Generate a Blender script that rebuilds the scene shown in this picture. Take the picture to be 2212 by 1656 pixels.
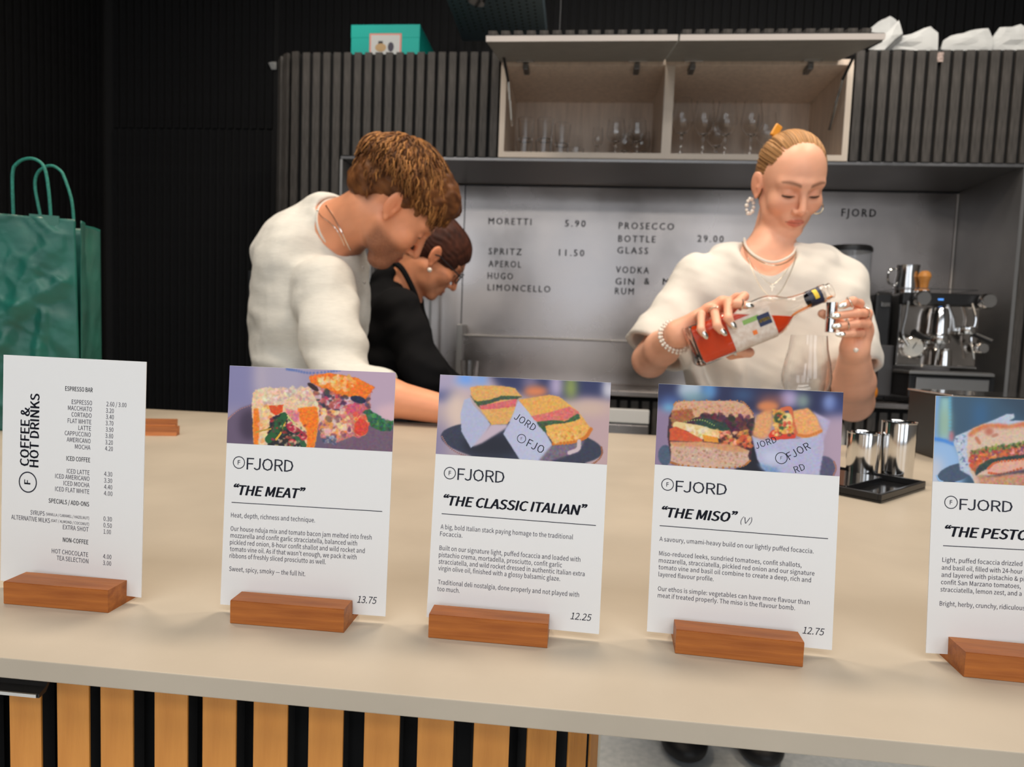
import bpy, bmesh, math, random
import numpy as np
from mathutils import Vector, Matrix
for o in list(bpy.data.objects): bpy.data.objects.remove(o)
SC = bpy.context.scene
COL = SC.collection
PI = math.pi
# ------------------------------------------------------------------ camera
FPX, PITCH, ROLL, YAW = 1413.1, 0.0699, 0.0385, 0.097
ZC = 0.90                      # height of the service counter top
CAM = np.array([0.0, 0.0, ZC + 0.2495*0.709])
_F = np.array([-math.sin(YAW)*math.cos(PITCH), math.cos(YAW)*math.cos(PITCH), -math.sin(PITCH)])
_R0 = np.array([math.cos(YAW), math.sin(YAW), 0.0]); _U0 = np.cross(_R0, _F)
_R = math.cos(ROLL)*_R0 + math.sin(ROLL)*_U0
_U = -math.sin(ROLL)*_R0 + math.cos(ROLL)*_U0
cam = bpy.data.cameras.new('camera'); cam.sensor_width = 36; cam.lens = FPX*36/2212
cam.clip_start = 0.05; cam.clip_end = 60
cam.dof.use_dof = True; cam.dof.focus_distance = 0.40; cam.dof.aperture_fstop = 13
co = bpy.data.objects.new('camera', cam); COL.objects.link(co)
M = Matrix.Identity(4)
for i in range(3):
    M[i][0] = _R[i]; M[i][1] = _U[i]; M[i][2] = -_F[i]; M[i][3] = CAM[i]
co.matrix_world = M; SC.camera = co
SC.view_settings.view_transform = 'Standard'; SC.view_settings.look = 'None'
SC.view_settings.gamma = 1; SC.view_settings.use_curve_mapping = False
SC.view_settings.exposure = 0.0
# ------------------------------------------------------------------ light
w = bpy.data.worlds.new('world'); SC.world = w; w.use_nodes = True
w.node_tree.nodes['Background'].inputs[0].default_value = (0.75, 0.85, 1.0, 1)
w.node_tree.nodes['Background'].inputs[1].default_value = 0.5
def area(name, loc, target, sx, sy, power, col):
    l = bpy.data.lights.new(name, 'AREA'); l.shape = 'RECTANGLE'; l.size = sx; l.size_y = sy
    l.energy = power; l.color = col
    o = bpy.data.objects.new(name, l); COL.objects.link(o); o.location = loc
    o.rotation_euler = (Vector(target)-Vector(loc)).to_track_quat('-Z', 'Y').to_euler()
    return o
# daylight through the three shop windows behind the camera
WIN = [(-2.2, 1.5), (0.0, 1.5), (2.2, 1.5)]
for i, (wx, ww) in enumerate(WIN):
    area('window_daylight', (wx, -3.42, 1.75), (wx, 1, 1.55), 1.5, 2.1, [24, 13, 22][i], (0.90, 0.95, 1.0))
# broad ceiling light panels over the guests' side, and warm downlights over the counter
for ly, pw in ((-0.75, 37), (-2.0, 41)):
    area('ceiling_light_panel', (0.1, ly, 2.97), (0.1, ly+0.02, 0), 3.4, 0.7, pw, (1.0, 0.97, 0.93))
for lx, ly in ((-1.1, 1.0), (0.0, 1.0), (1.1, 1.0)):
    area('ceiling_downlight', (lx, ly, 2.96), (lx, ly+0.05, 0), 0.3, 0.3, 16, (1.0, 0.84, 0.66))
area('aisle_fill_light', (0.3, 1.85, 2.97), (0.3, 1.86, 0), 2.6, 0.35, 26, (1.0, 0.95, 0.88))  # added fill light over the staff aisle, brightens floor, hair and back counter
# ------------------------------------------------------------------ pixel helpers (turn a pixel of the photograph and a known plane into a point)
def ray(px, py): return _F + _R*((px-1106)/FPX) + _U*((828-py)/FPX)
def at(px, py, Y):
    d = ray(px, py); return CAM + d*(Y/d[1])
def atz(px, py, z):
    d = ray(px, py); return CAM + d*((z-CAM[2])/d[2])
def atx(px, py, X):
    d = ray(px, py); return CAM + d*(X/d[0])
def px2m(Y): return Y/FPX
# ------------------------------------------------------------------ materials
def mat(name, col=(0.8,0.8,0.8), rough=0.5, metal=0.0, noise=0.0, nscale=40, bump=0.0, bscale=80, trans=0.0, ior=1.45,
        spec=0.5, stretch=None, attr=None, emis=0, col2=None, rvar=0.0, coat=0.0, sss=0.0, alpha=1.0, sheen=0):
    m = bpy.data.materials.new(name); m.use_nodes = True
    nt = m.node_tree; b = nt.nodes['Principled BSDF']; L = nt.links
    b.inputs['Base Color'].default_value = (*col, 1); b.inputs['Roughness'].default_value = rough
    b.inputs['Metallic'].default_value = metal; b.inputs['IOR'].default_value = ior
    b.inputs['Transmission Weight'].default_value = trans; b.inputs['Specular IOR Level'].default_value = spec
    b.inputs['Coat Weight'].default_value = coat; b.inputs['Alpha'].default_value = alpha
    b.inputs['Sheen Weight'].default_value = sheen
    if sss:
        b.inputs['Subsurface Weight'].default_value = sss; b.inputs['Subsurface Scale'].default_value = 0.01
        b.inputs['Subsurface Radius'].default_value = (1.0, 0.35, 0.2)
    if emis:
        b.inputs['Emission Color'].default_value = (*col, 1); b.inputs['Emission Strength'].default_value = emis
    tc = nt.nodes.new('ShaderNodeTexCoord'); mp = nt.nodes.new('ShaderNodeMapping')
    L.new(tc.outputs['Object'], mp.inputs[0])
    if stretch: mp.inputs['Scale'].default_value = stretch
    base = None
    if attr:
        a = nt.nodes.new('ShaderNodeAttribute'); a.attribute_name = attr; base = a.outputs['Color']
    if noise or col2 or rvar:
        n = nt.nodes.new('ShaderNodeTexNoise'); n.inputs['Scale'].default_value = nscale; n.inputs['Detail'].default_value = 4
        L.new(mp.outputs[0], n.inputs[0])
        if noise or col2:
            r = nt.nodes.new('ShaderNodeMapRange'); L.new(n.outputs[0], r.inputs[0])
            r.inputs[1].default_value = 0.3; r.inputs[2].default_value = 0.7
            if col2:
                mx = nt.nodes.new('ShaderNodeMix'); mx.data_type = 'RGBA'
                mx.inputs[6].default_value = (*col, 1); mx.inputs[7].default_value = (*col2, 1)
                L.new(r.outputs[0], mx.inputs[0]); base = mx.outputs[2]
            else:
                r.inputs[3].default_value = 1-noise; r.inputs[4].default_value = 1+noise
                vm = nt.nodes.new('ShaderNodeVectorMath'); vm.operation = 'SCALE'
                if base: L.new(base, vm.inputs[0])
                else: vm.inputs[0].default_value = col
                L.new(r.outputs[0], vm.inputs['Scale']); base = vm.outputs[0]
        if rvar:
            r2 = nt.nodes.new('ShaderNodeMapRange'); L.new(n.outputs[0], r2.inputs[0])
            r2.inputs[1].default_value = 0.3; r2.inputs[2].default_value = 0.7
            r2.inputs[3].default_value = max(0.02, rough-rvar); r2.inputs[4].default_value = rough+rvar
            L.new(r2.outputs[0], b.inputs['Roughness'])
    if base: L.new(base, b.inputs['Base Color'])
    if bump:
        n2 = nt.nodes.new('ShaderNodeTexNoise'); n2.inputs['Scale'].default_value = bscale; n2.inputs['Detail'].default_value = 3
        L.new(mp.outputs[0], n2.inputs[0])
        bp = nt.nodes.new('ShaderNodeBump'); bp.inputs['Strength'].default_value = bump; bp.inputs['Distance'].default_value = 0.002
        L.new(n2.outputs[0], bp.inputs['Height']); L.new(bp.outputs[0], b.inputs['Normal'])
    return m
# ------------------------------------------------------------------ mesh helpers
def link(o, parent=None):
    COL.objects.link(o)
    if parent is not None: o.parent = parent
    return o
def smooth(me, ang=None):
    for p in me.polygons: p.use_smooth = True
    if ang is not None: me.set_sharp_from_angle(angle=ang)
def obj(name, bm, m, parent=None, sm=False, ang=0.6, loc=None):
    me = bpy.data.meshes.new(name); bm.normal_update(); bm.to_mesh(me); bm.free()
    if m: me.materials.append(m)
    if sm: smooth(me, ang)
    o = bpy.data.objects.new(name, me); link(o, parent)
    if loc is not None: o.location = loc
    return o
def tag(o, label=None, cat=None, group=None, kind=None):
    if label: o['label'] = label
    if cat: o['category'] = cat
    if group: o['group'] = group
    if kind: o['kind'] = kind
    return o
def thing(name, label, cat, loc=(0,0,0), rotz=0, group=None):
    o = bpy.data.objects.new(name, None); COL.objects.link(o); o.location = loc; o.rotation_euler = (0,0,rotz)
    o.empty_display_size = 0.05
    return tag(o, label, cat, group)
def box(bm, x0, x1, y0, y1, z0, z1, bev=0, mtx=None):
    r = bmesh.ops.create_cube(bm, size=1)
    vs = r['verts']
    for v in vs:
        v.co = Vector(((x0+x1)/2+v.co.x*(x1-x0), (y0+y1)/2+v.co.y*(y1-y0), (z0+z1)/2+v.co.z*(z1-z0)))
    if bev:
        es = list({e for v in vs for e in v.link_edges})
        r2 = bmesh.ops.bevel(bm, geom=es, offset=bev, segments=2, affect='EDGES', profile=0.5)
        vs = list({v for f in r2['faces'] for v in f.verts} | {v for v in vs if v.is_valid})
    if mtx is not None:
        for v in vs: v.co = mtx @ v.co
    return bm
def B(*a, **k): return box(bmesh.new(), *a, **k)
def lathe(prof, seg=32, sq=None, bm=None, mtx=None, closed=True):
    """prof: list of (radius, z); sq: optional list of squareness per ring"""
    bm = bm or bmesh.new(); rings = []
    for i, (r, z) in enumerate(prof):
        ring = []
        for k in range(seg):
            t = 2*PI*k/seg; c, s = math.cos(t), math.sin(t)
            q = 1.0
            if sq and sq[i] > 0:
                n = 2+sq[i]*5; q = (abs(c)**n+abs(s)**n)**(-1/n)
            p = Vector((r*q*c, r*q*s, z))
            if mtx is not None: p = mtx @ p
            ring.append(bm.verts.new(p))
        rings.append(ring)
    for a, b in zip(rings, rings[1:]):
        for k in range(seg):
            bm.faces.new((a[k], a[(k+1)%seg], b[(k+1)%seg], b[k]))
    if closed:
        if prof[0][0] > 1e-6: bm.faces.new(rings[0][::-1])
        if prof[-1][0] > 1e-6: bm.faces.new(rings[-1])
    bmesh.ops.recalc_face_normals(bm, faces=bm.faces)
    return bm
def tube(pts, r, seg=8, bm=None, closed=False):
    bm = bm or bmesh.new(); pts = [Vector(p) for p in pts]; n = len(pts)
    rs = r if isinstance(r, (list, tuple)) else [r]*n
    up = None; rings = []
    for i in range(n):
        if closed: t = pts[(i+1)%n]-pts[i-1]
        else: t = pts[min(i+1, n-1)]-pts[max(i-1, 0)]
        t.normalize()
        if up is None:
            up = t.orthogonal().normalized()
        up = (up - t*up.dot(t)).normalized(); s = t.cross(up)
        rings.append([bm.verts.new(pts[i]+(up*math.cos(2*PI*k/seg)+s*math.sin(2*PI*k/seg))*rs[i]) for k in range(seg)])
    prs = list(zip(rings, rings[1:]))
    for a, b in prs:
        for k in range(seg): bm.faces.new((a[k], a[(k+1)%seg], b[(k+1)%seg], b[k]))
    if closed:
        a, b = rings[-1], rings[0]
        off = min(range(seg), key=lambda q: (a[0].co-b[q].co).length)
        for k in range(seg): bm.faces.new((a[k], a[(k+1)%seg], b[(k+1+off)%seg], b[(k+off)%seg]))
    else:
        bm.faces.new(rings[0][::-1]); bm.faces.new(rings[-1])
    return bm
def prism(poly, x0, x1, bm=None, mtx=None):
    """poly in (y,z), extruded along x"""
    bm = bm or bmesh.new()
    a = [bm.verts.new((x0, y, z)) for y, z in poly]; b = [bm.verts.new((x1, y, z)) for y, z in poly]
    n = len(poly)
    for i in range(n): bm.faces.new((a[i], a[(i+1)%n], b[(i+1)%n], b[i]))
    bm.faces.new(a[::-1]); bm.faces.new(b)
    bmesh.ops.recalc_face_normals(bm, faces=bm.faces)
    if mtx is not None:
        for v in a+b: v.co = mtx @ v.co
    return bm
def ball(c, r, bm=None, seg=12, mtx=None):
    bm = bm or bmesh.new(); rr = r if isinstance(r, (tuple, list)) else (r, r, r)
    res = bmesh.ops.create_uvsphere(bm, u_segments=seg, v_segments=max(6, seg*2//3), radius=1)
    for v in res['verts']:
        p = Vector((v.co.x*rr[0], v.co.y*rr[1], v.co.z*rr[2]))
        if mtx is not None: p = mtx @ p
        v.co = p+Vector(c)
    return bm
def frame_to(a, b):
    """matrix whose z axis runs from a to b"""
    a = Vector(a); b = Vector(b)
    return Matrix.Translation(a) @ (b-a).to_track_quat('Z', 'Y').to_matrix().to_4x4()
def cpts(ctrl, n=24):
    """Catmull-Rom through control points"""
    P = [np.array(c, float) for c in ctrl]; P = [2*P[0]-P[1]]+P+[2*P[-1]-P[-2]]; out = []
    segs = len(P)-3
    for i in range(n):
        t = i/(n-1)*segs; k = min(int(t), segs-1); t -= k
        a, b, c, d = P[k:k+4]
        out.append(0.5*(2*b+(c-a)*t+(2*a-5*b+4*c-d)*t*t+(3*b-a-3*c+d)*t**3))
    return out
# ------------------------------------------------------------------ text
def _font(p):
    try: return bpy.data.fonts.load(bpy.utils.system_resource('DATAFILES', path='fonts')+'/'+p)   # the interface font that ships inside Blender
    except Exception: return None
FONT = _font('Noto Sans CJK Regular.woff2')
_tc = {}
def _caph():
    c = bpy.data.curves.new('t', 'FONT'); c.body = 'H'
    if FONT: c.font = FONT
    o = bpy.data.objects.new('t', c); h = max(v.co.y for v in o.to_mesh().vertices)
    o.to_mesh_clear(); bpy.data.objects.remove(o); bpy.data.curves.remove(c); return h
CAPH = _caph()
CAPB = 0.682
def text_mesh(s, bold=0.0, shear=0.0, space=1.0, res=2, plain=False):
    """triangles of a line of text with its origin at 0; returns verts (n,2), faces, width"""
    k = (s, bold, shear, space, plain); heavy = max(bold, 0.0); bold = min(bold, 0.0)
    if k in _tc: return _tc[k]
    c = bpy.data.curves.new('t', 'FONT'); c.body = s
    if FONT and not plain: c.font = FONT
    c.size = 1; c.offset = bold*CAPH; c.shear = shear; c.space_character = space; c.resolution_u = res; c.fill_mode = 'FRONT'
    o = bpy.data.objects.new('t', c)
    me = o.to_mesh()
    v = np.array([x.co[:2] for x in me.vertices]) if len(me.vertices) else np.zeros((0, 2))
    f = [tuple(p.vertices) for p in me.polygons]
    o.to_mesh_clear(); bpy.data.objects.remove(o); bpy.data.curves.remove(c)
    if len(v): v[:, 0] -= v[:, 0].min()
    if heavy and len(v):        # heavier weight: the same strokes struck a few times, slightly apart
        n = len(v); vs = []; fs = []
        for q, (dx, dy) in enumerate(((-1, 0), (1, 0), (0, 0), (-0.5, 0.35), (0.5, -0.35))):
            vs.append(v+np.array([dx, dy])*heavy); fs += [tuple(i+q*n for i in t_) for t_ in f]
        v = np.concatenate(vs); f = fs; v[:, 0] -= v[:, 0].min()
    wd = v[:, 0].max() if len(v) else 0
    _tc[k] = (v, f, wd); return _tc[k]
class Sheet:
    """collects flat lettering in a plane given by origin o and unit axes ex, ey, slightly proud along nrm"""
    def __init__(s, o, ex, ey, nrm, lift=0.0002):
        s.o = np.array(o, float); s.ex = np.array(ex, float); s.ey = np.array(ey, float); s.n = np.array(nrm, float); s.lift = lift
        s.V = []; s.Fc = []
    def uv(s, px, py):
        d = ray(px, py); t = np.dot(s.o-CAM, s.n)/np.dot(d, s.n); p = CAM+d*t-s.o
        return np.array([p@s.ex, p@s.ey])
    def add(s, pts, faces):
        n = len(s.V)
        for u, v in pts: s.V.append(s.o+s.ex*u+s.ey*v+s.n*s.lift)
        for f in faces: s.Fc.append(tuple(i+n for i in f))
    def text(s, t, u, v, width=None, cap=None, bold=0.0, shear=0.0, space=1.0, ang=0, align='l', plain=False):
        vv, ff, wd = text_mesh(t, bold, shear, space, plain=plain)
        CAPH_ = CAPB if plain or not FONT else CAPH
        if not len(vv): return
        if width is None: sx = sy = cap/CAPH_
        else:
            sx = width/wd; sy = (cap/CAPH_) if cap else sx
        P = vv*np.array([sx, sy])
        if align == 'r': P[:, 0] -= wd*sx
        if align == 'c': P[:, 0] -= wd*sx/2
        c, q = math.cos(ang), math.sin(ang)
        P = np.stack([P[:, 0]*c-P[:, 1]*q, P[:, 0]*q+P[:, 1]*c], 1)+np.array([u, v])
        s.add(P, ff)
    def ring(s, u, v, r, t, n=40):
        pts = []; fc = []
        for k in range(n):
            a = 2*PI*k/n
            pts += [(u+r*math.cos(a), v+r*math.sin(a)), (u+(r-t)*math.cos(a), v+(r-t)*math.sin(a))]
        for k in range(n):
            i, j = 2*k, 2*((k+1) % n); fc.append((i, j, j+1, i+1))
        s.add(pts, fc)
    def line(s, a, b, t):
        a = np.array(a); b = np.array(b); d = (b-a)/np.linalg.norm(b-a); q = np.array([-d[1], d[0]])*t/2
        s.add([a-q, b-q, b+q, a+q], [(0, 1, 2, 3)])
    def build(s, name, m, parent):
        me = bpy.data.meshes.new(name); me.from_pydata([tuple(v) for v in s.V], [], s.Fc); me.materials.append(m)
        o = bpy.data.objects.new(name, me); link(o, parent); return o
# ------------------------------------------------------------------ signed-distance modelling (organic shapes, one continuous surface)
def smin(a, b, k):
    if k <= 0: return np.minimum(a, b)
    h = np.maximum(k-np.abs(a-b), 0)/k
    return np.minimum(a, b)-h*h*k*0.25
class Fr:
    """local frame: x person's left, y forward, z up"""
    def __init__(s, o, x, y, z, sc=1.0):
        s.o = np.array(o, float); s.M = np.stack([x, y, z]).astype(float); s.sc = sc
    def w(s, p): return s.o+(np.array(p, float)*s.sc)@s.M
    def loc(s, P): return ((P-s.o)@s.M.T)/s.sc
WORLD = Fr((0,0,0), (1,0,0), (0,1,0), (0,0,1))
def frame_fu(o, f, u, sc=1.0):
    f = np.array(f, float); f /= np.linalg.norm(f); u = np.array(u, float); u -= f*(u@f); u /= np.linalg.norm(u)
    # x is the person's LEFT: up x forward
    return Fr(o, np.cross(u, f), f, u, sc)
def rotm(ax, ay, az):
    return np.array(Matrix.Rotation(az, 3, 'Z') @ Matrix.Rotation(ay, 3, 'Y') @ Matrix.Rotation(ax, 3, 'X'))
class Field:
    def __init__(s): s.P = []; s.post = []
    def _a(s, fn, c, br, k, op): s.P.append((fn, np.array(c, float), br, k, op))
    def ell(s, c, r, fr=WORLD, rot=(0,0,0), k=0.01, op='u'):
        C = fr.w(c); R = rotm(*rot).T@fr.M if any(rot) else fr.M   # rows: local axes in world
        rr = np.array(r, float)*fr.sc
        def fn(p):
            q = (p-C)@R.T; k0 = np.linalg.norm(q/rr, axis=1); k1 = np.linalg.norm(q/(rr*rr), axis=1)
            return k0*(k0-1)/np.maximum(k1, 1e-9)
        s._a(fn, C, rr.max(), k*fr.sc, op); return s
    def cap(s, a, b, ra, rb, fr=WORLD, k=0.01, op='u', flat=None):
        A = fr.w(a); Bq = fr.w(b); ra *= fr.sc; rb *= fr.sc; d = Bq-A; L2 = max(d@d, 1e-12)
        def fn(p):
            q = p-A; t = np.clip((q@d)/L2, 0, 1)
            return np.linalg.norm(q-t[:, None]*d, axis=1)-(ra+(rb-ra)*t)
        s._a(fn, (A+Bq)/2, math.sqrt(L2)/2+max(ra, rb), k*fr.sc, op); return s
    def chain(s, pts, rs, fr=WORLD, k=0.006, op='u'):
        for a, b, ra, rb in zip(pts, pts[1:], rs, rs[1:]): s.cap(a, b, ra, rb, fr, k, op)
        return s
    def rbox(s, c, h, rad, fr=WORLD, rot=(0,0,0), k=0.01, op='u'):
        C = fr.w(c); R = rotm(*rot).T@fr.M if any(rot) else fr.M; hh = np.array(h, float)*fr.sc; rad *= fr.sc
        def fn(p):
            q = np.abs((p-C)@R.T)-(hh-rad)
            return np.linalg.norm(np.maximum(q, 0), axis=1)+np.minimum(q.max(1), 0)-rad
        s._a(fn, C, np.linalg.norm(hh), k*fr.sc, op); return s
    def custom(s, fn, c, br, k=0.01, op='u'): s._a(fn, c, br, k, op); return s
    def disp(s, fn): s.post.append(fn); return s
    def ev(s, p, prims):
        d = np.full(len(p), 1.0)
        for fn, C, br, k, op in prims:
            e = fn(p)
            if op == 'u': d = smin(d, e, k)
            elif op == 's': d = -smin(-d, e, k)
            elif op == 'i': d = -smin(-d, -e, k)
        for f in s.post: d = d+f(p)
        return d
    def mesh(s, h, lo=None, hi=None, NB=12):
        us = [P for P in s.P if P[4] == 'u']
        mn = np.min([P[1]-P[2] for P in us], 0)-0.02; mx = np.max([P[1]+P[2] for P in us], 0)+0.02
        if lo is not None: mn = np.maximum(mn, lo)
        if hi is not None: mx = np.minimum(mx, hi)
        bs = NB*h; nb = np.maximum(1, np.ceil((mx-mn)/bs).astype(int))
        gi = np.stack(np.meshgrid(*[np.arange(n) for n in nb], indexing='ij'), -1).reshape(-1, 3)
        cen = mn+(gi+0.5)*bs; hd = bs*0.87
        marg = 0.02 if s.post else 0.004
        need = [(np.linalg.norm(cen-P[1], axis=1)-P[2] < hd+2.5*P[3]+marg+0.008) | (P[4] == 'i') for P in s.P]
        any_u = np.any([n for n, P in zip(need, s.P) if P[4] == 'u'], 0)
        idx = np.where(any_u)[0]
        # coarse rejection with full evaluation at the centres
        d0 = np.full(len(idx), 1.0)
        for fn, C, br, k, op in s.P:
            e = fn(cen[idx])
            if op == 'u': d0 = smin(d0, e, k)
            elif op == 's': d0 = -smin(-d0, e, k)
            else: d0 = -smin(-d0, -e, k)
        idx = idx[np.abs(d0) < hd*2.0+marg]
        N1 = NB+1
        off = np.stack(np.meshgrid(*[np.arange(N1)]*3, indexing='ij'), -1).reshape(-1, 3)
        need = np.array(need)
        VK = []; VP = []; Q = []
        S = (nb*NB+4).astype(np.int64)
        key = lambda g: (g[..., 0]*S[1]+g[..., 1])*S[2]+g[..., 2]
        for bi in idx:
            g0 = gi[bi]*NB; p = mn+(g0+off)*h
            prims = [P for P, nd in zip(s.P, need[:, bi]) if nd]
            d = s.ev(p, prims).reshape(N1, N1, N1)
            if d.min() > 0 or d.max() < 0: continue
            sg = d < 0
            cs = sum(sg[a:a+NB, b:b+NB, c:c+NB].astype(np.int8) for a in (0,1) for b in (0,1) for c in (0,1))
            cx = np.argwhere((cs > 0) & (cs < 8))
            if not len(cx): continue
            acc = np.zeros((len(cx), 3)); cnt = np.zeros(len(cx))
            for ax in range(3):
                o1 = [k for k in range(3) if k != ax]
                for u in (0, 1):
                    for v in (0, 1):
                        a = cx.copy(); a[:, o1[0]] += u; a[:, o1[1]] += v; b = a.copy(); b[:, ax] += 1
                        da = d[a[:, 0], a[:, 1], a[:, 2]]; db = d[b[:, 0], b[:, 1], b[:, 2]]
                        m = (da < 0) != (db < 0); t = np.where(m, da/np.where(m, da-db, 1), 0)
                        q = a.astype(float); q[:, ax] += t
                        acc += q*m[:, None]; cnt += m
            VK.append(key(cx+g0)); VP.append(mn+(acc/cnt[:, None]+g0)*h)
            for ax in range(3):
                A = sg[:NB, :NB, :NB]; Bs = [slice(0, NB)]*3; Bs[ax] = slice(1, NB+1); Bv = sg[tuple(Bs)]
                e = np.argwhere(A != Bv)
                if not len(e): continue
                fl = A[e[:, 0], e[:, 1], e[:, 2]]
                o1, o2 = [(1, 2), (2, 0), (0, 1)][ax]
                G = e+g0; c0 = G.copy(); c1 = G.copy(); c1[:, o1] -= 1; c2 = c1.copy(); c2[:, o2] -= 1; c3 = G.copy(); c3[:, o2] -= 1
                q = np.stack([key(c0), key(c1), key(c2), key(c3)], 1)
                q[~fl] = q[~fl][:, ::-1]
                ok = np.all((G[:, [o1, o2]] > 0), 1)
                Q.append(q[ok])
        VK = np.concatenate(VK); VP = np.concatenate(VP); Q = np.concatenate(Q)
        o = np.argsort(VK); VK = VK[o]; VP = VP[o]
        ii = np.searchsorted(VK, Q); ii = np.minimum(ii, len(VK)-1)
        ok = np.all(VK[ii] == Q, 1); ii = ii[ok]
        return VP, ii
def np_mesh(name, V, Fq, m, parent=None, col=None, relax=1, org=None):
    if relax:
        n = len(V)
        for _ in range(relax):
            acc = np.zeros_like(V); c = np.zeros(n)
            for a in range(4):
                b = (a+1) % 4
                np.add.at(acc, Fq[:, a], V[Fq[:, b]]); np.add.at(c, Fq[:, a], 1)
                np.add.at(acc, Fq[:, b], V[Fq[:, a]]); np.add.at(c, Fq[:, b], 1)
            V = np.where(c[:, None] > 0, 0.5*V+0.5*acc/np.maximum(c, 1)[:, None], V)
    me = bpy.data.meshes.new(name)
    me.vertices.add(len(V)); me.vertices.foreach_set('co', V.astype(np.float32).ravel())
    k = Fq.shape[1]
    me.loops.add(len(Fq)*k); me.loops.foreach_set('vertex_index', Fq.astype(np.int32).ravel())
    me.polygons.add(len(Fq)); me.polygons.foreach_set('loop_start', np.arange(0, len(Fq)*k, k, dtype=np.int32))
    try: me.polygons.foreach_set('loop_total', np.full(len(Fq), k, dtype=np.int32))
    except Exception: pass
    me.update(calc_edges=True); me.validate()
    me.polygons.foreach_set('use_smooth', np.ones(len(me.polygons), bool))
    if col is not None:
        a = me.color_attributes.new('Col', 'FLOAT_COLOR', 'POINT')
        C = np.ones((len(V), 4), np.float32); C[:, :3] = col(V) if callable(col) else col
        a.data.foreach_set('color', C.ravel())
    if m: me.materials.append(m)
    o = bpy.data.objects.new(name, me); link(o, parent); return o
def wob(p, s, seed=0):
    """cheap smooth noise in -1..1"""
    r = np.random.RandomState(seed); out = 0
    for i in range(4):
        d = r.normal(size=3); d /= np.linalg.norm(d); f = s*(1+0.5*i); out = out+np.sin((p@d)*f*6.283+r.rand()*6.28+1.5*np.sin((p@r.normal(size=3))*f*2.2))/(1+0.5*i)
    return out/2.3
def ss(x, a, b):
    t = np.clip((x-a)/(b-a), 0, 1); return t*t*(3-2*t)
def s2l(c):
    c = np.array(c, float)/255; return np.where(c <= 0.04045, c/12.92, ((c+0.055)/1.055)**2.4)
# ------------------------------------------------------------------ materials of the place
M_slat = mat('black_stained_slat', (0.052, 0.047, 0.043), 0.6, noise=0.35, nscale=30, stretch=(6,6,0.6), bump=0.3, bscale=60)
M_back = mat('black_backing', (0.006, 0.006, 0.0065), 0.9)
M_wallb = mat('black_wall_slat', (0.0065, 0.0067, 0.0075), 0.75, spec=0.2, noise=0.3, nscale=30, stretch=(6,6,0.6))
M_ceil = mat('black_ceiling', (0.004, 0.004, 0.005), 0.95)
M_floor = mat('pale_terrazzo', (0.80, 0.82, 0.82), 0.55, col2=(0.62, 0.66, 0.67), nscale=60)
M_plaster = mat('dark_plaster', (0.16, 0.15, 0.14), 0.9, noise=0.1, nscale=8)
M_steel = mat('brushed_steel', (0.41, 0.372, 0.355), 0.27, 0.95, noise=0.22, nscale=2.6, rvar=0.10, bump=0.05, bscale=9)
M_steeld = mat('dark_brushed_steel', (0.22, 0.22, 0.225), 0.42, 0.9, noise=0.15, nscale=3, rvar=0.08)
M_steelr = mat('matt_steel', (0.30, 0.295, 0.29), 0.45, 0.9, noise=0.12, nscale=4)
M_chrome = mat('chrome', (0.78, 0.77, 0.76), 0.10, 1.0)
M_oak = mat('pale_cabinet_board', (0.74, 0.61, 0.50), 0.55, noise=0.10, nscale=14, stretch=(5,5,0.5))
M_oakedge = mat('pale_board_edge', (0.72, 0.62, 0.52), 0.5)
M_flapin = mat('grey_flap_lining', (0.30, 0.295, 0.27), 0.55, noise=0.06, nscale=20)
M_flapedge = mat('light_grey_edge', (0.62, 0.58, 0.56), 0.5)
M_black = mat('black_plastic', (0.012, 0.012, 0.013), 0.35)
M_ctop = mat('beige_stone', (0.455, 0.392, 0.31), 0.45, noise=0.07, nscale=9, bump=0.03, bscale=400, spec=0.35)
M_slatw = mat('oak_slat', (0.68, 0.285, 0.055), 0.5, col2=(0.50, 0.185, 0.03), nscale=10, stretch=(9, 9, 0.8), bump=0.15, bscale=50)
M_glass = mat('clear_glass', (1, 1, 1), 0.0, trans=1.0, ior=1.45)
M_glassw = mat('window_glass', (1, 1, 1), 0.0, trans=1.0, ior=1.02)
M_white = mat('white_paint', (0.75, 0.75, 0.74), 0.5)
# ------------------------------------------------------------------ planes
YC, YW, YD = 2.45, 2.84, 3.14          # cabinet fronts, splashback, slatted wall behind
XL = at(228, 500, YD)[0]               # left wall
XR = 3.6; ZCEIL = 3.0; YF = -3.5
z_of = lambda px, py, Y: at(px, py, Y)[2]
x_of = lambda px, py, Y: at(px, py, Y)[0]
tag(obj('floor', B(XL-0.2, XR+0.2, YF-0.2, YD+0.3, -0.06, 0), M_floor), kind='structure')
tag(obj('ceiling', B(XL-0.2, XR+0.2, YF-0.2, YD+0.3, ZCEIL, ZCEIL+0.08), M_ceil), kind='structure')
tag(obj('wall_right', B(XR, XR+0.1, YF, YD+0.1, 0, ZCEIL), M_plaster), kind='structure')
# slatted wall behind, with a jib door cut into it
wb = tag(obj('wall_back', B(XL-0.1, XR, YD+0.012, YD+0.1, 0, ZCEIL), M_back), kind='structure')
def slat_run(parent, x0, x1, yf, z0, z1, m, pitch=0.04, wd=0.027, th=0.012, name='slat', skip=None):
    me = None; n = int((x1-x0-wd)/pitch)+1
    bm = B(-wd/2, wd/2, 0, th, z0, z1, 0.0012)
    first = obj(name, bm, m, parent); me = first.data; objs = []
    k = 0
    for i in range(n):
        x = x0+wd/2+i*pitch
        if skip and skip(x): continue
        o = first if k == 0 else link(bpy.data.objects.new(name, me), parent)
        o.location = (x, yf, 0); k += 1; objs.append(o)
    return objs
z_seam = z_of(400, 279, YD); xd0, xd1 = x_of(243, 500, YD), x_of(592, 500, YD)
slat_run(wb, XL+0.045, xd1, YD, z_seam+0.006, ZCEIL-0.002, M_wallb)
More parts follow.
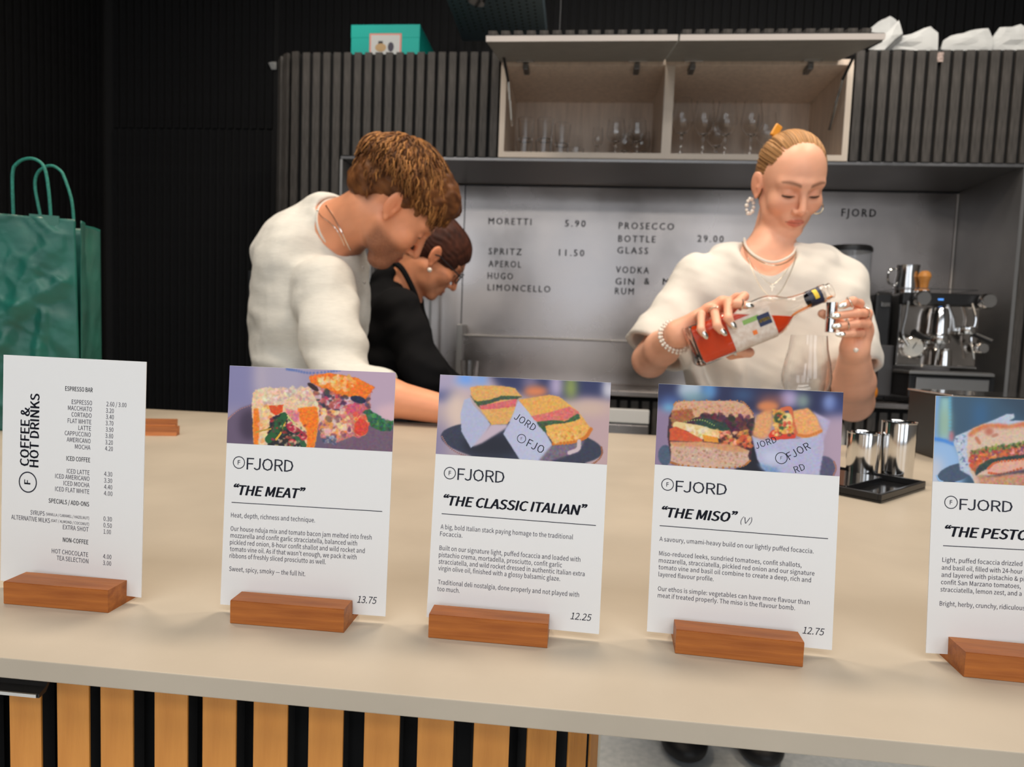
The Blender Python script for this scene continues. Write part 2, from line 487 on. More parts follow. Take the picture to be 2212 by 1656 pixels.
slat_run(wb, xd1+0.016, XR-0.05, YD, 1.60, ZCEIL-0.002, M_wallb)
door = tag(obj('door_1', B(xd0, xd1-0.004, YD+0.008, YD+0.011, 0.01, z_seam-0.002), M_back), kind='structure')
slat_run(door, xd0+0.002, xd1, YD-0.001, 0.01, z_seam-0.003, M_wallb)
hp = at(541, 615, YD)
obj('door_handle', B(hp[0]-0.008, hp[0]+0.008, YD-0.02, YD, hp[2]-0.07, hp[2]+0.07, 0.004), M_black, door)
# slatted left wall, running towards the camera
wl = tag(obj('wall_left', B(XL-0.1, XL-0.014, YF, YD+0.1, 0, ZCEIL), M_back), kind='structure')
bm = B(-0.012, 0, -0.0135, 0.0135, 0, ZCEIL-0.002, 0.0012)
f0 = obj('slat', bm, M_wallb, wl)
for i in range(62):
    o = f0 if i == 0 else link(bpy.data.objects.new('slat', f0.data), wl)
    o.location = (XL-0.002, YD-0.03-i*0.04, 0)
# wall behind the camera with three shop windows
wf = tag(obj('wall_front', B(XL-0.1, XR+0.1, YF-0.1, YF, 0, 0.60), M_plaster), kind='structure')
obj('wall_panel', B(XL-0.1, XR+0.1, YF-0.1, YF, 2.86, ZCEIL), M_plaster, wf)
edges = [XL-0.1]+[e for wx, ww in WIN for e in (wx-0.8, wx+0.8)]+[XR+0.1]
for a, b in zip(edges[::2], edges[1::2]): obj('wall_panel', B(a, b, YF-0.1, YF, 0.60, 2.86), M_plaster, wf)
for i, (wx, ww) in enumerate(WIN):
    fr = bmesh.new()
    for a in ((wx-0.8, wx-0.76, 0.6, 2.86), (wx+0.76, wx+0.8, 0.6, 2.86), (wx-0.8, wx+0.8, 0.6, 0.64), (wx-0.8, wx+0.8, 2.82, 2.86)):
        box(fr, a[0], a[1], YF-0.06, YF-0.01, a[2], a[3])
    wo = tag(obj('window_%d' % (i+1), fr, M_black), kind='structure')
    obj('pane', B(wx-0.76, wx+0.76, YF-0.05, YF-0.044, 0.64, 2.82), M_glassw, wo)

# ------------------------------------------------------------------ cabinets above the back counter
zct = z_of(1400, 110, YC); zcb = z_of(1400, 343, YC)
xa0 = x_of(642, 200, YC); xa1 = x_of(1080, 230, YC); xb1 = x_of(1838, 230, YC); xc1 = x_of(2212, 200, YC)+0.55
xn0 = x_of(732, 500, YC); xn1 = x_of(2195, 560, YC)     # the niche between its two sides
def rounded_corner(parent, cx, cy, R, z0, z1, m, a0, a1, n, name='slat'):
    bm0 = B(-0.0135, 0.0135, -0.012, 0, z0, z1, 0.0012); f = None
    for i in range(n):
        a = a0+(a1-a0)*i/(n-1)
        if f is None: f = obj(name, bm0, m, parent); o = f
        else: o = link(bpy.data.objects.new(name, f.data), parent)
        o.location = (cx+R*math.sin(a), cy-R*math.cos(a), 0); o.rotation_euler = (0, 0, a)
Rc = 0.13
tp = thing('slatted_end_panel', 'tall black slatted end panel with rounded corner left of the steel niche', 'panel', (0,0,0))
cx = xa0+0.02; cyy = YC+Rc
bm = bmesh.new()
poly = [(xn0-0.002, YC+0.014), (cx, YC+0.014)]+[(cx-(Rc-0.014)*math.sin(a), cyy-(Rc-0.014)*math.cos(a)) for a in [PI/2*k/8 for k in range(1, 9)]]+[(cx-Rc+0.014, YD-0.005), (xn0-0.002, YD-0.005)]
bt = [bm.verts.new((x, y, 0)) for x, y in poly]; tpv = [bm.verts.new((x, y, zct)) for x, y in poly]
for i in range(len(poly)): bm.faces.new((bt[i], bt[(i+1)%len(poly)], tpv[(i+1)%len(poly)], tpv[i]))
bm.faces.new(bt[::-1]); bm.faces.new(tpv); bmesh.ops.recalc_face_normals(bm, faces=bm.faces)
obj('carcass', bm, M_back, tp)
rounded_corner(tp, cx, cyy, Rc, 0.0, zct, M_slat, -PI/2, -0.19, 5)
slat_run(tp, cx, xn0, YC, 0.0, zct, M_slat)
def carcass(parent, x0, x1, m=M_back): obj('carcass', B(x0, x1, YC+0.014, YW, zcb, zct-0.002), m, parent)
cl = thing('wall_cabinet', 'closed black slatted wall cabinet left of the open glass cupboard', 'cabinet', (0,0,0))
carcass(cl, xn0, xa1-0.004)
nlast = slat_run(tp, 0, 0.001, YC, 0, 0.1, M_slat)  # placeholder piece, removed
for o in nlast: bpy.data.objects.remove(o)
k0 = cx+0.04*math.ceil((xn0-cx)/0.04-0.3)
slat_run(cl, k0, xa1-0.006, YC, zcb, zct, M_slat)
cr = thing('wall_cabinet', 'closed black slatted wall cabinet right of the open cupboard under paper packets', 'cabinet', (0,0,0))
carcass(cr, xb1+0.006, xc1); slat_run(cr, xb1+0.008, xc1, YC, zcb, zct, M_slat)
q = at(1780+1040/4.14, 510/4.14, YC)
obj('sticker', B(q[0]-0.010, q[0]+0.010, YC-0.001, YC, q[2]-0.016, q[2]+0.016), mat('pale_residue', (0.35, 0.27, 0.24), 0.7, noise=0.5, nscale=150), cr)
# open cupboard
oc = thing('open_cupboard', 'open wall cupboard with two raised flap doors and glasses inside', 'cabinet', (0,0,0))
t = 0.02; xm = x_of(1443, 240, YC)
obj('side_panel', B(xa1, xa1+t, YC, YW, zcb, zct-0.03, 0.001), M_oak, oc)
obj('side_panel', B(xb1-t, xb1, YC, YW, zcb, zct-0.03, 0.001), M_oak, oc)
obj('divider', B(xm-0.017, xm+0.017, YC, YW-0.02, zcb+t, zct-0.05, 0.001), M_oak, oc)
obj('bottom_board', B(xa1+t, xb1-t, YC, YW, zcb, zcb+t, 0.001), M_oak, oc)
obj('top_board', B(xa1+t, xb1-t, YC, YW, zct-0.05, zct-0.03, 0.001), M_oak, oc)
obj('back_board', B(xa1+t, xb1-t, YW-0.018, YW-0.002, zcb+t, zct-0.05), M_oak, oc)
obj('front_edge', B(xa1, xb1, YC-0.0015, YC, zcb, zcb+t), M_oakedge, oc)
obj('front_edge', B(xm-0.017, xm+0.017, YC-0.0015, YC, zcb+t, zct-0.05), M_oakedge, oc)
obj('front_edge', B(xa1, xa1+t, YC-0.0015, YC, zcb+t, zct-0.05), M_oakedge, oc)
obj('front_edge', B(xb1-t, xb1, YC-0.0015, YC, zcb+t, zct-0.05), M_oakedge, oc)
# flaps: hinge line at the top front edge, raised and drooping a little
zh = z_of(1443, 133, YC)
zfr = at(1443, 88, 2.09)[2]; Lf = math.hypot(YC-2.09, zh-zfr); fa = math.atan2(zh-zfr, YC-2.09)
xsplit = x_of(1466, 90, 2.09)
def flap(x0, x1, lab):
    Mx = Matrix.Translation((0, YC, zh)) @ Matrix.Rotation(fa, 4, 'X')
    fl = obj('flap_door', B(x0, x1, -Lf, 0, 0, 0.016, 0.001, mtx=Mx), M_flapin, oc)
    fl['label'] = lab
    obj('door_edge', B(x0, x1, -Lf-0.0015, -Lf, 0.0, 0.0165, mtx=Mx), M_flapedge, fl)
    f = None; n = int((x1-x0)/0.04)
    for i in range(n):
        if f is None:
            f = obj('slat', B(-0.0135, 0.0135, -Lf+0.002, 0, 0.019, 0.031, 0.001), M_slat, fl); o = f
        else: o = link(bpy.data.objects.new('slat', f.data), fl)
        o.matrix_local = Mx @ Matrix.Translation((x0+0.02+i*0.04, 0, 0))
    obj('backing_board', B(x0+0.002, x1-0.002, -Lf+0.004, 0, 0.0165, 0.019, mtx=Mx), M_black, fl)
    for s in (0.16, 0.84) :
        hx = x0+(x1-x0)*s
        h = obj('hinge', B(hx-0.032, hx+0.032, -0.035, -0.003, -0.006, 0, 0.001, mtx=Mx), M_chrome, oc)
        obj('hinge_arm', B(hx-0.010, hx+0.010, YC-0.01, YC+0.045, zh-0.03, zh-0.009, 0.003), M_steeld, h)
flap(x_of(1050, 90, 2.09), xsplit-0.003, 'left raised flap door with grey underside and slatted top')
flap(xsplit+0.003, x_of(1905, 85, 2.11), 'right raised flap door with grey underside and slatted top')
# lift arms
def lift(ax, p0, p1, p2, nm):
    a, b, c = [at(*p) for p in (p0, p1, p2)]
    o = obj('lift_arm', tube([a, b], 0.005, 8), M_black, oc); o['label'] = nm
    obj('gas_strut', tube([b, b+(c-b)*0.45], 0.0045, 8, tube([b+(c-b)*0.4, c], 0.0065, 8)), M_chrome, o)
lift(0, (1088, 122, 2.36), (1098, 176, 2.42), (1104, 272, 2.52), 'left flap lift arm')
lift(1, (1846, 118, 2.36), (1820, 172, 2.42), (1792, 280, 2.52), 'right flap lift arm')
for xx in (xa1+t+0.001, xm-0.020, xm+0.018, xb1-t-0.004):
    hz = z_of(1300, 196, YW-0.05)
    obj('hanging_bracket', B(xx, xx+0.003, YW-0.075, YW-0.03, hz-0.045, hz+0.02), M_oakedge, oc)
# ------------------------------------------------------------------ the steel niche
xsl = x_of(998, 640, YW)
so = thing('niche_soffit', 'brushed steel underside of the wall cabinets above the drinks list', 'panel', (0,0,0))
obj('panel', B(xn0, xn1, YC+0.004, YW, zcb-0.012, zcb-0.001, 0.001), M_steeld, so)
sp = thing('steel_splashback', 'brushed steel splashback with engraved black drinks list', 'splashback', (0,0,0))
zc2 = z_of(1900, 868, YC)     # back counter top height
obj('panel', B(xsl+0.002, xn1+0.0, YW, YW+0.004, zc2, zcb-0.014), M_steel, sp)
obj('panel', B(xn0, xsl-0.002, YW-0.004, YW+0.0, zc2, zcb-0.014), M_steel, sp)
obj('seam', B(xsl-0.002, xsl+0.002, YW-0.002, YW+0.003, zc2, zcb-0.014), M_black, sp)
obj('seam', B(xn0, xn1, YW-0.004, YW-0.0005, zcb-0.0175, zcb-0.013), M_black, sp)
M_ink = mat('black_print', (0.012, 0.013, 0.02), 0.5)
def wtxt(s, x0, x1, y, cap=14.0, bold=0.022):
    S = Sheet((0, YW, 0), (1,0,0), (0,0,1), (0,-1,0), 0.0006)
    u0, v0 = S.uv(x0, y); u1, _ = S.uv(x1, y)
    S.text(s, u0, v0, width=u1-u0, cap=cap*px2m(YW)*0.9, bold=bold, space=1.35, plain=True)
    S.build('lettering', M_ink, sp)
for a in [('MORETTI',1055,1148,484),('5.90',1220,1265,489),('SPRITZ',1055,1127,549),('11.50',1207,1262,552),('APEROL',1055,1126,576),
          ('HUGO',1053,1108,602),('LIMONCELLO',1053,1189,627),('PROSECCO',1336,1456,494),('BOTTLE',1335,1416,522),('29.00',1506,1563,522),
          ('GLASS',1333,1400,547),('VODKA',1330,1402,589),('GIN',1329,1370,614),('&',1391,1403,614),('M',1431,1446,615),('RUM',1328,1369,635),('FJORD',1817,1892,467)]:
    wtxt(a[0], a[1], a[2], a[3], 15 if a[0] != 'FJORD' else 17)
ns = thing('niche_side_panel', 'brushed steel side wall of the niche beside the espresso machine', 'panel', (0,0,0))
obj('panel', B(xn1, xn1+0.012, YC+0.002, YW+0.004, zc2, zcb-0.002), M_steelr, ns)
obj('corner_trim', B(xn1-0.006, xn1-0.001, YW-0.006, YW-0.001, zc2, zcb-0.02), M_flapedge, ns)
ns2 = thing('niche_side_panel', 'steel side wall of the niche behind the man', 'panel', (0,0,0))
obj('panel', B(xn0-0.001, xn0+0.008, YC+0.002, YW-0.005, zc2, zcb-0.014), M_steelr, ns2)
# slatted strip right of the niche, under the right cabinet
er = thing('slatted_end_panel', 'black slatted end panel at the far right of the steel niche', 'panel', (0,0,0))
obj('carcass', B(xn1+0.013, xc1, YC+0.014, YW, 0, zcb-0.002), M_back, er)
slat_run(er, xn1+0.014, xc1, YC, 0, zcb-0.002, M_slat)
# ledge along the splashback
zl = z_of(1200, 729, YW-0.10)
lg = thing('steel_ledge', 'boxed steel ledge running along the foot of the splashback', 'ledge', (0,0,0))
obj('front_panel', B(xsl+0.01, xn1-0.03, YW-0.10, YW-0.001, zc2+0.001, zl-0.008, 0.001), M_steel, lg)
obj('top_lip', B(xsl+0.008, xn1-0.028, YW-0.106, YW-0.001, zl-0.0075, zl, 0.002), M_steelr, lg)
pa = at(992, 760, YW-0.12)
obj('end_post', B(pa[0]-0.012, pa[0]+0.012, YW-0.13, YW-0.02, zc2+0.001, z_of(992, 700, YW-0.12), 0.002), M_steelr, lg)
# ------------------------------------------------------------------ back counter
bc = thing('back_counter', 'long steel topped back counter with black slatted front', 'counter', (0,0,0))
zt = z_of(1900, 881, YC-0.03)
obj('worktop', B(xn0+0.01, xn1-0.001, YC-0.03, YW-0.005, zt, zc2, 0.002), M_steel, bc)
zbt = zt-0.004
obj('front_carcass', B(xn0+0.01, xn1-0.002, YC+0.014, YW-0.01, 0.0, zbt), M_back, bc)
slat_run(bc, xn0+0.012, xn1-0.01, YC, 0.08, zbt-0.014, M_slat)
# steel under-counter fridge drawer, standing forward of the slats
fx0, fx1 = x_of(1180, 900, YC-0.10), x_of(1406, 900, YC-0.10)
ud = thing('undercounter_fridge', 'steel undercounter fridge seen between two standing menu cards', 'appliance', (0,0,0))
ztf = z_of(1350, 882, YC-0.06)
obj('body', B(fx0, fx1, YC-0.06, YC-0.001, 0.02, ztf-0.03, 0.003), M_steeld, ud)
obj('drawer_front', B(fx0+0.004, fx1-0.004, YC-0.085, YC-0.061, ztf-0.05, ztf, 0.003), M_white, ud)
obj('door', B(fx0+0.004, fx1-0.004, YC-0.08, YC-0.061, 0.06, ztf-0.056, 0.003), M_steel, ud)
# ------------------------------------------------------------------ service counter
YCF, YCB = 0.4281*0.709, 1.7953*0.709
TH = 51/FPX*YCF*1.0
xe0, xe1 = XL+0.15, 1.75
ct = tag(obj('countertop', B(xe0, xe1, YCF, YCB, ZC-TH, ZC, 0.0006), M_ctop), 'long beige stone countertop holding the row of menu cards', 'countertop')
bs = thing('counter_base', 'counter base clad in upright oak slats with dark gaps', 'counter', (0,0,0))
YS = YCF+0.022
# slat edges measured at the base line of the picture
SL = [(-92,-22),(22,88),(124,192),(216,288),(333,405),(438,508),(547,620),(664,742),(786,862),(905,975),(1015,1072),(1096,1138),(1157,1186)]
ztop = ZC-TH-0.0006
sx = []
for a, b in SL:
    xa = at(a, 1600, YS)[0]; xb = at(b, 1600, YS)[0]; sx.append((xa, xb))
wS = np.mean([b-a for a, b in sx[1:9]])
xcR = sx[9][1]                      # straight run ends, the end is rounded
obj('carcass', B(sx[0][0]-0.9, xcR, YS+0.02, YCB-0.06, 0.0, ztop), M_back, bs)
_sl = _bt = None
def oslat(x, y, ang, z1=ztop):
    global _sl, _bt
    if z1 != ztop: _a = obj('slat', B(-wS/2, wS/2, -0.004, -0.0026, 0.02, z1, 0.0003), M_slatw, bs)
    elif _sl is None: _a = _sl = obj('slat', B(-wS/2, wS/2, -0.004, -0.0026, 0.02, z1, 0.0003), M_slatw, bs)
    else: _a = link(bpy.data.objects.new('slat', _sl.data), bs)
    if _bt is None: _b = _bt = obj('batten', B(-wS/2+0.0002, wS/2-0.0002, -0.0026, 0.006, 0.02, ztop-0.003), M_back, bs)
    else: _b = link(bpy.data.objects.new('batten', _bt.data), bs)
    for o in (_a, _b): o.location = (x, y, 0); o.rotation_euler = (0, 0, ang)
    return _a
for i, (a, b) in enumerate(sx[:10]):
    o = oslat((a+b)/2, YS+0.004, 0, ztop-(0.0025 if i == 3 else 0))
pt = np.mean([sx[i+1][0]-sx[i][0] for i in range(1, 8)])
for j in range(1, 31): oslat((sx[0][0]+sx[0][1])/2-j*pt, YS+0.004, 0)
# rounded end
R2 = 0.085; ccx = xcR-0.004; ccy = YS+R2
bm = bmesh.new(); pl = [(ccx-0.01, YS+0.02)]+[(ccx+(R2-0.018)*math.sin(a), ccy-(R2-0.018)*math.cos(a)) for a in [PI/2*k/8 for k in range(9)]]+[(ccx+R2-0.018, YCB-0.06), (ccx-0.01, YCB-0.06)]
b0 = [bm.verts.new((x, y, 0)) for x, y in pl]; b1 = [bm.verts.new((x, y, ztop)) for x, y in pl]
for i in range(len(pl)): bm.faces.new((b0[i], b0[(i+1)%len(pl)], b1[(i+1)%len(pl)], b1[i]))
bm.faces.new(b0[::-1]); bm.faces.new(b1); bmesh.ops.recalc_face_normals(bm, faces=bm.faces)
obj('carcass', bm, M_back, bs)
for a in (17, 37, 57, 74, 88):
    ar = math.radians(a); oslat(ccx+(R2-0.004)*math.sin(ar), ccy-(R2-0.004)*math.cos(ar), ar)
obj('end_trim', B(ccx+R2-0.002, ccx+R2+0.003, ccy+0.015, ccy+0.05, 0, ztop, 0.001), mat('cream_trim', (0.75, 0.68, 0.55), 0.5), bs)
# dark support standing under the far end of the worktop
obj('support_leg', B(1.45, 1.62, 0.5, 1.15, 0, ztop), M_back, bs)
# metal pull rail on the base
hk = thing('pull_rail', 'black metal pull rail with a bright edge under the counter front', 'handle', (0,0,0))
z0r = at(60, 1500, YS-0.012)[2]
xr1 = at(86, 1500, YS-0.012)[0]
obj('rail', prism([(YS-0.0005, ztop-0.001), (YS-0.0005, ztop-0.003), (YS-0.008, z0r+0.0), (YS-0.0125, z0r-0.001), (YS-0.0125, z0r+0.0012), (YS-0.008, z0r+0.003)], xr1-0.25, xr1), M_black, hk)
obj('rail_edge', prism([(YS-0.0128, z0r-0.0008), (YS-0.0135, z0r-0.0005), (YS-0.0135, z0r+0.0013), (YS-0.0128, z0r+0.0015)], xr1-0.25, xr1-0.001), M_chrome, hk)

# ------------------------------------------------------------------ menu cards
M_card = mat('white_card', (0.78, 0.775, 0.77), 0.6)
M_wood = mat('cherry_wood', (0.48, 0.155, 0.028), 0.45, col2=(0.29, 0.078, 0.014), nscale=60, stretch=(0.25, 2.5, 4), bump=0.1, bscale=200)
M_wood2 = mat('cherry_end_grain', (0.33, 0.085, 0.03), 0.55, noise=0.2, nscale=300)
M_ink2 = mat('grey_print', (0.055, 0.05, 0.075), 0.6)
M_ink3 = mat('dark_print', (0.010, 0.012, 0.026), 0.6)
M_print = mat('photo_print', attr='Col', rough=0.45)
SF = 0.709
CP = [(-0.45, 0.5391, -0.0797, 0.0313), (-0.2278, 0.534, 0.0185, 0.0628), (-0.0451, 0.5377, -0.0397, 0.1061), (0.1434, 0.544, -0.0477, 0.0824), (0.3681, 0.553, 0.05, 0.0739)]
CW, CH = 0.148*SF, 0.21*SF
class Card: pass
cards = []
def make_card(i, label, cw=CW):
    x, y, a, t = CP[i]; x *= SF; y *= SF
    ex = np.array([math.cos(a), math.sin(a), 0]); nb = np.array([-math.sin(a), math.cos(a), 0])
    ez = np.array([0, 0, 1])*math.cos(t)+nb*math.sin(t); n = np.cross(ex, ez)
    b = np.array([x, y, ZC+0.0043])
    c = Card(); c.o, c.ex, c.ez, c.n = b, ex, ez, n; c.cw = cw
    root = thing('menu_card', label, 'menu', tuple(b), 0, 'menu cards standing in wooden holders')
    root.location = (0, 0, 0)
    root.location = tuple(b)
    inv = Matrix.Translation(-Vector(b))
    c.root = root
    # sheet of card with thickness
    T = 0.0005
    P = [b-ex*cw/2, b+ex*cw/2, b+ex*cw/2+ez*CH, b-ex*cw/2+ez*CH]
    bm = bmesh.new(); f_ = [bm.verts.new(Vector(p)-Vector(b)) for p in P]; g_ = [bm.verts.new(Vector(p-n*T)-Vector(b)) for p in P]
    bm.faces.new(f_); bm.faces.new(g_[::-1])
    for k in range(4): bm.faces.new((f_[k], g_[k], g_[(k+1)%4], f_[(k+1)%4]))
    bmesh.ops.recalc_face_normals(bm, faces=bm.faces)
    obj('card', bm, M_card, root)
    c.S = Sheet(b, ex, ez, n, 0.00012); c.S2 = Sheet(b, ex, ez, n, 0.00012); c.more = []
    c.new = lambda nm, m: (c.more.append((Sheet(b, ex, ez, n, 0.00012), nm, m)), c.more[-1][0])[1]
    cards.append(c); return c
def fin_card(c, extra=None):
    for S_, m, nm in [(c.S, M_ink2, 'printed_text'), (c.S2, M_ink3, 'printed_heading')]+[(a, m_, n_) for a, n_, m_ in c.more]:
        if S_.V:
            o = S_.build(nm, m, c.root)
            o.data.transform(Matrix.Translation(-Vector(c.o)))
def cpx(c, px, py): return c.S.uv(px, py)
def holder(c, px0, px1, pyb, label):
    """wooden block: front-bottom corners at the given pixels on the counter"""
    A = atz(px0, pyb[0], ZC); Bq = atz(px1, pyb[1], ZC)
    L = np.linalg.norm(Bq-A); ang = math.atan2(Bq[1]-A[1], Bq[0]-A[0])
    # distance from the block's front to the card foot
    mid = (A+Bq)/2
    nb = np.array([-math.sin(ang), math.cos(ang), 0]); D = max(0.006, (c.o-mid)@nb)
    t = thing('card_holder', label, 'card holder', (float(A[0]), float(A[1]), ZC), ang, 'cherry wood card holders')
    h = 0.0142; s = 0.0013
    poly = [(0, 0.0), (0, h), (D-s-0.001, h+0.0002), (D-s, h-0.0012), (D-s, 0.0040), (D+s, 0.0040), (D+s, 0.0062), (D+0.0065, 0.0052), (D+0.0105, 0.0)]
    bm = prism(poly, 0, L)
    bmesh.ops.bevel(bm, geom=[e for e in bm.edges if e.calc_length() > L*0.9], offset=0.0004, segments=2, affect='EDGES')
    o = obj('block', bm, M_wood, t)
    return t
def logo(c, cx_, cy_, r, fx, fb, fx1, heavy=0.0):
    S_ = c.new('printed_emblem', M_ink3); u, v = S_.uv(cx_, cy_); k = 0.0002622 if False else np.linalg.norm(S_.uv(cx_+10, cy_)-S_.uv(cx_, cy_))/10
    S_.ring(u, v, r*k, 1.7*k)
    S_.text('F', u, v-4.6*k, cap=9.5*k, align='c', plain=True)
    S_ = c.new('printed_name', M_ink3); a = S_.uv(fx, fb); b = S_.uv(fx1, fb); S_.text('FJORD', a[0], a[1], width=b[0]-a[0], cap=24.5*k, space=0.95)
def title(c, s, x0, y, x1, cap, bold=0.014, shear=0.22, S_=None, wfull=None):
    S_ = S_ or c.new('printed_title' if '“' in s else 'printed_price', M_ink3); a = S_.uv(x0, y); b = S_.uv(x1, y); k = np.linalg.norm(S_.uv(x0+10, y)-a)/10
    S_.text(s, a[0], a[1], width=b[0]-a[0], cap=cap*k, bold=bold, shear=shear, space=0.99)
def body(c, lines, cap=9.4):
    for s, x0, y, x1 in lines:
        a = c.S.uv(x0, y); b = c.S.uv(x1, y); k = np.linalg.norm(c.S.uv(x0+10, y)-a)/10
        c.S.text(s, a[0], a[1], width=b[0]-a[0], cap=cap*k, space=1.0)
def rule(c, x0, y0, x1):
    S_ = c.new('printed_rule', M_ink3); a = S_.uv(x0, y0); b = S_.uv(x1, y0); S_.line((a[0], a[1]), (b[0], a[1]), 0.00042)
# card 0: hot drinks
c0 = make_card(0, 'white menu card listing coffee and hot drinks in front of the green bag')
for s, xr, y, xl in [('ESPRESSO',199,874.9,155),('MACCHIATO',198.6,888.5,147),('CORTADO',198,902.2,154.5),('FLAT WHITE',197.3,916.2,146.4),
    ('LATTE',196.8,930,169.5),('CAPPUCCINO',196.2,943.5,140),('AMERICANO',195.8,957.2,144.3),('MOCHA',195.4,971.2,162),
    ('ICED LATTE',193.4,1025.5,144.6),('ICED AMERICANO',193.4,1038.5,119.4),('ICED MOCHA',193.4,1052.5,137.3),('ICED FLAT WHITE',193,1066.5,119.4),
    ('EXTRA SHOT',191.3,1148,136),('HOT CHOCOLATE',190.6,1202.4,112),('TEA SELECTION',190.9,1216.4,122.6),
    ('2.60 / 3.00',273.3,879.5,230),('3.20',246,892,229),('3.40',246,905.5,229),('3.70',245,919,228.5),('3.90',245,932.8,228.5),('3.80',244.6,946.5,227.7),
    ('3.20',244,960.5,227.6),('4.20',244,974,227),('4.30',242.6,1029,225.2),('3.30',242.3,1043,225),('4.40',242.6,1057,225),('4.00',243,1071,224.6),
    ('0.30',241.8,1126,223.5),('0.50',241.6,1140,223.5),('1.00',239.6,1153.5,224),('4.00',240.8,1207.5,222.7),('3.00',240.3,1221.5,222.4),
    ('(VANILLA / CARAMEL / HAZELNUT)',192.6,1121.7,99.6),('(OAT / ALMOND / COCONUT)',192.6,1134.8,110.3)]:
    a = c0.S.uv(xl, y); b = c0.S.uv(xr, y); k = np.linalg.norm(c0.S.uv(xr+10, y)-b)/10
    c0.S.text(s, b[0], b[1], width=b[0]-a[0], cap=(8.4 if '(' not in s else 5.2)*k, align='r')
for s, xr, y, xl in [('SYRUPS',96.5,1113.8,65.8),('ALTERNATIVE MILKS',108,1129.0,24.5)]:
    a = c0.S.uv(xl, y); b = c0.S.uv(xr, y); k = np.linalg.norm(c0.S.uv(xr+10, y)-b)/10
    c0.S.text(s, b[0], b[1], width=b[0]-a[0], cap=8.4*k, align='r')
for s, xr, y, xl in [('ESPRESSO BAR',200.4,846.9,141),('ICED COFFEE',195,998.2,143.6),('SPECIALS / ADD-ONS',192.6,1093.5,105),('NON-COFFEE',190.9,1175.4,136)]:
    S_ = c0.new('printed_heading', M_ink3); a = S_.uv(xl, y); b = S_.uv(xr, y); k = np.linalg.norm(S_.uv(xr+10, y)-b)/10
    S_.text(s, b[0], b[1], width=b[0]-a[0], cap=8.4*k, bold=0.004, align='r')
k0_ = np.linalg.norm(c0.S2.uv(70, 950)-c0.S2.uv(60, 950))/10
for s, x, y0, y1 in [('COFFEE &', 62.5, 1007, 880), ('HOT DRINKS', 83, 1009.5, 850)]:
    a = c0.S2.uv(x, y0); b = c0.S2.uv(x+1.5, y1)
    c0.new('printed_title', M_ink3).text(s, a[0], a[1], width=b[1]-a[1], cap=19*k0_, bold=0.010, ang=PI/2)
S_ = c0.new('printed_emblem', M_ink3); a = S_.uv(60.3, 1041); S_.ring(a[0], a[1], 19.6*k0_, 2.2*k0_)
S_.text('F', a[0]+5.5*k0_, a[1]-4*k0_, cap=13*k0_, bold=0.012, ang=PI/2)
# card 1
c1 = make_card(1, 'white menu card titled THE MEAT with orange sandwich picture')
logo(c1, 516.3, 998.5, 13, 532.5, 1013.5, 633.5)
title(c1, '“THE MEAT”', 504, 1067.5, 660, 20)
rule(c1, 500.4, 1084.5, 826.6)
body(c1, [('Heat, depth, richness and technique.', 499, 1116.5, 681), ('Our house nduja mix and tomato bacon jam melted into fresh', 498, 1145.6, 803.5),
 ('mozzarella and confit garlic stracciatella, balanced with', 497.7, 1160.2, 772), ('pickled red onion, 8-hour confit shallot and wild rocket and', 496.7, 1175, 788.5),
 ("tomato vine oil. As if that wasn't enough, we pack it with", 496.7, 1189.5, 771), ('ribbons of freshly sliced prosciutto as well.', 496, 1204, 704.5),
 ('Sweet, spicy, smoky — the full hit.', 495, 1232.5, 660)])
title(c1, '13.75', 771.4, 1301, 814, 14.5, bold=0.0)
# card 2
c2 = make_card(2, 'white menu card titled THE CLASSIC ITALIAN with two wrapped sandwiches on a plate')
logo(c2, 971.8, 1021.5, 13, 987.7, 1036, 1089.6)
title(c2, '“THE CLASSIC ITALIAN”', 957, 1090, 1269.5, 20)
rule(c2, 954, 1109, 1288.5)
body(c2, [('A big, bold Italian stack paying homage to the traditional', 951.8, 1141.6, 1238.8), ('Focaccia.', 950.5, 1156.8, 999),
 ('Built on our signature light, puffed focaccia and loaded with', 949.2, 1187.3, 1254.8), ('pistachio crema, mortadella, prosciutto, confit garlic', 947.8, 1202, 1215),
 ('stracciatella, and wild rocket dressed in authentic Italian extra', 947.3, 1216.5, 1264), ('virgin olive oil, finished with a glossy balsamic glaze.', 946.5, 1231, 1211),
 ('Traditional deli nostalgia, done properly and not played with', 945.7, 1261, 1252), ('too much.', 944.4, 1275.5, 993)])
title(c2, '12.25', 1232, 1336.5, 1278, 14.5, bold=0.0)
# card 3
c3 = make_card(3, 'white menu card titled THE MISO with large stacked sandwich in its picture')
logo(c3, 1442, 1046, 13.6, 1459, 1061.5, 1570)
title(c3, '“THE MISO”', 1428.6, 1115.5, 1594, 21)
title(c3, '(V)', 1599.4, 1129.5, 1624.5, 14, bold=-0.01, S_=c3.S)
rule(c3, 1425, 1134.7, 1790)
body(c3, [('A savoury, umami-heavy build on our lightly puffed focaccia.', 1424.4, 1167.8, 1758.6), ('Miso-reduced leeks, sundried tomatoes, confit shallots,', 1423.6, 1198.8, 1732.5),
 ('mozzarella, stracciatella, pickled red onion and our signature', 1423, 1214, 1760.5), ('tomato vine and basil oil combine to create a deep, rich and', 1422.5, 1228.6, 1753),
 ('layered flavour profile.', 1422.2, 1244, 1542), ('Our ethos is simple: vegetables can have more flavour than', 1421, 1275, 1750),
 ('meat if treated properly. The miso is the flavour bomb.', 1420.8, 1289.6, 1718.5)], cap=9.6)
title(c3, '12.75', 1733.3, 1367.5, 1781, 15.5, bold=0.0)
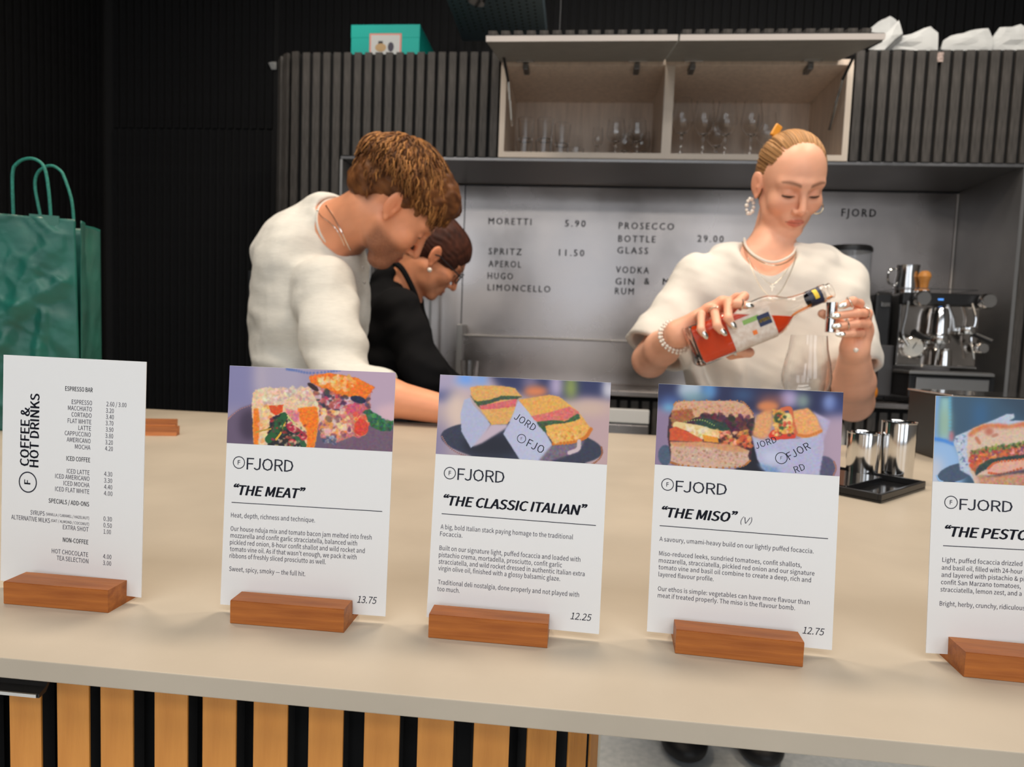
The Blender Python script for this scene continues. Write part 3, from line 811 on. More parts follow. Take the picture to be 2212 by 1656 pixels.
# card 4
c4 = make_card(4, 'white menu card titled THE PESTO, cut off by the right edge')
logo(c4, 2054.2, 1084.5, 14.5, 2072, 1100.5, 2187)
title(c4, '“THE PESTO”', 2040, 1157.5, 2238, 22)
rule(c4, 2037, 1178, 2390)
body(c4, [('Light, puffed focaccia drizzled', 2035.4, 1213, 2208.3), ('and basil oil, filled with 24-hour', 2034, 1229.6, 2209),
 ('and layered with pistachio & pine', 2033.3, 1245.3, 2228), ('confit San Marzano tomatoes,', 2032.4, 1261, 2205),
 ('stracciatella, lemon zest, and a', 2031.2, 1276.8, 2206.8), ('Bright, herby, crunchy, ridiculous', 2029.4, 1307.3, 2214)], cap=10)
# ---- pictures printed on the cards: a small raster painted in code
class Paint:
    def __init__(s, TL, TR, BL, W=340, H=168, bg=(128,128,128)):
        s.W, s.H = W, H; s.a = np.ones((H, W, 3))*np.array(bg, float); s.T = np.array(TL, float)
        s.Mi = np.linalg.inv(np.array([np.array(TR, float)-s.T, np.array(BL, float)-s.T]).T)
        s.X, s.Y = np.meshgrid((np.arange(W)+0.5)/W, (np.arange(H)+0.5)/H); s.r = np.random.RandomState(3)
        g = s.r.rand(H//3+3, W//3+3, 3); s.n = s.bl(np.kron(g, np.ones((3, 3, 1)))[:H, :W], 1.2)-0.5
    def bl(s, m, k):
        if k <= 0: return m
        n = int(3*k)+1; x = np.exp(-0.5*(np.arange(-n, n+1)/k)**2); x /= x.sum()
        sh = m.shape; m2 = m.reshape(sh[0], sh[1], -1)
        m2 = np.pad(m2, ((n, n), (n, n), (0, 0)), 'edge')
        m2 = sum(x[i]*m2[i:i+sh[0]] for i in range(2*n+1)); m2 = sum(x[i]*m2[:, i:i+sh[1]] for i in range(2*n+1))
        return m2.reshape(sh)
    def uv(s, p): q = s.Mi@(np.array(p, float)-s.T); return q
    def put(s, m, c, tex=0):
        c = np.array(c, float)
        col = c+(s.n*tex if tex else 0)
        s.a = s.a*(1-m[..., None])+m[..., None]*col
    def poly(s, pts, c, blur=0.8, tex=0, al=1.0, rough=0.0):
        P = [s.uv(p) for p in pts]; m = np.zeros((s.H, s.W), bool)
        X = s.X+(s.n[..., 0]*rough); Y = s.Y+(s.n[..., 1]*rough)
        for a, b in zip(P, P[1:]+P[:1]):
            cr = ((a[1] > Y) != (b[1] > Y)) & (X < (b[0]-a[0])*(Y-a[1])/((b[1]-a[1]) or 1e-9)+a[0]); m ^= cr
        s.put(s.bl(m.astype(float), blur)*al, c, tex); return s
    def ell(s, c, rx, ry, col, blur=1.0, tex=0, al=1.0, rot=0, rough=0):
        u = s.uv(c); k = np.linalg.norm(s.Mi[0])
        ex = s.uv((c[0]+1, c[1]))-u; ey = s.uv((c[0], c[1]+1))-u
        A = np.linalg.inv(np.array([ex, ey]).T); X = s.X+s.n[..., 0]*rough; Y = s.Y+s.n[..., 1]*rough
        d = np.stack([X-u[0], Y-u[1]], -1)@A.T; cc, q = math.cos(rot), math.sin(rot)
        m = ((d[..., 0]*cc+d[..., 1]*q)/rx)**2+((-d[..., 0]*q+d[..., 1]*cc)/ry)**2 < 1
        s.put(s.bl(m.astype(float), blur)*al, col, tex); return s
    def stroke(s, pts, wd, col, blur=0.4, al=1.0):
        for p in cpts(pts, 4*len(pts)): s.ell(p, wd, wd, col, blur, 0, al)
        return s
    def dots(s, pts, n, cols, r0, r1, seed=1, el=1.0):
        rr = np.random.RandomState(seed); P = np.array(pts, float); lo, hi = P.min(0), P.max(0); k = 0
        n = int(n*1.7)
        while k < n:
            p = lo+rr.rand(2)*(hi-lo); x, y = p; ins = False
            for a, b in zip(P, np.roll(P, -1, 0)):
                if (a[1] > y) != (b[1] > y) and x < (b[0]-a[0])*(y-a[1])/(b[1]-a[1])+a[0]: ins = not ins
            k += 1
            if not ins: continue
            r = (r0+rr.rand()*(r1-r0))*0.72; cc = np.array(cols[rr.randint(len(cols))])+rr.normal(size=3)*9; s.ell(p, r*el, r, cc, 1.1, 26, 0.75, rr.rand()*3, 0.012)
        return s
    def build(s, c, vb, vt, cw=None):
        """print on card c between heights vb (bottom) and vt"""
        W, H = s.W, s.H; cw = c.cw
        uu, vv = np.meshgrid(np.linspace(-cw/2, cw/2, W+1), np.linspace(vt, vb, H+1))
        P = uu[..., None]*c.ex+vv[..., None]*c.ez+c.n*0.0001
        idx = np.arange((W+1)*(H+1)).reshape(H+1, W+1)
        Fq = np.stack([idx[1:, :-1], idx[1:, 1:], idx[:-1, 1:], idx[:-1, :-1]], -1).reshape(-1, 4)
        a = np.pad(s.a, ((0, 1), (0, 1), (0, 0)), 'edge')
        o = np_mesh('printed_picture', P.reshape(-1, 3), Fq, M_print, c.root, col=s2l(np.clip(a, 0, 255)).reshape(-1, 3), relax=0); return o
vtop = CH-0.0001
# picture 1
p = Paint((178,88), (2008,182), (145,935), bg=(158,146,170))
p.poly([(150,60),(560,90),(540,560),(100,600)], (132,128,168), 14).poly([(480,80),(1000,120),(960,420),(470,380)], (168,158,180), 12)
p.ell((520,260),50,260,(190,175,185),10,al=.7).poly([(1180,130),(2050,150),(2050,800),(1500,700)], (186,160,180), 14)
p.stroke([(820,135),(920,150),(1060,178),(1250,170),(1400,150)], 14, (70,100,170), 1.2, .7)
p.poly([(1790,560),(2050,500),(2050,760),(1850,700)], (212,176,186), 6)
p.poly([(140,700),(190,640),(300,560),(450,510),(1200,560),(1500,560),(1990,720),(2000,1100),(100,1000)], (104,88,112), 2)
p.stroke([(160,680),(200,640),(300,568),(430,520)], 8, (170,120,120), .5)
p.ell((400,740),110,170,(66,52,74),7).poly([(1350,820),(2000,760),(2000,1080),(1200,1040)], (112,88,108), 3, 20)
p.poly([(1070,220),(1090,195),(1300,183),(1560,225),(1780,330),(1775,370),(1745,400),(1735,560),(1720,640),(1710,760),(1640,880),(1550,870),(1380,930),(1200,880),(1150,700),(1110,420)], (196,120,110), 1, 60, rough=.02)
p.poly([(1070,215),(1300,183),(1600,240),(1780,335),(1740,390),(1680,470),(1560,455),(1430,450),(1300,380),(1180,330),(1080,280)], (240,116,22), .8, 50, rough=.012)
p.dots([(1120,215),(1500,225),(1620,300),(1500,380),(1200,300)], 60, [(240,190,120),(245,205,150),(235,150,70)], 14, 34, 2, 1.6)
p.dots([(1110,330),(1500,440),(1720,470),(1700,600),(1350,600),(1180,520)], 130, [(70,50,80),(190,90,90),(205,170,180),(225,200,200),(40,40,60),(180,60,80)], 12, 34, 4, 1.8)
p.ell((1605,470),85,36,(28,36,66),1,30,rot=.25).ell((1110,330),70,26,(52,28,30),1,rot=.6).ell((1560,570),130,55,(206,90,110),1.2,60)
p.dots([(1150,560),(1500,600),(1540,800),(1380,900),(1220,860)], 120, [(232,190,180),(240,210,150),(214,130,120),(120,70,90),(238,150,70)], 12, 40, 5, 1.5)
p.dots([(1560,620),(1720,660),(1700,830),(1600,860)], 40, [(214,62,48),(230,84,50),(240,190,120)], 20, 46, 6)
p.ell((1640,770),78,90,(216,66,48),1,50).poly([(1670,600),(1720,570),(1830,640),(1900,700),(1985,700),(1980,800),(1860,815),(1740,760)], (40,96,62), 1, 60, rough=.02)
p.dots([(1690,600),(1985,700),(1970,790),(1750,740)], 40, [(30,80,48),(80,140,70),(60,120,90)], 8, 24, 7, 1.7)
p.dots([(1200,880),(1370,870),(1360,950),(1220,940)], 40, [(90,92,128),(170,170,190),(60,60,90)], 8, 24, 8)
p.poly([(440,400),(470,360),(560,335),(720,338),(830,375),(960,360),(1060,320),(1110,400),(1180,560),(1175,640),(1160,760),(1150,860),(1120,990),(455,955),(440,720),(430,560)], (232,196,158), 1, 45, rough=.012)
p.poly([(450,560),(500,560),(520,700),(500,960),(455,960),(440,760)], (236,126,30), 1.2, 40)
p.poly([(940,560),(1150,540),(1172,680),(1150,860),(1125,990),(1040,990),(1040,800),(960,680)], (242,122,22), 1.2, 50, rough=.01)
p.dots([(540,470),(640,560),(640,900),(500,940)], 50, [(244,210,150),(226,180,140),(238,160,80)], 16, 40, 9)
p.poly([(620,530),(780,520),(770,600),(700,640),(640,600)], (222,76,28), .8, 40).poly([(800,560),(960,600),(960,700),(860,720)], (220,130,130), 1.5, 60)
p.dots([(500,350),(1060,340),(1150,520),(640,500),(470,480)], 160, [(228,208,180),(238,222,196),(206,180,160),(244,200,160),(190,160,150)], 10, 30, 10, 2.0)
p.poly([(650,660),(800,600),(850,800),(1000,900),(1040,980),(600,960),(620,780)], (34,34,38), 1, 40, rough=.02)
p.stroke([(620,900),(690,820),(740,740),(790,650)], 42, (34,92,48), .8).stroke([(700,900),(760,820),(800,720)], 12, (226,170,50), .5)
p.stroke([(480,820),(560,800),(640,785)], 10, (190,150,60), .5).stroke([(880,880),(960,900),(1010,960)], 26, (46,96,60), .8)
p.stroke([(840,760),(920,800),(1010,870)], 34, (180,34,66), 1).ell((880,930),46,40,(196,40,66),.8,40).ell((720,700),46,34,(40,84,44),1)
p.dots([(640,640),(1040,720),(1030,960),(660,960)], 60, [(40,92,52),(192,40,62),(226,190,150),(30,30,34),(150,60,50)], 8, 24, 11, 1.6)
p.stroke([(830,640),(870,690),(900,720)], 9, (200,200,120), .4)
e0 = cpx(c1, 670, 965.8); p.build(c1, e0[1], vtop)
# picture 2
p = Paint((248,85), (2022,178), (205,910), bg=(176,158,166))
p.poly([(200,60),(900,60),(900,240),(220,420)], (196,170,180), 14).ell((330,220),110,180,(170,158,185),10).ell((330,310),140,60,(86,92,140),8)
p.ell((520,150),110,60,(110,160,235),8).ell((690,150),80,60,(120,160,220),8).poly([(760,80),(2030,160),(2030,370),(1500,350),(900,250)], (44,50,92), 8)
p.ell((1200,190),90,70,(120,110,140),9).ell((1260,265),125,55,(226,130,80),6).ell((1470,220),70,110,(188,170,200),8).ell((1620,240),60,110,(150,165,80),8)
p.poly([(1690,330),(2030,360),(2030,1040),(1800,1000)], (190,160,162), 10).ell((1985,250),50,90,(200,196,206),6)
p.ell((1750,440),260,70,(206,178,160),10).ell((430,470),120,240,(222,196,180),12).poly([(200,620),(330,600),(330,930),(190,930)], (140,130,160), 14)
p.ell((1100,800),840,215,(52,56,76),1.2,14,rot=.09).stroke([(275,735),(330,820),(420,890),(520,930)], 9, (150,110,110), .5).stroke([(1925,830),(1930,900),(1880,970),(1800,1020)], 9, (150,90,60), .6)
p.ell((820,820),330,110,(26,28,44),8)
p.poly([(570,330),(600,400),(790,600),(690,780),(580,850),(480,680),(470,500),(510,350)], (176,180,208), 1, 12)
p.poly([(790,600),(970,600),(960,640),(700,800),(600,840)], (196,176,190), 2)
p.poly([(570,225),(640,205),(900,205),(1040,230),(1120,320),(1060,345),(1040,470),(970,600),(800,610),(640,400),(590,320)], (222,166,92), 1, 30, rough=.005)
p.poly([(570,300),(640,370),(780,350),(900,310),(1120,315),(1060,345),(900,350),(780,390),(690,440),(640,400)], (60,84,60), 1, 40, rough=.01)
p.poly([(670,410),(860,380),(1060,340),(1050,420),(880,440),(690,450)], (214,104,104), 1, 40, rough=.008)
p.poly([(1080,360),(1190,470),(1270,570),(1360,690),(1430,810),(1370,960),(1240,1030),(1090,960),(920,700),(1000,560),(1060,400)], (186,188,214), 1, 14)
p.poly([(1430,810),(1760,760),(1700,880),(1400,980),(1240,1030)], (116,102,120), 2, 40)
p.poly([(1080,350),(1400,300),(1500,320),(1690,470),(1820,640),(1780,740),(1640,790),(1450,808),(1360,640),(1210,510)], (228,166,84), 1, 34, rough=.006)
p.poly([(1210,520),(1400,480),(1600,420),(1690,470),(1700,500),(1560,560),(1330,590),(1260,570)], (216,112,104), 1, 44, rough=.01)
p.poly([(1260,580),(1420,560),(1560,570),(1690,490),(1715,540),(1600,590),(1440,600),(1360,620),(1360,690),(1300,630)], (56,88,58), 1, 50, rough=.012)
p.poly([(1360,620),(1500,600),(1700,560),(1820,650),(1770,740),(1640,790),(1450,808),(1370,700)], (230,172,86), 1, 40, rough=.006)
p.stroke([(1440,800),(1620,785),(1760,735),(1820,650)], 18, (206,112,30), 1).dots([(1380,700),(1780,640),(1700,760),(1460,790)], 30, [(238,190,110),(206,130,50)], 10, 26, 3)
p.stroke([(1700,770),(1690,850),(1600,890)], 20, (206,186,190), 1)
e0 = cpx(c2, 1127, 991.5); p.build(c2, e0[1], vtop)
# picture 3
p = Paint((175,92), (2040,168), (150,890), bg=(160,140,160))
p.poly([(150,60),(2060,120),(2060,420),(1150,380),(160,330)], (34,38,76), 8).ell((510,160),140,100,(176,190,206),7).ell((700,170),80,80,(92,146,200),7)
p.ell((560,230),150,40,(110,150,160),8).ell((300,300),120,90,(80,110,170),10).poly([(150,360),(330,330),(330,900),(140,900)], (140,120,150), 10).ell((290,330),60,30,(110,190,220),6)
p.ell((1050,200),110,60,(52,80,120),8).ell((1510,235),100,85,(176,160,200),7).ell((1650,255),60,75,(140,160,150),7).ell((1910,270),60,80,(150,170,220),6)
p.ell((1330,260),130,60,(150,90,80),10).poly([(1850,400),(2060,360),(2060,1010),(1850,900)], (176,152,172), 10).ell((1960,300),110,90,(60,80,150),12,al=.5)
p.ell((260,800),75,100,(74,88,112),1,20).ell((1860,900),120,120,(84,80,108),1.2,20).stroke([(1960,830),(1980,900),(1940,990)], 9, (160,110,100), .5)
p.poly([(1130,560),(1200,600),(1250,900),(1320,960),(900,960),(1100,860)], (18,18,34), 2)
p.poly([(290,420),(330,360),(1100,300),(1170,420),(1170,500),(1140,840),(330,890),(280,620)], (60,30,40), 1, 40)
p.poly([(330,350),(340,290),(420,262),(960,255),(1070,285),(1140,360),(1165,420),(1090,440),(700,400),(500,440),(360,420),(320,380)], (208,160,128), 1, 36, rough=.006)
p.stroke([(340,300),(430,262),(960,255),(1080,295),(1150,380)], 9, (190,120,70), .8).dots([(360,300),(1060,300),(1080,400),(400,390)], 50, [(180,120,90),(224,184,156),(190,110,60)], 6, 16, 3)
p.poly([(330,360),(520,340),(560,420),(440,500),(320,520),(300,430)], (166,96,56), 1.2, 50, rough=.02)
p.dots([(600,400),(1120,420),(1160,520),(1100,600),(900,560),(600,480)], 170, [(64,24,48),(100,30,54),(36,40,36),(120,60,50),(30,50,40),(84,30,70)], 14, 34, 4, 1.8)
p.poly([(560,470),(640,420),(760,440),(880,480),(960,580),(800,580),(600,520)], (36,62,48), 1.2, 40, rough=.02).stroke([(380,500),(500,460),(640,450),(760,500)], 9, (130,140,80), .6)
p.stroke([(370,505),(480,520),(620,540),(760,580),(880,600)], 38, (226,200,140), 1).stroke([(520,590),(640,580),(760,620)], 30, (228,190,110), 1)
p.dots([(400,490),(760,540),(880,600),(700,640),(500,590)], 60, [(236,214,170),(220,180,110),(240,220,190)], 14, 34, 5, 1.6)
p.poly([(300,540),(360,515),(480,560),(640,640),(650,665),(420,660),(300,655)], (206,84,44), 1, 30).poly([(640,590),(800,620),(810,668),(660,660)], (228,150,40), 1, 30)
p.dots([(820,560),(1120,560),(1140,700),(840,680)], 90, [(226,150,70),(236,190,140),(70,30,30),(214,80,40),(190,110,60)], 12, 32, 6, 1.5)
p.poly([(310,670),(640,665),(1000,700),(1120,740),(1110,800),(1130,850),(1040,900),(760,915),(420,895),(320,860)], (206,168,146), 1, 30, rough=.006)
p.poly([(310,660),(640,660),(1010,690),(1130,750),(960,760),(700,710),(330,710)], (208,140,90), 2, 30, al=.8).dots([(330,700),(1100,760),(1080,880),(350,870)], 90, [(176,130,110),(226,196,176),(160,110,80)], 5, 15, 8)
p.stroke([(320,870),(430,895),(760,912),(1040,895),(1130,840)], 11, (180,110,50), .8)
p.poly([(1140,590),(1280,640),(1460,620),(1600,620),(1840,560),(1860,700),(1820,960),(1790,1010),(1400,1010),(1250,900),(1200,820)], (178,178,208), 1.2, 20)
p.poly([(1740,350),(1920,440),(1850,640),(1830,820),(1800,700),(1850,520)], (182,170,200), 2, 16)
p.poly([(1200,860),(1400,900),(1500,1010),(1250,920)], (120,150,190), 3, 30).ell((1350,800),100,60,(196,200,224),6)
p.poly([(1150,560),(1190,400),(1280,340),(1340,330),(1350,470),(1310,600),(1240,630),(1150,600)], (222,158,104), 2.4, 30)
p.ell((1300,310),110,50,(214,130,80),4).poly([(1540,350),(1700,320),(1780,400),(1840,540),(1780,590),(1640,610),(1590,560),(1550,450)], (232,162,100), 1.6, 36, rough=.006)
p.stroke([(1600,580),(1700,590),(1830,540)], 14, (210,120,50), 1).stroke([(1440,340),(1520,330),(1540,420),(1580,560)], 20, (210,100,60), 1)
p.poly([(1350,340),(1440,340),(1540,420),(1570,570),(1500,610),(1390,560),(1350,460)], (216,150,70), 1.2, 50, rough=.02).ell((1410,420),46,52,(50,72,46),1.4,30).ell((1440,500),26,40,(60,90,50),1)
p.ell((1500,440),46,70,(234,206,140),1.4,30).ell((1380,590),66,44,(216,54,34),1,30).stroke([(1360,560),(1440,600),(1560,590)], 24, (214,60,36), 1)
p.dots([(1360,380),(1530,420),(1560,590),(1360,600)], 40, [(236,190,90),(214,60,40),(60,80,50),(240,210,150)], 10, 24, 9)
e0 = cpx(c3, 1613, 1015.3); p.build(c3, e0[1], vtop)
# picture 4
p = Paint((1242,68), (3315,165), (1225,1020), bg=(60,88,112))
p.poly([(1200,60),(1300,60),(1290,560),(1200,560)], (120,160,210), 3).poly([(1290,80),(1405,90),(1410,560),(1290,560)], (146,190,190), 4).ell((1345,380),50,180,(150,176,150),8)
p.stroke([(1400,90),(1405,300),(1410,540)], 12, (90,190,240), 2).poly([(1200,540),(1460,560),(1560,760),(1560,1060),(1200,1060)], (150,185,226), 6)
p.stroke([(1240,550),(1340,570),(1450,610)], 16, (60,130,220), 2).ell((1425,520),22,60,(200,110,120),3).ell((1270,900),70,160,(196,200,214),9)
p.ell((1740,300),40,200,(50,110,170),12).poly([(1900,80),(3400,100),(3400,400),(2300,380)], (52,72,92), 10)
p.ell((1480,930),210,95,(70,86,110),1,14,rot=-.3).stroke([(1268,960),(1300,1010),(1340,1030)], 9, (150,190,230), .6)
p.poly([(1470,520),(1980,300),(2030,275),(2110,275),(2120,320),(2060,350),(2250,350),(3000,420),(3200,900),(3000,1150),(1730,1080),(1640,960),(1530,900),(1500,720),(1450,600)], (186,196,214), 1.2, 26)
p.dots([(1470,540),(1590,500),(1600,800),(1660,980),(1540,900)], 26, [(80,100,140),(210,216,230),(120,140,180)], 6, 16, 2, 2)
p.poly([(1605,520),(1660,440),(1780,390),(1960,385),(2060,400),(2250,360),(2700,380),(3000,480),(3100,900),(2900,1100),(1700,1060),(1640,900),(1600,700)], (216,186,164), 1.2, 26, rough=.004)
p.poly([(1605,510),(1660,440),(1780,388),(1960,385),(2060,400),(2250,360),(2700,380),(2600,420),(2200,420),(2000,440),(1850,420),(1720,470),(1640,530)], (206,118,76), 2.5, 30).ell((1840,470),45,45,(190,110,90),3)
p.stroke([(1700,540),(1740,600)], 14, (196,120,90), 1.5).stroke([(1880,520),(1930,505)], 12, (190,130,110), 1.5)
p.poly([(1620,700),(1780,660),(1900,640),(2240,600),(3000,640),(3050,800),(2240,780),(1900,800),(1700,960),(1640,860)], (176,90,62), 1.4, 60, rough=.02)
p.dots([(1640,690),(1900,630),(2240,590),(2240,640),(1900,680),(1700,730)], 110, [(110,140,70),(150,170,90),(60,80,50)], 7, 20, 3, 2.2)
p.dots([(1680,720),(2240,650),(3000,680),(3000,740),(2000,760),(1740,850),(1660,860)], 170, [(224,110,60),(238,180,140),(130,80,110),(206,80,50),(240,150,80)], 12, 34, 4, 1.7)
p.poly([(1740,850),(1850,780),(2100,740),(2300,720),(3000,720),(3000,770),(2250,780),(2000,790),(1830,880),(1700,960),(1690,930)], (48,66,64), 1.2, 30, rough=.012)
p.poly([(1830,880),(1900,820),(2100,800),(2250,770),(2700,780),(2700,880),(2300,900),(2000,940),(1870,950),(1835,920)], (226,170,150), 1.2, 30).stroke([(1840,880),(1920,815),(2100,790),(2300,770)], 14, (212,100,60), 1)
p.stroke([(1850,930),(2000,945),(2200,880)], 14, (210,90,50), 1).poly([(1700,970),(1880,960),(2240,890),(2800,900),(2800,1000),(1900,1000)], (70,66,84), 2, 30)
p.poly([(1730,960),(1880,970),(2240,930),(2900,960),(2900,1160),(1740,1080)], (196,142,116), 2, 50, rough=.01)
e0 = cpx(c4, 2018, 1039); p.build(c4, e0[1], vtop)
# lettering on the wrappers inside the pictures
def wraptext(c, s, px, py, capx, dx, dy, sq=1.0):
    S_ = c.new('printed_wrapper_word', M_ink3)
    a = c.S2.uv(px, py); b = c.S2.uv(px+dx, py+dy); k = np.linalg.norm(c.S2.uv(px+10, py)-a)/10
    S_.text(s, a[0], a[1], cap=capx*k, ang=math.atan2(b[1]-a[1], b[0]-a[0]), space=1.0)
def wc2(x, y): return 900+x/4.809, 790+y/4.809
def wc3(x, y): return 1380+x/4.608, 810+y/4.608
wraptext(c2, 'JORD', *wc2(1005, 545), 15, 200, 130); wraptext(c2, 'FJO', *wc2(1135, 830), 17, 200, 100)
a_ = c2.S2.uv(*wc2(1090, 755)); k_ = 0.00029*SF/0.709; S_ = c2.new('printed_emblem', M_ink3); S_.ring(a_[0], a_[1], 9.5*k_, 1.4*k_); S_.text('F', a_[0], a_[1]-2.6*k_, cap=5.5*k_, align='c')
wraptext(c3, 'FJOR', *wc3(1500, 845), 17, 330, -180); wraptext(c3, 'JORD', *wc3(1170, 735), 14, 300, -100); wraptext(c3, 'RD', *wc3(1560, 975), 15, 110, -40)
a_ = c3.S2.uv(*wc3(1418, 825)); S_ = c3.new('printed_emblem', M_ink3); S_.ring(a_[0], a_[1], 12*k_, 1.5*k_); S_.text('F', a_[0], a_[1]-3*k_, cap=6.5*k_, align='c')
for c in cards: fin_card(c)
holder(c0, 8, 233, (1304, 1324), 'cherry wood block holding the hot drinks card')
holder(c1, 497, 742, (1346, 1367), 'cherry wood block holding the MEAT card')
holder(c2, 925, 1182, (1377, 1400), 'cherry wood block holding the CLASSIC ITALIAN card')
holder(c3, 1458, 1734, (1411, 1441), 'cherry wood block holding the MISO card')
holder(c4, 2082, 2358, (1462, 1490), 'cherry wood block holding the PESTO card')
# ------------------------------------------------------------------ things
M_green = mat('green_paper', (0.008, 0.105, 0.078), 0.40, noise=0.3, nscale=14, bump=0.12, bscale=120, spec=0.6)
M_greenin = mat('green_paper_inside', (0.05, 0.16, 0.13), 0.8)
M_teal = mat('teal_card', (0.0, 0.42, 0.36), 0.6)
M_paper = mat('white_paper', (0.60, 0.61, 0.60), 0.7, bump=0.2, bscale=60)
M_beans = mat('coffee_beans', (0.06, 0.025, 0.012), 0.5, bump=1.0, bscale=300)
M_woodl = mat('orange_wood', (0.62, 0.26, 0.06), 0.4, noise=0.2, nscale=30)
M_orange = mat('orange_peel', (0.85, 0.27, 0.02), 0.5, bump=0.3, bscale=300)
# green carrier bag
A = at(172, 475, 0.98); Bp = at(219, 482, 1.085)
gd = (Bp-A)*np.array([1, 1, 0]); gl = np.linalg.norm(gd); gd /= gl; fd = np.array([-gd[1], gd[0], 0]); fd = fd if fd[0] < 0 else -fd
Wb, Hb = 0.235, A[2]-ZC
bag = thing('paper_carrier_bag', 'creased dark green paper carrier bag with twisted cord handles', 'bag', (float(A[0]), float(A[1]), ZC))
O = np.array([A[0], A[1], ZC]); tip = 0.006
def crump(u, v, s):
    p = np.stack([u, v, np.full_like(u, s*3.1)], -1).reshape(-1, 3)
    r = 1-np.abs(wob(p, 2.2, 5)); r2 = 1-np.abs(wob(p, 5.5, 8))
    return ((r**5)*0.0030+(r2**6)*0.0012+wob(p, 3, 2)*0.0035).reshape(u.shape)
def bagface(nm, o, d, n, Wd, nu, nv, amp, s, ridge=None):
    u, v = np.meshgrid(np.linspace(0, 1, nu), np.linspace(0, 1, nv))
    e = np.minimum(1, np.minimum(u, 1-u)*12)*np.minimum(1, np.minimum(v+0.02, 1.0-v+0.12)*8)
    h = crump(u*Wd/0.23, v*1.4, s)*e*amp
    taper = 0.006*v*(1-2*u)                                    # a little narrower at the top
    P = o+(u*Wd+taper)[..., None]*d+(v*Hb)[..., None]*np.array([0, 0, 1])+h[..., None]*n
    if ridge is not None: P = P+(ridge(u, v)*e)[..., None]*n
    V = P.reshape(-1, 3)-np.array([A[0], A[1], ZC]); i = np.arange(nu*nv).reshape(nv, nu)
    F_ = np.stack([i[:-1, :-1], i[:-1, 1:], i[1:, 1:], i[1:, :-1]], -1).reshape(-1, 4)
    o2 = np_mesh(nm, V, F_, M_green, bag, relax=0)
    md = o2.modifiers.new('t', 'SOLIDIFY'); md.thickness = 0.0006; md.offset = -1; return o2
def rid(u, v):     # the long diagonal creases of the front
    def ln(a, b, wd, hgt):
        a = np.array(a); b = np.array(b); d = b-a; L = np.hypot(*d); t = np.clip(((u-a[0])*d[0]+(v-a[1])*d[1])/L**2, 0, 1)
        q = np.hypot(u-a[0]-t*d[0], v-a[1]-t*d[1]); return hgt*np.maximum(0, 1-q/wd)
    return ln((0.04, 0.72), (0.55, 0.50), 0.07, 0.008)+ln((0.55, 0.50), (1.0, 0.42), 0.06, 0.006)+ln((0.35, 0.55), (0.6, 0.2), 0.06, 0.006)+ln((0.1, 0.9), (0.35, 0.66), 0.09, 0.005)+ln((0.2, 0.55), (0.3, 0.1), 0.05, 0.006)
bagface('front_panel', O, fd, -gd, Wb, 70, 90, 1.0, 1.0, rid)
bagface('back_panel', O+gd*gl, fd, gd, Wb, 20, 30, 0.5, 2.0)
rg = lambda u, v: -0.010*np.exp(-((u-0.5)/0.18)**2)*ss(v, 0.35, 1.0)
bagface('side_gusset', O, gd, -fd, gl, 24, 60, 0.35, 3.0, rg)
bagface('side_gusset', O+fd*Wb, gd, fd, gl, 12, 20, 0.35, 4.0, rg)
P = [O, O+fd*Wb, O+fd*Wb+gd*gl, O+gd*gl]; bm = bmesh.new()
bm.faces.new([bm.verts.new(Vector(p-O)+Vector((0, 0, 0.002))) for p in P]); obj('bag_bottom', bm, M_greenin, bag)
for nm, pts, Yh, Yh2 in (('handle', [(29,500),(29,470),(27,377),(38,352),(61,342),(84,348),(98,368),(106,420),(110,475),(111,500)], 0.985, 0.985), ('handle', [(92,500),(88,470),(76,406),(80,376),(96,361),(113,358),(130,368),(139,383),(154,429),(159,472),(160,500)], 1.075, 1.075)):
    cp = [at(x, y, Yh)-O for x, y in pts]
    bm = tube(cpts(cp, 60), 0.0024, 8)
    obj(nm, bm, mat('green_cord', (0.02, 0.20, 0.15), 0.6, noise=0.3, nscale=300), bag, True)
for u0 in (0.12, 0.70): # folded reinforcing tabs at the top edge
    Q = O+fd*(Wb*u0)+np.array([0, 0, Hb-0.003]); bm = bmesh.new()
    bx = Matrix(((fd[0], -gd[0], 0, 0), (fd[1], -gd[1], 0, 0), (0, 0, 1, 0), (0, 0, 0, 1)))
    obj('top_tab', box(bm, 0, 0.04, -0.0022, 0.0005, -0.012, 0.0065, mtx=Matrix.Translation(Vector(Q-O)) @ bx), M_greenin, bag)

# teal box on the cabinet
YB = 2.55; a = at(758, 100, YB); b = at(906, 100, YB); zt_ = at(830, 53, YB)[2]
tb = thing('cardboard_box', 'teal cardboard box with picture label on top of the left cabinet', 'box', (0, 0, 0))
obj('body', B(a[0], b[0], YB, YB+0.26, zct+0.0005, zt_-0.004, 0.002), M_teal, tb)
obj('lid', B(a[0]-0.001, b[0]+0.001, YB-0.001, YB+0.261, zt_-0.05, zt_, 0.002), M_teal, tb)
l0 = at(799, 73, YB); l1 = at(868, 73, YB)
lb = obj('label', B(l0[0], l1[0], YB-0.0022, YB-0.0012, zct+0.004, l0[2]), mat('pink_label', (0.75, 0.25, 0.20), 0.6), tb)
obj('label_picture', B(l0[0]+0.006, l1[0]-0.006, YB-0.003, YB-0.0023, zct+0.004, l0[2]-0.006), M_paper, lb)
bm = bmesh.new(); cxm = (l0[0]+l1[0])/2
ball((cxm-0.018, YB-0.0034, zct+0.058), (0.022, 0.0006, 0.016), bm); obj('printed_shape', bm, mat('tan_ink', (0.5, 0.33, 0.16), 0.6), lb)
bm = bmesh.new(); box(bm, cxm-0.028, cxm-0.010, YB-0.0036, YB-0.0031, zct+0.070, zct+0.082); obj('printed_shape', bm, M_ink, lb)
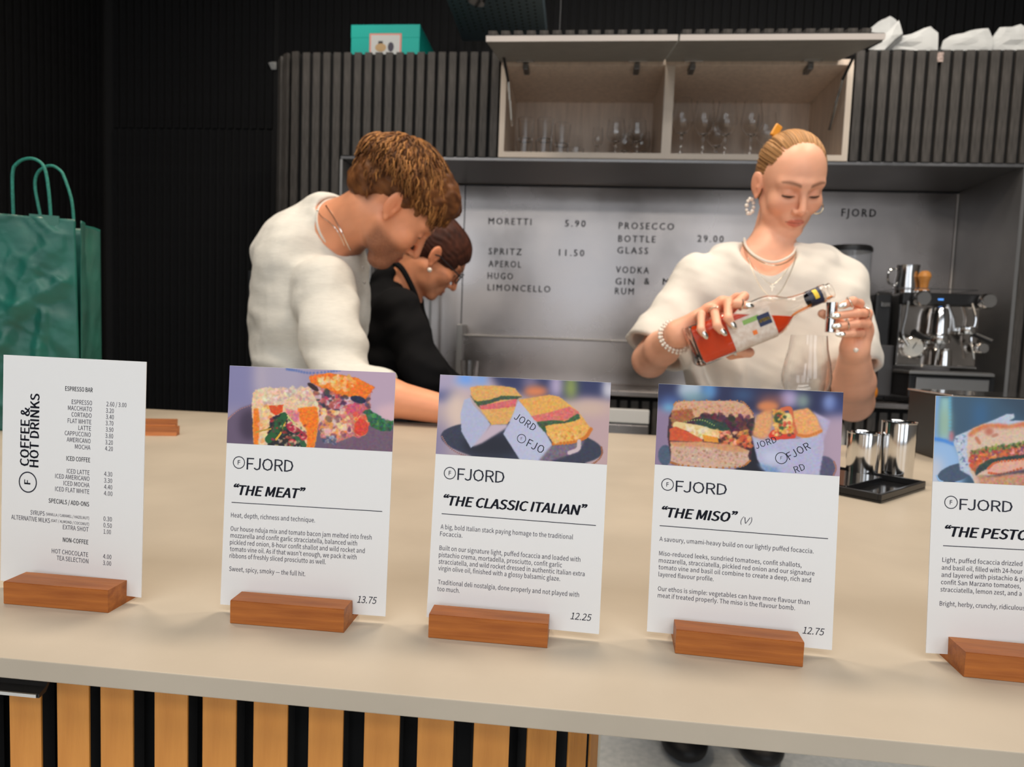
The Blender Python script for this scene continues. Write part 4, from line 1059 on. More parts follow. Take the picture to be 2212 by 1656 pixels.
bm = bmesh.new(); ball((cxm+0.022, YB-0.0034, zct+0.060), (0.012, 0.0006, 0.018), bm); obj('printed_shape', bm, M_ink2, lb)
# paper packets on the right cabinet
def packet(pts, Yf, dep, label, shade=None, crease=None):
    """pts: outline in pixels at depth Yf; the packet is a pillow of folded paper of depth dep"""
    F_ = [at(x, y, Yf) for x, y in pts]; F_ = [np.array([p[0], p[1], max(p[2], zct+0.001)]) for p in F_]
    c = np.mean(F_, 0); base = np.array([c[0], Yf+dep/2, zct])
    t = thing('paper_packet', label, 'packet', tuple(base), 0, 'paper packets on the right cabinet')
    bm = bmesh.new()
    r0 = [bm.verts.new(Vector(p-base)) for p in F_]
    r1 = [bm.verts.new(Vector(np.array([c[0]+(p[0]-c[0])*0.92+0.01, p[1]+dep*0.5, zct+0.001+(p[2]-zct)*0.97])-base)) for p in F_]
    r2 = [bm.verts.new(Vector(np.array([c[0]+(p[0]-c[0])*0.8+0.02, p[1]+dep, zct+0.001+(p[2]-zct)*0.8])-base)) for p in F_]
    mid = bm.verts.new(Vector(c+np.array([0.01, -0.006, 0.002])-base)); n = len(F_)
    for i in range(n):
        j = (i+1) % n; bm.faces.new((mid, r0[i], r0[j]))
        bm.faces.new((r0[i], r1[i], r1[j], r0[j])); bm.faces.new((r1[i], r2[i], r2[j], r1[j]))
    bm.faces.new(r2); bmesh.ops.recalc_face_normals(bm, faces=bm.faces)
    bmesh.ops.subdivide_edges(bm, edges=bm.edges, cuts=2, use_grid_fill=True); bmesh.ops.triangulate(bm, faces=bm.faces)
    for v in bm.verts:
        p_ = np.array([v.co+Vector(base)]); a_ = 0.0045 if v.co.z > 0.006 else 0.0; v.co.y += a_*float(wob(p_, 9, 3)[0]); v.co.z += a_*0.8*float(wob(p_, 12, 7)[0])
    obj('folded_paper', bm, M_paper, t)
    return t
def pk(x, y): return (1780+x/4.14, y/4.14)
packet([pk(395,445), pk(520,375), pk(540,310), pk(600,260), pk(670,178), pk(705,300), pk(640,345), pk(540,445)], 2.462, 0.03, 'white paper packet sticking up at the left of the row')
packet([pk(375,275), pk(480,200), pk(590,140), pk(650,180), pk(690,300), pk(660,640), pk(600,640), pk(520,300), pk(500,255)], 2.66, 0.03, 'grey shaded paper flap behind the leftmost packet')
packet([pk(540,445), pk(570,390), pk(640,335), pk(780,300), pk(950,240), pk(1020,290), pk(1016,450)], 2.50, 0.10, 'second white paper packet from the left with folded top')
packet([pk(1045,445), pk(1060,370), pk(1130,320), pk(1300,280), pk(1470,250), pk(1515,350), pk(1500,450)], 2.50, 0.10, 'third white paper packet from the left')
packet([pk(1505,450), pk(1515,330), pk(1570,245), pk(1690,240), pk(1760,215), pk(1900,300), pk(1950,450)], 2.51, 0.12, 'rightmost crumpled paper packet touching the picture edge')
# small white sensor on the slatted wall
q0 = at(592, 142, YD)
sn = tag(obj('wall_sensor', prism([(YD-0.001, q0[2]-0.018), (YD-0.001, q0[2]+0.018), (YD-0.035, q0[2])], q0[0]-0.012, q0[0]+0.012), M_white), 'small white triangular sensor high on the black slatted wall', 'sensor')
# perforated cable tray and spotlight under the ceiling
zt2 = 2.42
def atzz(px, py): return atz(px, py, zt2)
L0 = atzz(965, 0); R0 = atzz(1172, 0)
tr = thing('perforated_tray', 'dark perforated metal tray hanging under the ceiling', 'tray', (0, 0, 0))
M_tray = mat('dark_blue_metal', (0.12, 0.17, 0.20), 0.55, 0.2)
obj('tray_bottom', B(L0[0], R0[0], 1.4, 3.05, zt2, zt2+0.003), M_tray, tr)
for xx in (L0[0], R0[0]-0.003): obj('tray_side', B(xx, xx+0.003, 1.4, 3.05, zt2+0.003, zt2+0.06), M_tray, tr)
bm = bmesh.new(); nx = int((R0[0]-L0[0])/0.03)
for i in range(nx):
    for j in range(int((3.0-2.1)/0.03)):
        x = L0[0]+0.02+i*0.03; y = 2.1+j*0.03+(i % 2)*0.015
        vs = [bm.verts.new((x+0.0055*math.cos(k*PI/3), y+0.0055*math.sin(k*PI/3), zt2-0.0004)) for k in range(6)]; bm.faces.new(vs[::-1])
tag(obj('perforation', bm, M_back, tr), kind='stuff')
s_ = at(1028, 2, 2.15)
sl = thing('spotlight', 'grey cylindrical spotlight hanging below the perforated tray', 'lamp', tuple(s_))
Ms = Matrix.Rotation(math.radians(15), 4, 'Y')
obj('housing', lathe([(0.026, 0.0), (0.028, 0.004), (0.028, 0.12), (0.02, 0.13)], 28, mtx=Ms), M_steelr, sl, True)
obj('rim', lathe([(0.0285, -0.003), (0.0295, -0.003), (0.0295, 0.012), (0.0285, 0.012)], 28, mtx=Ms), M_chrome, sl, True)
obj('stem', tube([(0.03, 0, 0.12), (0.03, 0, zt2-s_[2]+0.0)], 0.008), M_black, sl)
ca = at(1210, 40, 2.3)
tag(obj('hanging_cable', tube([(ca[0], 2.3, ZCEIL), (ca[0]-0.0005, 2.3, 2.5), (ca[0], 2.3, at(1210, 74, 2.3)[2])], 0.0012, 6), M_steeld), 'thin vertical cable hanging from ceiling above the open cupboard', 'cable')

# ---- steel cups and black tray
def cup(px0, px1, pyb, pyt, label):
    c = atz((px0+px1)/2, pyb, ZC); d = c[1]*1.0; r = (px1-px0)/2*np.dot(c-CAM, _F)/FPX
    top = at((px0+px1)/2, pyt, c[1]+r)[2]; h = top-ZC
    t = thing('steel_cup', label, 'cup', (float(c[0]), float(c[1]+r), ZC), 0, 'steel cups by the black tray')
    obj('wall', lathe([(r*0.93, 0.001), (r*0.96, 0.0), (r, h*0.5), (r*1.02, h-0.001), (r*1.01, h), (r*0.985, h-0.001), (r*0.95, h*0.5), (r*0.90, 0.003)], 40), M_chrome, t, True)
    obj('rim', lathe([(r*1.02, h-0.0012), (r*1.035, h-0.0004), (r*1.02, h+0.0008), (r*1.0, h)], 40, closed=False), M_chrome, t, True)
    return t
cup(1841, 1907, 1040, 934, 'shorter polished steel cup beside the black tray')
cup(1916, 1984, 1046, 911, 'taller polished steel cup behind the black tray')
fr_, br_ = atz(1903, 1088, ZC), atz(1999, 1057, ZC)
e1 = (br_-fr_); e1 /= np.linalg.norm(e1); e2 = np.array([-e1[1], e1[0], 0]); dd = np.linalg.norm(br_-fr_)
a2 = atz(1816, 1072, ZC)-fr_; wdt = 0.13
Mt = Matrix(((e1[0], e2[0], 0, fr_[0]), (e1[1], e2[1], 0, fr_[1]), (0, 0, 1, ZC), (0, 0, 0, 1)))
ty = thing('serving_tray', 'small black plastic tray with raised rim on the counter', 'tray', (float(fr_[0]), float(fr_[1]), ZC), math.atan2(e1[1], e1[0]))
M_gloss = mat('gloss_black', (0.01, 0.01, 0.011), 0.12)
obj('base', B(0, dd, 0, wdt, 0.0005, 0.003, 0.0005), M_gloss, ty)
for k, a in enumerate(((0, dd, 0, 0.004), (0, dd, wdt-0.004, wdt), (0, 0.004, 0.004, wdt-0.004), (dd-0.004, dd, 0.004, wdt-0.004))):
    obj('rim', B(a[0], a[1], a[2], a[3], 0.0031, 0.011, 0.0008), M_black, ty)
obj('insert_block', B(0.012, dd-0.022, 0.045, wdt-0.01, 0.0031, 0.0105, 0.0008), M_gloss, ty)
# spare wooden holders
for k, (pp, lab) in enumerate((((388, 938), 'spare wooden holder lying nearer the camera behind the hot drinks card'), ((384, 922), 'spare wooden holder lying behind another one'))):
    e = atz(*pp, ZC); t = thing('card_holder', lab, 'card holder', (float(e[0]), float(e[1]), ZC), math.radians(196), 'spare holders on the counter')
    obj('block', prism([(0, 0), (0, 0.0142), (0.010, 0.0144), (0.0115, 0.004), (0.0135, 0.004), (0.0135, 0.006), (0.018, 0)], 0, 0.088), M_wood, t)
# green pen
e = atz(2011, 979, ZC)
gp = thing('marker_pen', 'bright green marker pen lying behind the PESTO card', 'pen', (float(e[0]), float(e[1]), ZC+0.006))
obj('cap', lathe([(0.004, 0), (0.006, 0.002), (0.0062, 0.045), (0.005, 0.046)], 16, mtx=Matrix.Rotation(math.radians(80), 4, 'Z') @ Matrix.Rotation(PI/2, 4, 'X').inverted() @ Matrix.Identity(4)), mat('green_plastic', (0.01, 0.38, 0.10), 0.3), gp, True)
gp.children[0].rotation_euler = (0, 0, math.radians(-160))
# black box with bright rim behind card 4
e0 = at(2058, 852, 1.12); e1_ = at(2330, 866, 1.12)
bb = thing('metal_rimmed_box', 'black box with a bright metal rim standing behind the PESTO card', 'box', (float(e0[0]), 1.12, ZC))
wB = e1_[0]-e0[0]; hB = e0[2]-ZC
obj('body', B(0, wB, 0, 0.14, 0.0005, hB-0.003, 0.003), M_black, bb)
obj('rim', B(-0.002, wB+0.002, -0.002, 0.142, hB-0.0028, hB, 0.001), M_chrome, bb)

# ---- glassware
def wine(r, h, bowl, rim, foot, seg=28, th=0.0011):
    """profile of a stemmed glass (outer then inner)"""
    st = h-bowl
    out = [(foot, 0.0), (foot, 0.0012), (foot*0.5, 0.004), (0.0045, 0.012), (0.0035, st*0.6), (0.005, st-0.004)]
    for k in range(1, 11):
        t = k/10; a = t*PI*0.72
        rr = r*math.sin(min(a, PI/2)) if a < PI/2 else r+(rim-r)*ss(t, 0.69, 1.0)
        out.append((max(rr, 0.006), st+bowl*(0.42*(1-math.cos(min(a, PI/2)))+(0.58*(t-0.694)/0.306 if a > PI/2 else 0))))
    inn = [(max(a-th, 0.0), b+(th if i < 3 else 0)) for i, (a, b) in enumerate(out[7:])]
    return lathe(out+inn[::-1]+[(0.0, st+0.003+th)], seg)
g_ = at(1748, 724, 1.15)
wg = tag(obj('wine_glass', wine(0.040, g_[2]-ZC, (g_[2]-ZC)*0.60, 0.0285, 0.036, 40), M_glass, None, True, 1.0), 'large clear stemmed wine glass on the counter before the blonde woman', 'glass')
wg.location = (g_[0], 1.15, ZC)
def tumbler(r, h, th=0.002): return lathe([(r*0.82, 0), (r, h), (r-th, h), (r*0.82-th, 0.008), (0, 0.008)], 26)
g_ = at(1015, 779, 2.52)
tg = tag(obj('tumbler', tumbler(0.037, g_[2]-zc2, 0.004), M_glass, None, True, 1.0), 'clear straight tumbler on the back counter beside the steel post', 'glass'); tg.location = (g_[0], 2.52, zc2+0.0005)
# glasses in the cupboard
zs = zcb+0.0205
mt = {'t': tumbler(0.033, 0.082, 0.0035), 'w': wine(0.036, 0.165, 0.085, 0.030, 0.031), 'f': wine(0.025, 0.19, 0.11, 0.021, 0.028), 'b': wine(0.039, 0.225, 0.125, 0.031, 0.036), 'g': wine(0.02, 0.14, 0.07, 0.018, 0.024)}
protos = {}
def cupglass(kind, px, Y, lab, grp, lift=0.0):
    nm = 'tumbler' if kind == 't' else 'wine_glass'
    if kind not in protos:
        o = obj(nm, mt[kind], M_glass, None, True, 1.0); protos[kind] = o
    else: o = link(protos[kind].copy())
    x = x_of(px, 300, Y); o.location = (x, Y, zs+lift)
    tag(o, lab, 'glass', grp)
for i, (px, Y) in enumerate(((1133, 2.60), (1175, 2.60), (1212, 2.66), (1245, 2.70))):
    nth = ['leftmost', 'second', 'third', 'fourth'][i]
    cupglass('t', px, Y, 'clear tumbler on the cupboard shelf, %s of the lower row from the left' % nth, 'tumblers in the left half of the cupboard')
    if i < 3: cupglass('t', px+2, Y, 'clear tumbler stacked on another, %s of the upper row from the left' % nth, 'tumblers in the left half of the cupboard', 0.0825)
cupglass('g', 1291, 2.62, 'small narrow stemmed glass alone in the middle of the left half', 'stemmed glasses in the cupboard')
for i, (px, Y) in enumerate(((1330, 2.60), (1350, 2.73), (1376, 2.60), (1386, 2.74))):
    cupglass('w', px, Y, 'short stemmed wine glass left of the divider, %s of four' % ['leftmost', 'second', 'third', 'rightmost'][i], 'stemmed glasses in the cupboard')
for i, (px, Y) in enumerate(((1472, 2.56), (1519, 2.57), (1548, 2.72), (1567, 2.57), (1622, 2.57), (1655, 2.70))):
    cupglass('b', px, Y, 'tall wine glass in the right half, %s from the divider' % ['first', 'second', 'third', 'fourth', 'fifth', 'last'][i], 'tall wine glasses right of the divider')

# ---- espresso machine
YE = 2.46
def E_(x, y, Y=YE): return at(x, y, Y)
em = thing('espresso_machine', 'chrome espresso machine with round gauge on the back counter', 'coffee machine', (0, 0, 0))
x0 = E_(1941, 720)[0]; x1 = E_(2112, 720)[0]; zt1 = E_(2030, 634)[2]; zb1 = E_(2030, 792)[2]
obj('body', B(x0+0.006, x1-0.006, YE+0.012, YE+0.24, zb1, zt1, 0.006), M_steeld, em)
obj('front_panel', B(x0, x1, YE, YE+0.012, zb1+0.004, E_(2030, 660)[2], 0.002), mat('mirror_panel', (0.55, 0.50, 0.46), 0.15, 1.0, noise=0.2, nscale=12), em)
obj('panel_rim', B(x0-0.003, x1+0.003, YE-0.006, YE+0.002, zb1-0.002, zb1+0.005, 0.001), M_chrome, em)
obj('panel_rim', B(x0-0.003, x0+0.002, YE-0.005, YE+0.002, zb1, E_(2030, 660)[2], 0.001), M_chrome, em)
obj('top_rail', B(x0, x1+0.01, YE-0.012, YE+0.02, E_(2030, 659)[2], zt1+0.001, 0.004), M_black, em)
ql = E_(2028, 647); obj('display', B(ql[0]-0.009, ql[0]+0.009, YE-0.0135, YE-0.0121, ql[2]-0.003, ql[2]+0.003), mat('blue_display', (0.10, 0.35, 1.0), 0.4, emis=0.6), em)
obj('cup_rail', tube([(x0+0.01, YE+0.02, zt1+0.018), (x1, YE+0.02, zt1+0.018), (x1, YE+0.22, zt1+0.018), (x0+0.01, YE+0.22, zt1+0.018)], 0.002, 6, closed=True), M_steeld, em)
def disc(nm, px, py, rpx, dep, m, parent, Y=YE-0.02, seg=28):
    c = at(px, py, Y); r = rpx*px2m(Y)
    return obj(nm, lathe([(r*0.8, 0), (r, dep*0.2), (r, dep*0.8), (r*0.85, dep), (0.0, dep)], seg, mtx=Matrix.Translation(Vector(c)) @ Matrix.Rotation(PI/2, 4, 'X')), m, parent, True)
for px, py in ((1987, 645), (2127, 651)):
    k = disc('knob', px, py, 15.5, 0.03, M_chrome, em); c = at(px, py, YE)
    obj('knob_shaft', tube([c+np.array([0, 0.02, 0]), c+np.array([0, -0.02, 0])], 0.006), M_steeld, k)
gg = disc('gauge', 1973, 750, 23, 0.02, M_chrome, em, YE-0.002)
c = at(1973, 750, YE-0.0235); obj('gauge_face', lathe([(0.0, 0), (19*px2m(YE), 0), (19*px2m(YE), 0.001), (0, 0.001)], 28, mtx=Matrix.Translation(Vector(c)) @ Matrix.Rotation(PI/2, 4, 'X')), mat('gauge_white', (0.62, 0.60, 0.55), 0.4), gg, True)
c2_ = c+np.array([0, -0.0015, 0]); obj('needle', tube([c2_+np.array([-0.003, 0, -0.004]), c2_+np.array([0.009, 0, 0.018])], 0.0013, 5), M_black, gg)
# group head and portafilter
gh = E_(2018, 690)
obj('group_head', lathe([(0.012, 0.045), (0.026, 0.038), (0.032, 0.012), (0.034, -0.03), (0.036, -0.05), (0.030, -0.055)], 28, mtx=Matrix.Translation((gh[0], YE-0.035, gh[2]))), M_chrome, em, True)
obj('group_lever', tube([(gh[0]+0.018, YE-0.04, gh[2]+0.05), (gh[0]+0.035, YE-0.05, gh[2]), (gh[0]+0.04, YE-0.055, gh[2]-0.04)], 0.008), M_chrome, em, True)
pf = obj('portafilter', lathe([(0.034, 0), (0.036, 0.006), (0.036, 0.026), (0.031, 0.03)], 28, mtx=Matrix.Translation((gh[0], YE-0.035, gh[2]-0.085))), M_chrome, em, True)
hh = E_(1952, 700)
obj('handle', tube([(gh[0]-0.03, YE-0.045, gh[2]-0.07), (gh[0]-0.07, YE-0.06, gh[2]-0.063), (gh[0]-0.10, YE-0.07, gh[2]-0.05)], [0.006, 0.011, 0.013], 12), M_black, pf, True)
obj('spout', tube([(gh[0]+0.005, YE-0.035, gh[2]-0.085), (gh[0]-0.004, YE-0.04, gh[2]-0.11)], 0.006), M_chrome, pf, True)
w2 = obj('second_portafilter', lathe([(0.03, 0), (0.032, 0.005), (0.032, 0.022), (0.026, 0.026)], 28, mtx=Matrix.Translation((E_(2068, 715)[0], YE-0.05, E_(2068, 722)[2]))), M_chrome, em, True)
obj('handle', tube([(E_(2080, 720)[0], YE-0.06, E_(2080, 720)[2]), (E_(2108, 738)[0], YE-0.09, E_(2108, 738)[2])], [0.009, 0.013], 12), M_black, w2, True)
for pts in ([(1962, 650), (1958, 680), (1950, 720), (1962, 745)], [(2100, 655), (2108, 690), (2098, 730), (2104, 775)]):
    obj('steam_wand', tube(cpts([at(x, y, YE-0.03) for x, y in pts], 16), 0.0045, 8), M_chrome, em, True)
disc('knob', 2116, 752, 11, 0.025, M_chrome, em); disc('knob', 2026, 745, 9, 0.02, M_chrome, em)
obj('milk_jug', lathe([(0.024, 0), (0.026, 0.002), (0.024, 0.035), (0.021, 0.052), (0.023, 0.06), (0.021, 0.058), (0.0, 0.01)], 26, mtx=Matrix.Translation((E_(2022, 790)[0], YE-0.045, zb1+0.004))), M_chrome, em, True)
tz = E_(2030, 800)[2]
dt = obj('drip_tray', B(x0-0.006, x1+0.004, YE-0.11, YE+0.01, tz-0.012, tz-0.002, 0.002), M_steelr, em)
for k in range(14): obj('grate_bar', B(x0+0.0, x1-0.002, YE-0.105+k*0.008, YE-0.1015+k*0.008, tz-0.002, tz+0.001), M_chrome, dt)
obj('base', B(x0+0.004, x1+0.02, YE-0.09, YE+0.23, zc2+0.028, tz-0.0125, 0.005), M_black, em)
b0_ = E_(1976, 832, YE-0.09); b1_ = E_(2142, 832, YE-0.09)
obj('base_front', B(b0_[0], b1_[0]-0.012, YE-0.098, YE-0.091, E_(2050, 846, YE-0.09)[2], E_(2050, 817, YE-0.09)[2], 0.002), M_steelr, em)
for px in (1983, 2100):
    q = E_(px, 860); obj('foot', lathe([(0.016, 0), (0.018, 0.002), (0.018, 0.024), (0.013, 0.0275)], 20, mtx=Matrix.Translation((q[0], YE-0.03, zc2+0.0005))), M_chrome, em, True)
# jug, mill and spoon on top of the machine
q = E_(1940, 628, YE+0.10)
jg = thing('milk_jug', 'polished steel milk jug on top of the espresso machine', 'jug', (float(x0+0.055), YE+0.09, zt1+0.001))
Mj = mat('jug_steel', (0.7, 0.69, 0.68), 0.12, 1.0)
obj('wall', lathe([(0.038, 0), (0.041, 0.003), (0.042, 0.03), (0.036, 0.075), (0.040, 0.105), (0.038, 0.104), (0.034, 0.075), (0.039, 0.03), (0.0, 0.006)], 32), Mj, jg, True)
obj('handle', tube(cpts([(-0.036, 0, 0.09), (-0.062, 0, 0.085), (-0.064, 0, 0.045), (-0.040, 0, 0.03)], 14), 0.004, 8), Mj, jg, True)
q = E_(1974, 628, YE+0.06)
ml = thing('wooden_tamper', 'turned orange wooden tamper beside the milk jug', 'tamper', (float(q[0])+0.028, YE+0.05, zt1+0.001))
obj('wooden_grip', lathe([(0.020, 0.012), (0.013, 0.02), (0.016, 0.045), (0.022, 0.062), (0.018, 0.076), (0.010, 0.082)], 24), M_woodl, ml, True)
obj('steel_foot', lathe([(0.021, 0), (0.022, 0.002), (0.022, 0.012), (0.018, 0.0135)], 24), M_chrome, ml, True)
# grinders
gr = thing('coffee_grinder', 'black coffee grinder with clear bean hopper behind the blonde woman', 'grinder', (0, 0, 0))
YG = 2.55; gx = E_(1828, 600, YG)[0]; rh = 44*px2m(YG)
zl0, zl1, zl2 = E_(1828, 545, YG)[2], E_(1828, 645, YG)[2], E_(1828, 534, YG)[2]
obj('hopper', lathe([(rh*0.72, zl1-zl1), (rh*0.8, 0.01), (rh, 0.06), (rh, zl0-zl1), (rh-0.002, zl0-zl1), (rh-0.002, 0.06), (rh*0.78, 0.012)], 36, mtx=Matrix.Translation((gx, YG, zl1))), mat('hopper_plastic', (0.85, 0.87, 0.9), 0.05, trans=0.9, ior=1.3), gr, True)
obj('lid', lathe([(rh*1.03, 0), (rh*1.03, 0.012), (rh*0.95, 0.02), (0, 0.02)], 36, mtx=Matrix.Translation((gx, YG, zl0))), M_black, gr, True)
obj('coffee_beans', lathe([(rh*0.70, 0.012), (rh*0.9, 0.05), (rh*0.92, 0.062), (0, 0.07)], 30, mtx=Matrix.Translation((gx, YG, zl1))), M_beans, gr, True)
obj('body', B(gx-0.075, gx+0.075, YG-0.07, YG+0.10, zc2+0.001, zl1-0.001, 0.012), M_black, gr)
obj('portafilter_fork', B(gx-0.03, gx+0.03, YG-0.13, YG-0.071, zc2+0.16, zc2+0.17, 0.003), M_steeld, gr)
kb = thing('grinder_housing', 'tall black grinder housing left of the espresso machine', 'grinder', (0, 0, 0))
k0, k1 = E_(1888, 700, 2.5)[0], x0-0.01
obj('body', B(k0, k1, 2.50, 2.68, zc2+0.001, E_(1915, 632, 2.5)[2], 0.008), M_black, kb)
obj('side_plate', B(E_(1896, 800, 2.49)[0], E_(1928, 800, 2.49)[0], 2.488, 2.499, zc2+0.02, E_(1912, 745, 2.49)[2], 0.004), mat('dark_grey_plastic', (0.06, 0.06, 0.065), 0.5), kb)
obj('switch', B(E_(1905, 655, 2.49)[0], E_(1925, 655, 2.49)[0], 2.492, 2.499, E_(1912, 662, 2.49)[2], E_(1912, 652, 2.49)[2], 0.002), M_chrome, kb)
q = E_(1872, 842, 2.44); orr = thing('orange', 'orange on the back counter beside the blonde woman', 'fruit', (float(q[0]), 2.44, zc2+0.036))
obj('fruit', ball((0, 0, 0), 0.036, seg=24), M_orange, orr, True, 3); obj('stem_end', ball((0, 0, 0.035), 0.003), M_green, orr)
q = E_(1865, 878, YC-0.02)
tag(obj('power_cable', tube(cpts([(q[0]-0.02, 2.50, zc2+0.0045), (q[0]+0.01, YC-0.024, zc2+0.0055), (q[0]+0.012, YC-0.042, zc2-0.005), (q[0]+0.01, YC-0.045, zt-0.01), (q[0]-0.03, YC-0.045, zt-0.05)], 20), 0.003, 8), M_black, None, True), 'black power cable hanging over the back counter edge', 'cable')
# second machine and shelf at the left end of the niche, seen between the man and the dark haired woman
YM = 2.52; rk = thing('steel_cup_rack', 'steel rack with chrome cups seen between the two bent heads', 'rack', (0, 0, 0))
r0_, r1_ = E_(800, 560, YM)[0], E_(905, 560, YM)[0]; zr = E_(850, 539, YM)[2]
for xx in (r0_, r1_):
    for yy in (YM, YM+0.22): obj('post', B(xx-0.005, xx+0.005, yy-0.005, yy+0.005, zc2+0.001, zr, 0.001), M_steelr, rk)
obj('top_shelf', B(r0_-0.005, r1_+0.01, YM-0.006, YM+0.226, zr+0.0005, zr+0.012, 0.002), M_flapedge, rk)
zsm = E_(850, 602, YM)[2]
obj('middle_shelf', B(r0_+0.0055, r1_-0.0055, YM, YM+0.22, zsm-0.008, zsm, 0.002), M_steelr, rk)
for i, (px, py, r) in enumerate(((822, 556, 9), (841, 556, 11), (818, 590, 10), (860, 590, 12), (882, 590, 10))):
    cc = at(px, 600, YM+0.05)
    o = tag(obj('espresso_cup', lathe([(0.012, 0), (0.014, 0.002), (r*px2m(YM)*1.1, 0.045), (r*px2m(YM), 0.044), (0.0, 0.005)], 20), M_chrome if i != 1 else M_woodl, None, True), ['small chrome cup at the rack\'s left end, back', 'small orange-brown cup on the steel rack', 'small chrome cup at the rack\'s left end, front', 'chrome cup in the middle of the rack', 'chrome cup at the right end of the rack'][i], 'cup', 'cups on the steel rack')
    o.location = (cc[0], YM+(0.14 if i < 2 else 0.05), zsm+0.0005)
# ------------------------------------------------------------------ people
M_skin = mat('skin', attr='Col', rough=0.42, sss=0.12, spec=0.4)
M_skinh = M_skin
M_eye = mat('eye_white', (0.7, 0.68, 0.66), 0.2)
M_iris = mat('iris', (0.05, 0.06, 0.07), 0.15)
M_lash = mat('lashes', (0.03, 0.018, 0.014), 0.7)
M_silver = mat('silver', (0.82, 0.78, 0.70), 0.16, 1.0)
M_pearl = mat('pearl', (0.86, 0.80, 0.72), 0.22, coat=0.5)
M_tee = mat('white_cotton', (0.74, 0.70, 0.635), 0.9, bump=0.15, bscale=500, sheen=0.2)
M_tee2 = mat('white_slub_knit', (0.70, 0.68, 0.62), 0.95, noise=0.05, nscale=60, stretch=(1, 1, 6), bump=0.4, bscale=260, sheen=0.2)
M_blackc = mat('black_cloth', (0.006, 0.006, 0.007), 0.9, spec=0.2)
M_navy = mat('navy_cloth', (0.008, 0.016, 0.045), 0.8)
M_trous = mat('dark_trousers', (0.012, 0.012, 0.016), 0.85)
M_shoe = mat('black_shoe', (0.01, 0.01, 0.012), 0.5)
def head_prims(F, fr, neck=None, fem=True, jaw=1.0):
    A = F
    A.ell((0, -0.020, 0.032), (0.0745, 0.094, 0.084), fr, k=0.01)              # cranium
    A.ell((0, 0.030, 0.020), (0.0625, 0.058, 0.080), fr, k=0.03)               # forehead and face mass
    A.ell((0, 0.030, -0.045), (0.056*jaw, 0.052, 0.052), fr, k=0.03)           # cheeks, upper jaw
    A.cap((-0.036*jaw, 0.020, -0.078), (0.036*jaw, 0.020, -0.078), 0.020, 0.020, fr, k=0.03)
    A.cap((0.052*jaw, -0.004, -0.045), (0.018, 0.062, -0.098), 0.016, 0.014, fr, k=0.022)
    A.cap((-0.052*jaw, -0.004, -0.045), (-0.018, 0.062, -0.098), 0.016, 0.014, fr, k=0.022)
    A.ell((0, 0.068, -0.099), (0.020, 0.016, 0.014), fr, k=0.018)              # chin
    for s in (-1, 1):
        A.ell((s*0.040, 0.057, -0.030), (0.024, 0.022, 0.022), fr, k=0.022)    # cheekbones
        A.cap((s*0.012, 0.083, 0.021), (s*0.046, 0.066, 0.020), 0.010, 0.009, fr, k=0.016)   # brow
        A.ell((s*0.0315, 0.092, -0.001), (0.018, 0.015, 0.0125), fr, k=0.013, op='s')          # eye socket
        A.ell((s*0.0315, 0.0705, -0.001), (0.0145, 0.0135, 0.0125), fr, k=0.004)                # closed lid ball
        A.cap((s*0.019, 0.0845, -0.0052), (s*0.043, 0.0785, -0.0050), 0.0026, 0.0022, fr, k=0.004)   # lid margin
    A.cap((0, 0.086, 0.010), (0, 0.107, -0.036), 0.0072, 0.0092, fr, k=0.010)  # nose
    A.ell((0, 0.104, -0.0385), (0.0092, 0.0088, 0.0076), fr, k=0.005)
    for s in (-1, 1):
        A.ell((s*0.0115, 0.0945, -0.041), (0.0072, 0.010, 0.0068), fr, k=0.005)
        A.ell((s*0.0062, 0.0985, -0.0475), (0.0032, 0.0048, 0.0030), fr, k=0.002, op='s')
    A.ell((0, 0.072, -0.066), (0.030, 0.018, 0.022), fr, k=0.014)              # muzzle
    A.chain([(-0.0215, 0.0805, -0.0690), (-0.008, 0.0893, -0.0648), (0, 0.0895, -0.0660), (0.008, 0.0893, -0.0648), (0.0215, 0.0805, -0.0690)], [0.0016, 0.0038, 0.0036, 0.0038, 0.0016], fr, k=0.004)
    A.chain([(-0.0190, 0.0795, -0.0715), (0, 0.0885, -0.0758), (0.0190, 0.0795, -0.0715)], [0.0020, 0.0048, 0.0020], fr, k=0.0045)
    A.chain([(-0.0225, 0.0865, -0.0697), (0, 0.0955, -0.0702), (0.0225, 0.0865, -0.0697)], [0.0011, 0.0011, 0.0011], fr, k=0.0015, op='s')
    for s in (-1, 1):                                                            # ears
        e = Fr(fr.w((s*0.0735, -0.006, -0.006)), *[np.array(v)@fr.M for v in ((1, 0, 0), (0, 1, 0), (0, 0, 1))], fr.sc)
        tl = (0.25, s*0.0, -s*0.35)
        A.ell((s*0.006, -0.005, 0.002), (0.0065, 0.0185, 0.0310), e, rot=(0.22, 0, s*0.42), k=0.006)
        A.ell((s*0.0140, 0.0005, 0.001), (0.0065, 0.0115, 0.0205), e, rot=(0.22, 0, s*0.42), k=0.003, op='s')
        A.ell((s*0.0085, -0.0045, 0.000), (0.0030, 0.0045, 0.0140), e, rot=(0.22, 0, s*0.30), k=0.004)
        A.ell((s*0.005, 0.006, -0.004), (0.0045, 0.0045, 0.0065), e, k=0.003)
        A.ell((s*0.0045, 0.003, -0.027), (0.0045, 0.0060, 0.0070), e, k=0.004)
    return A
def gauss(P, fr, c, r):
    q = (fr.loc(P)-np.array(c))/np.array(r); return np.exp(-(q**2).sum(1))
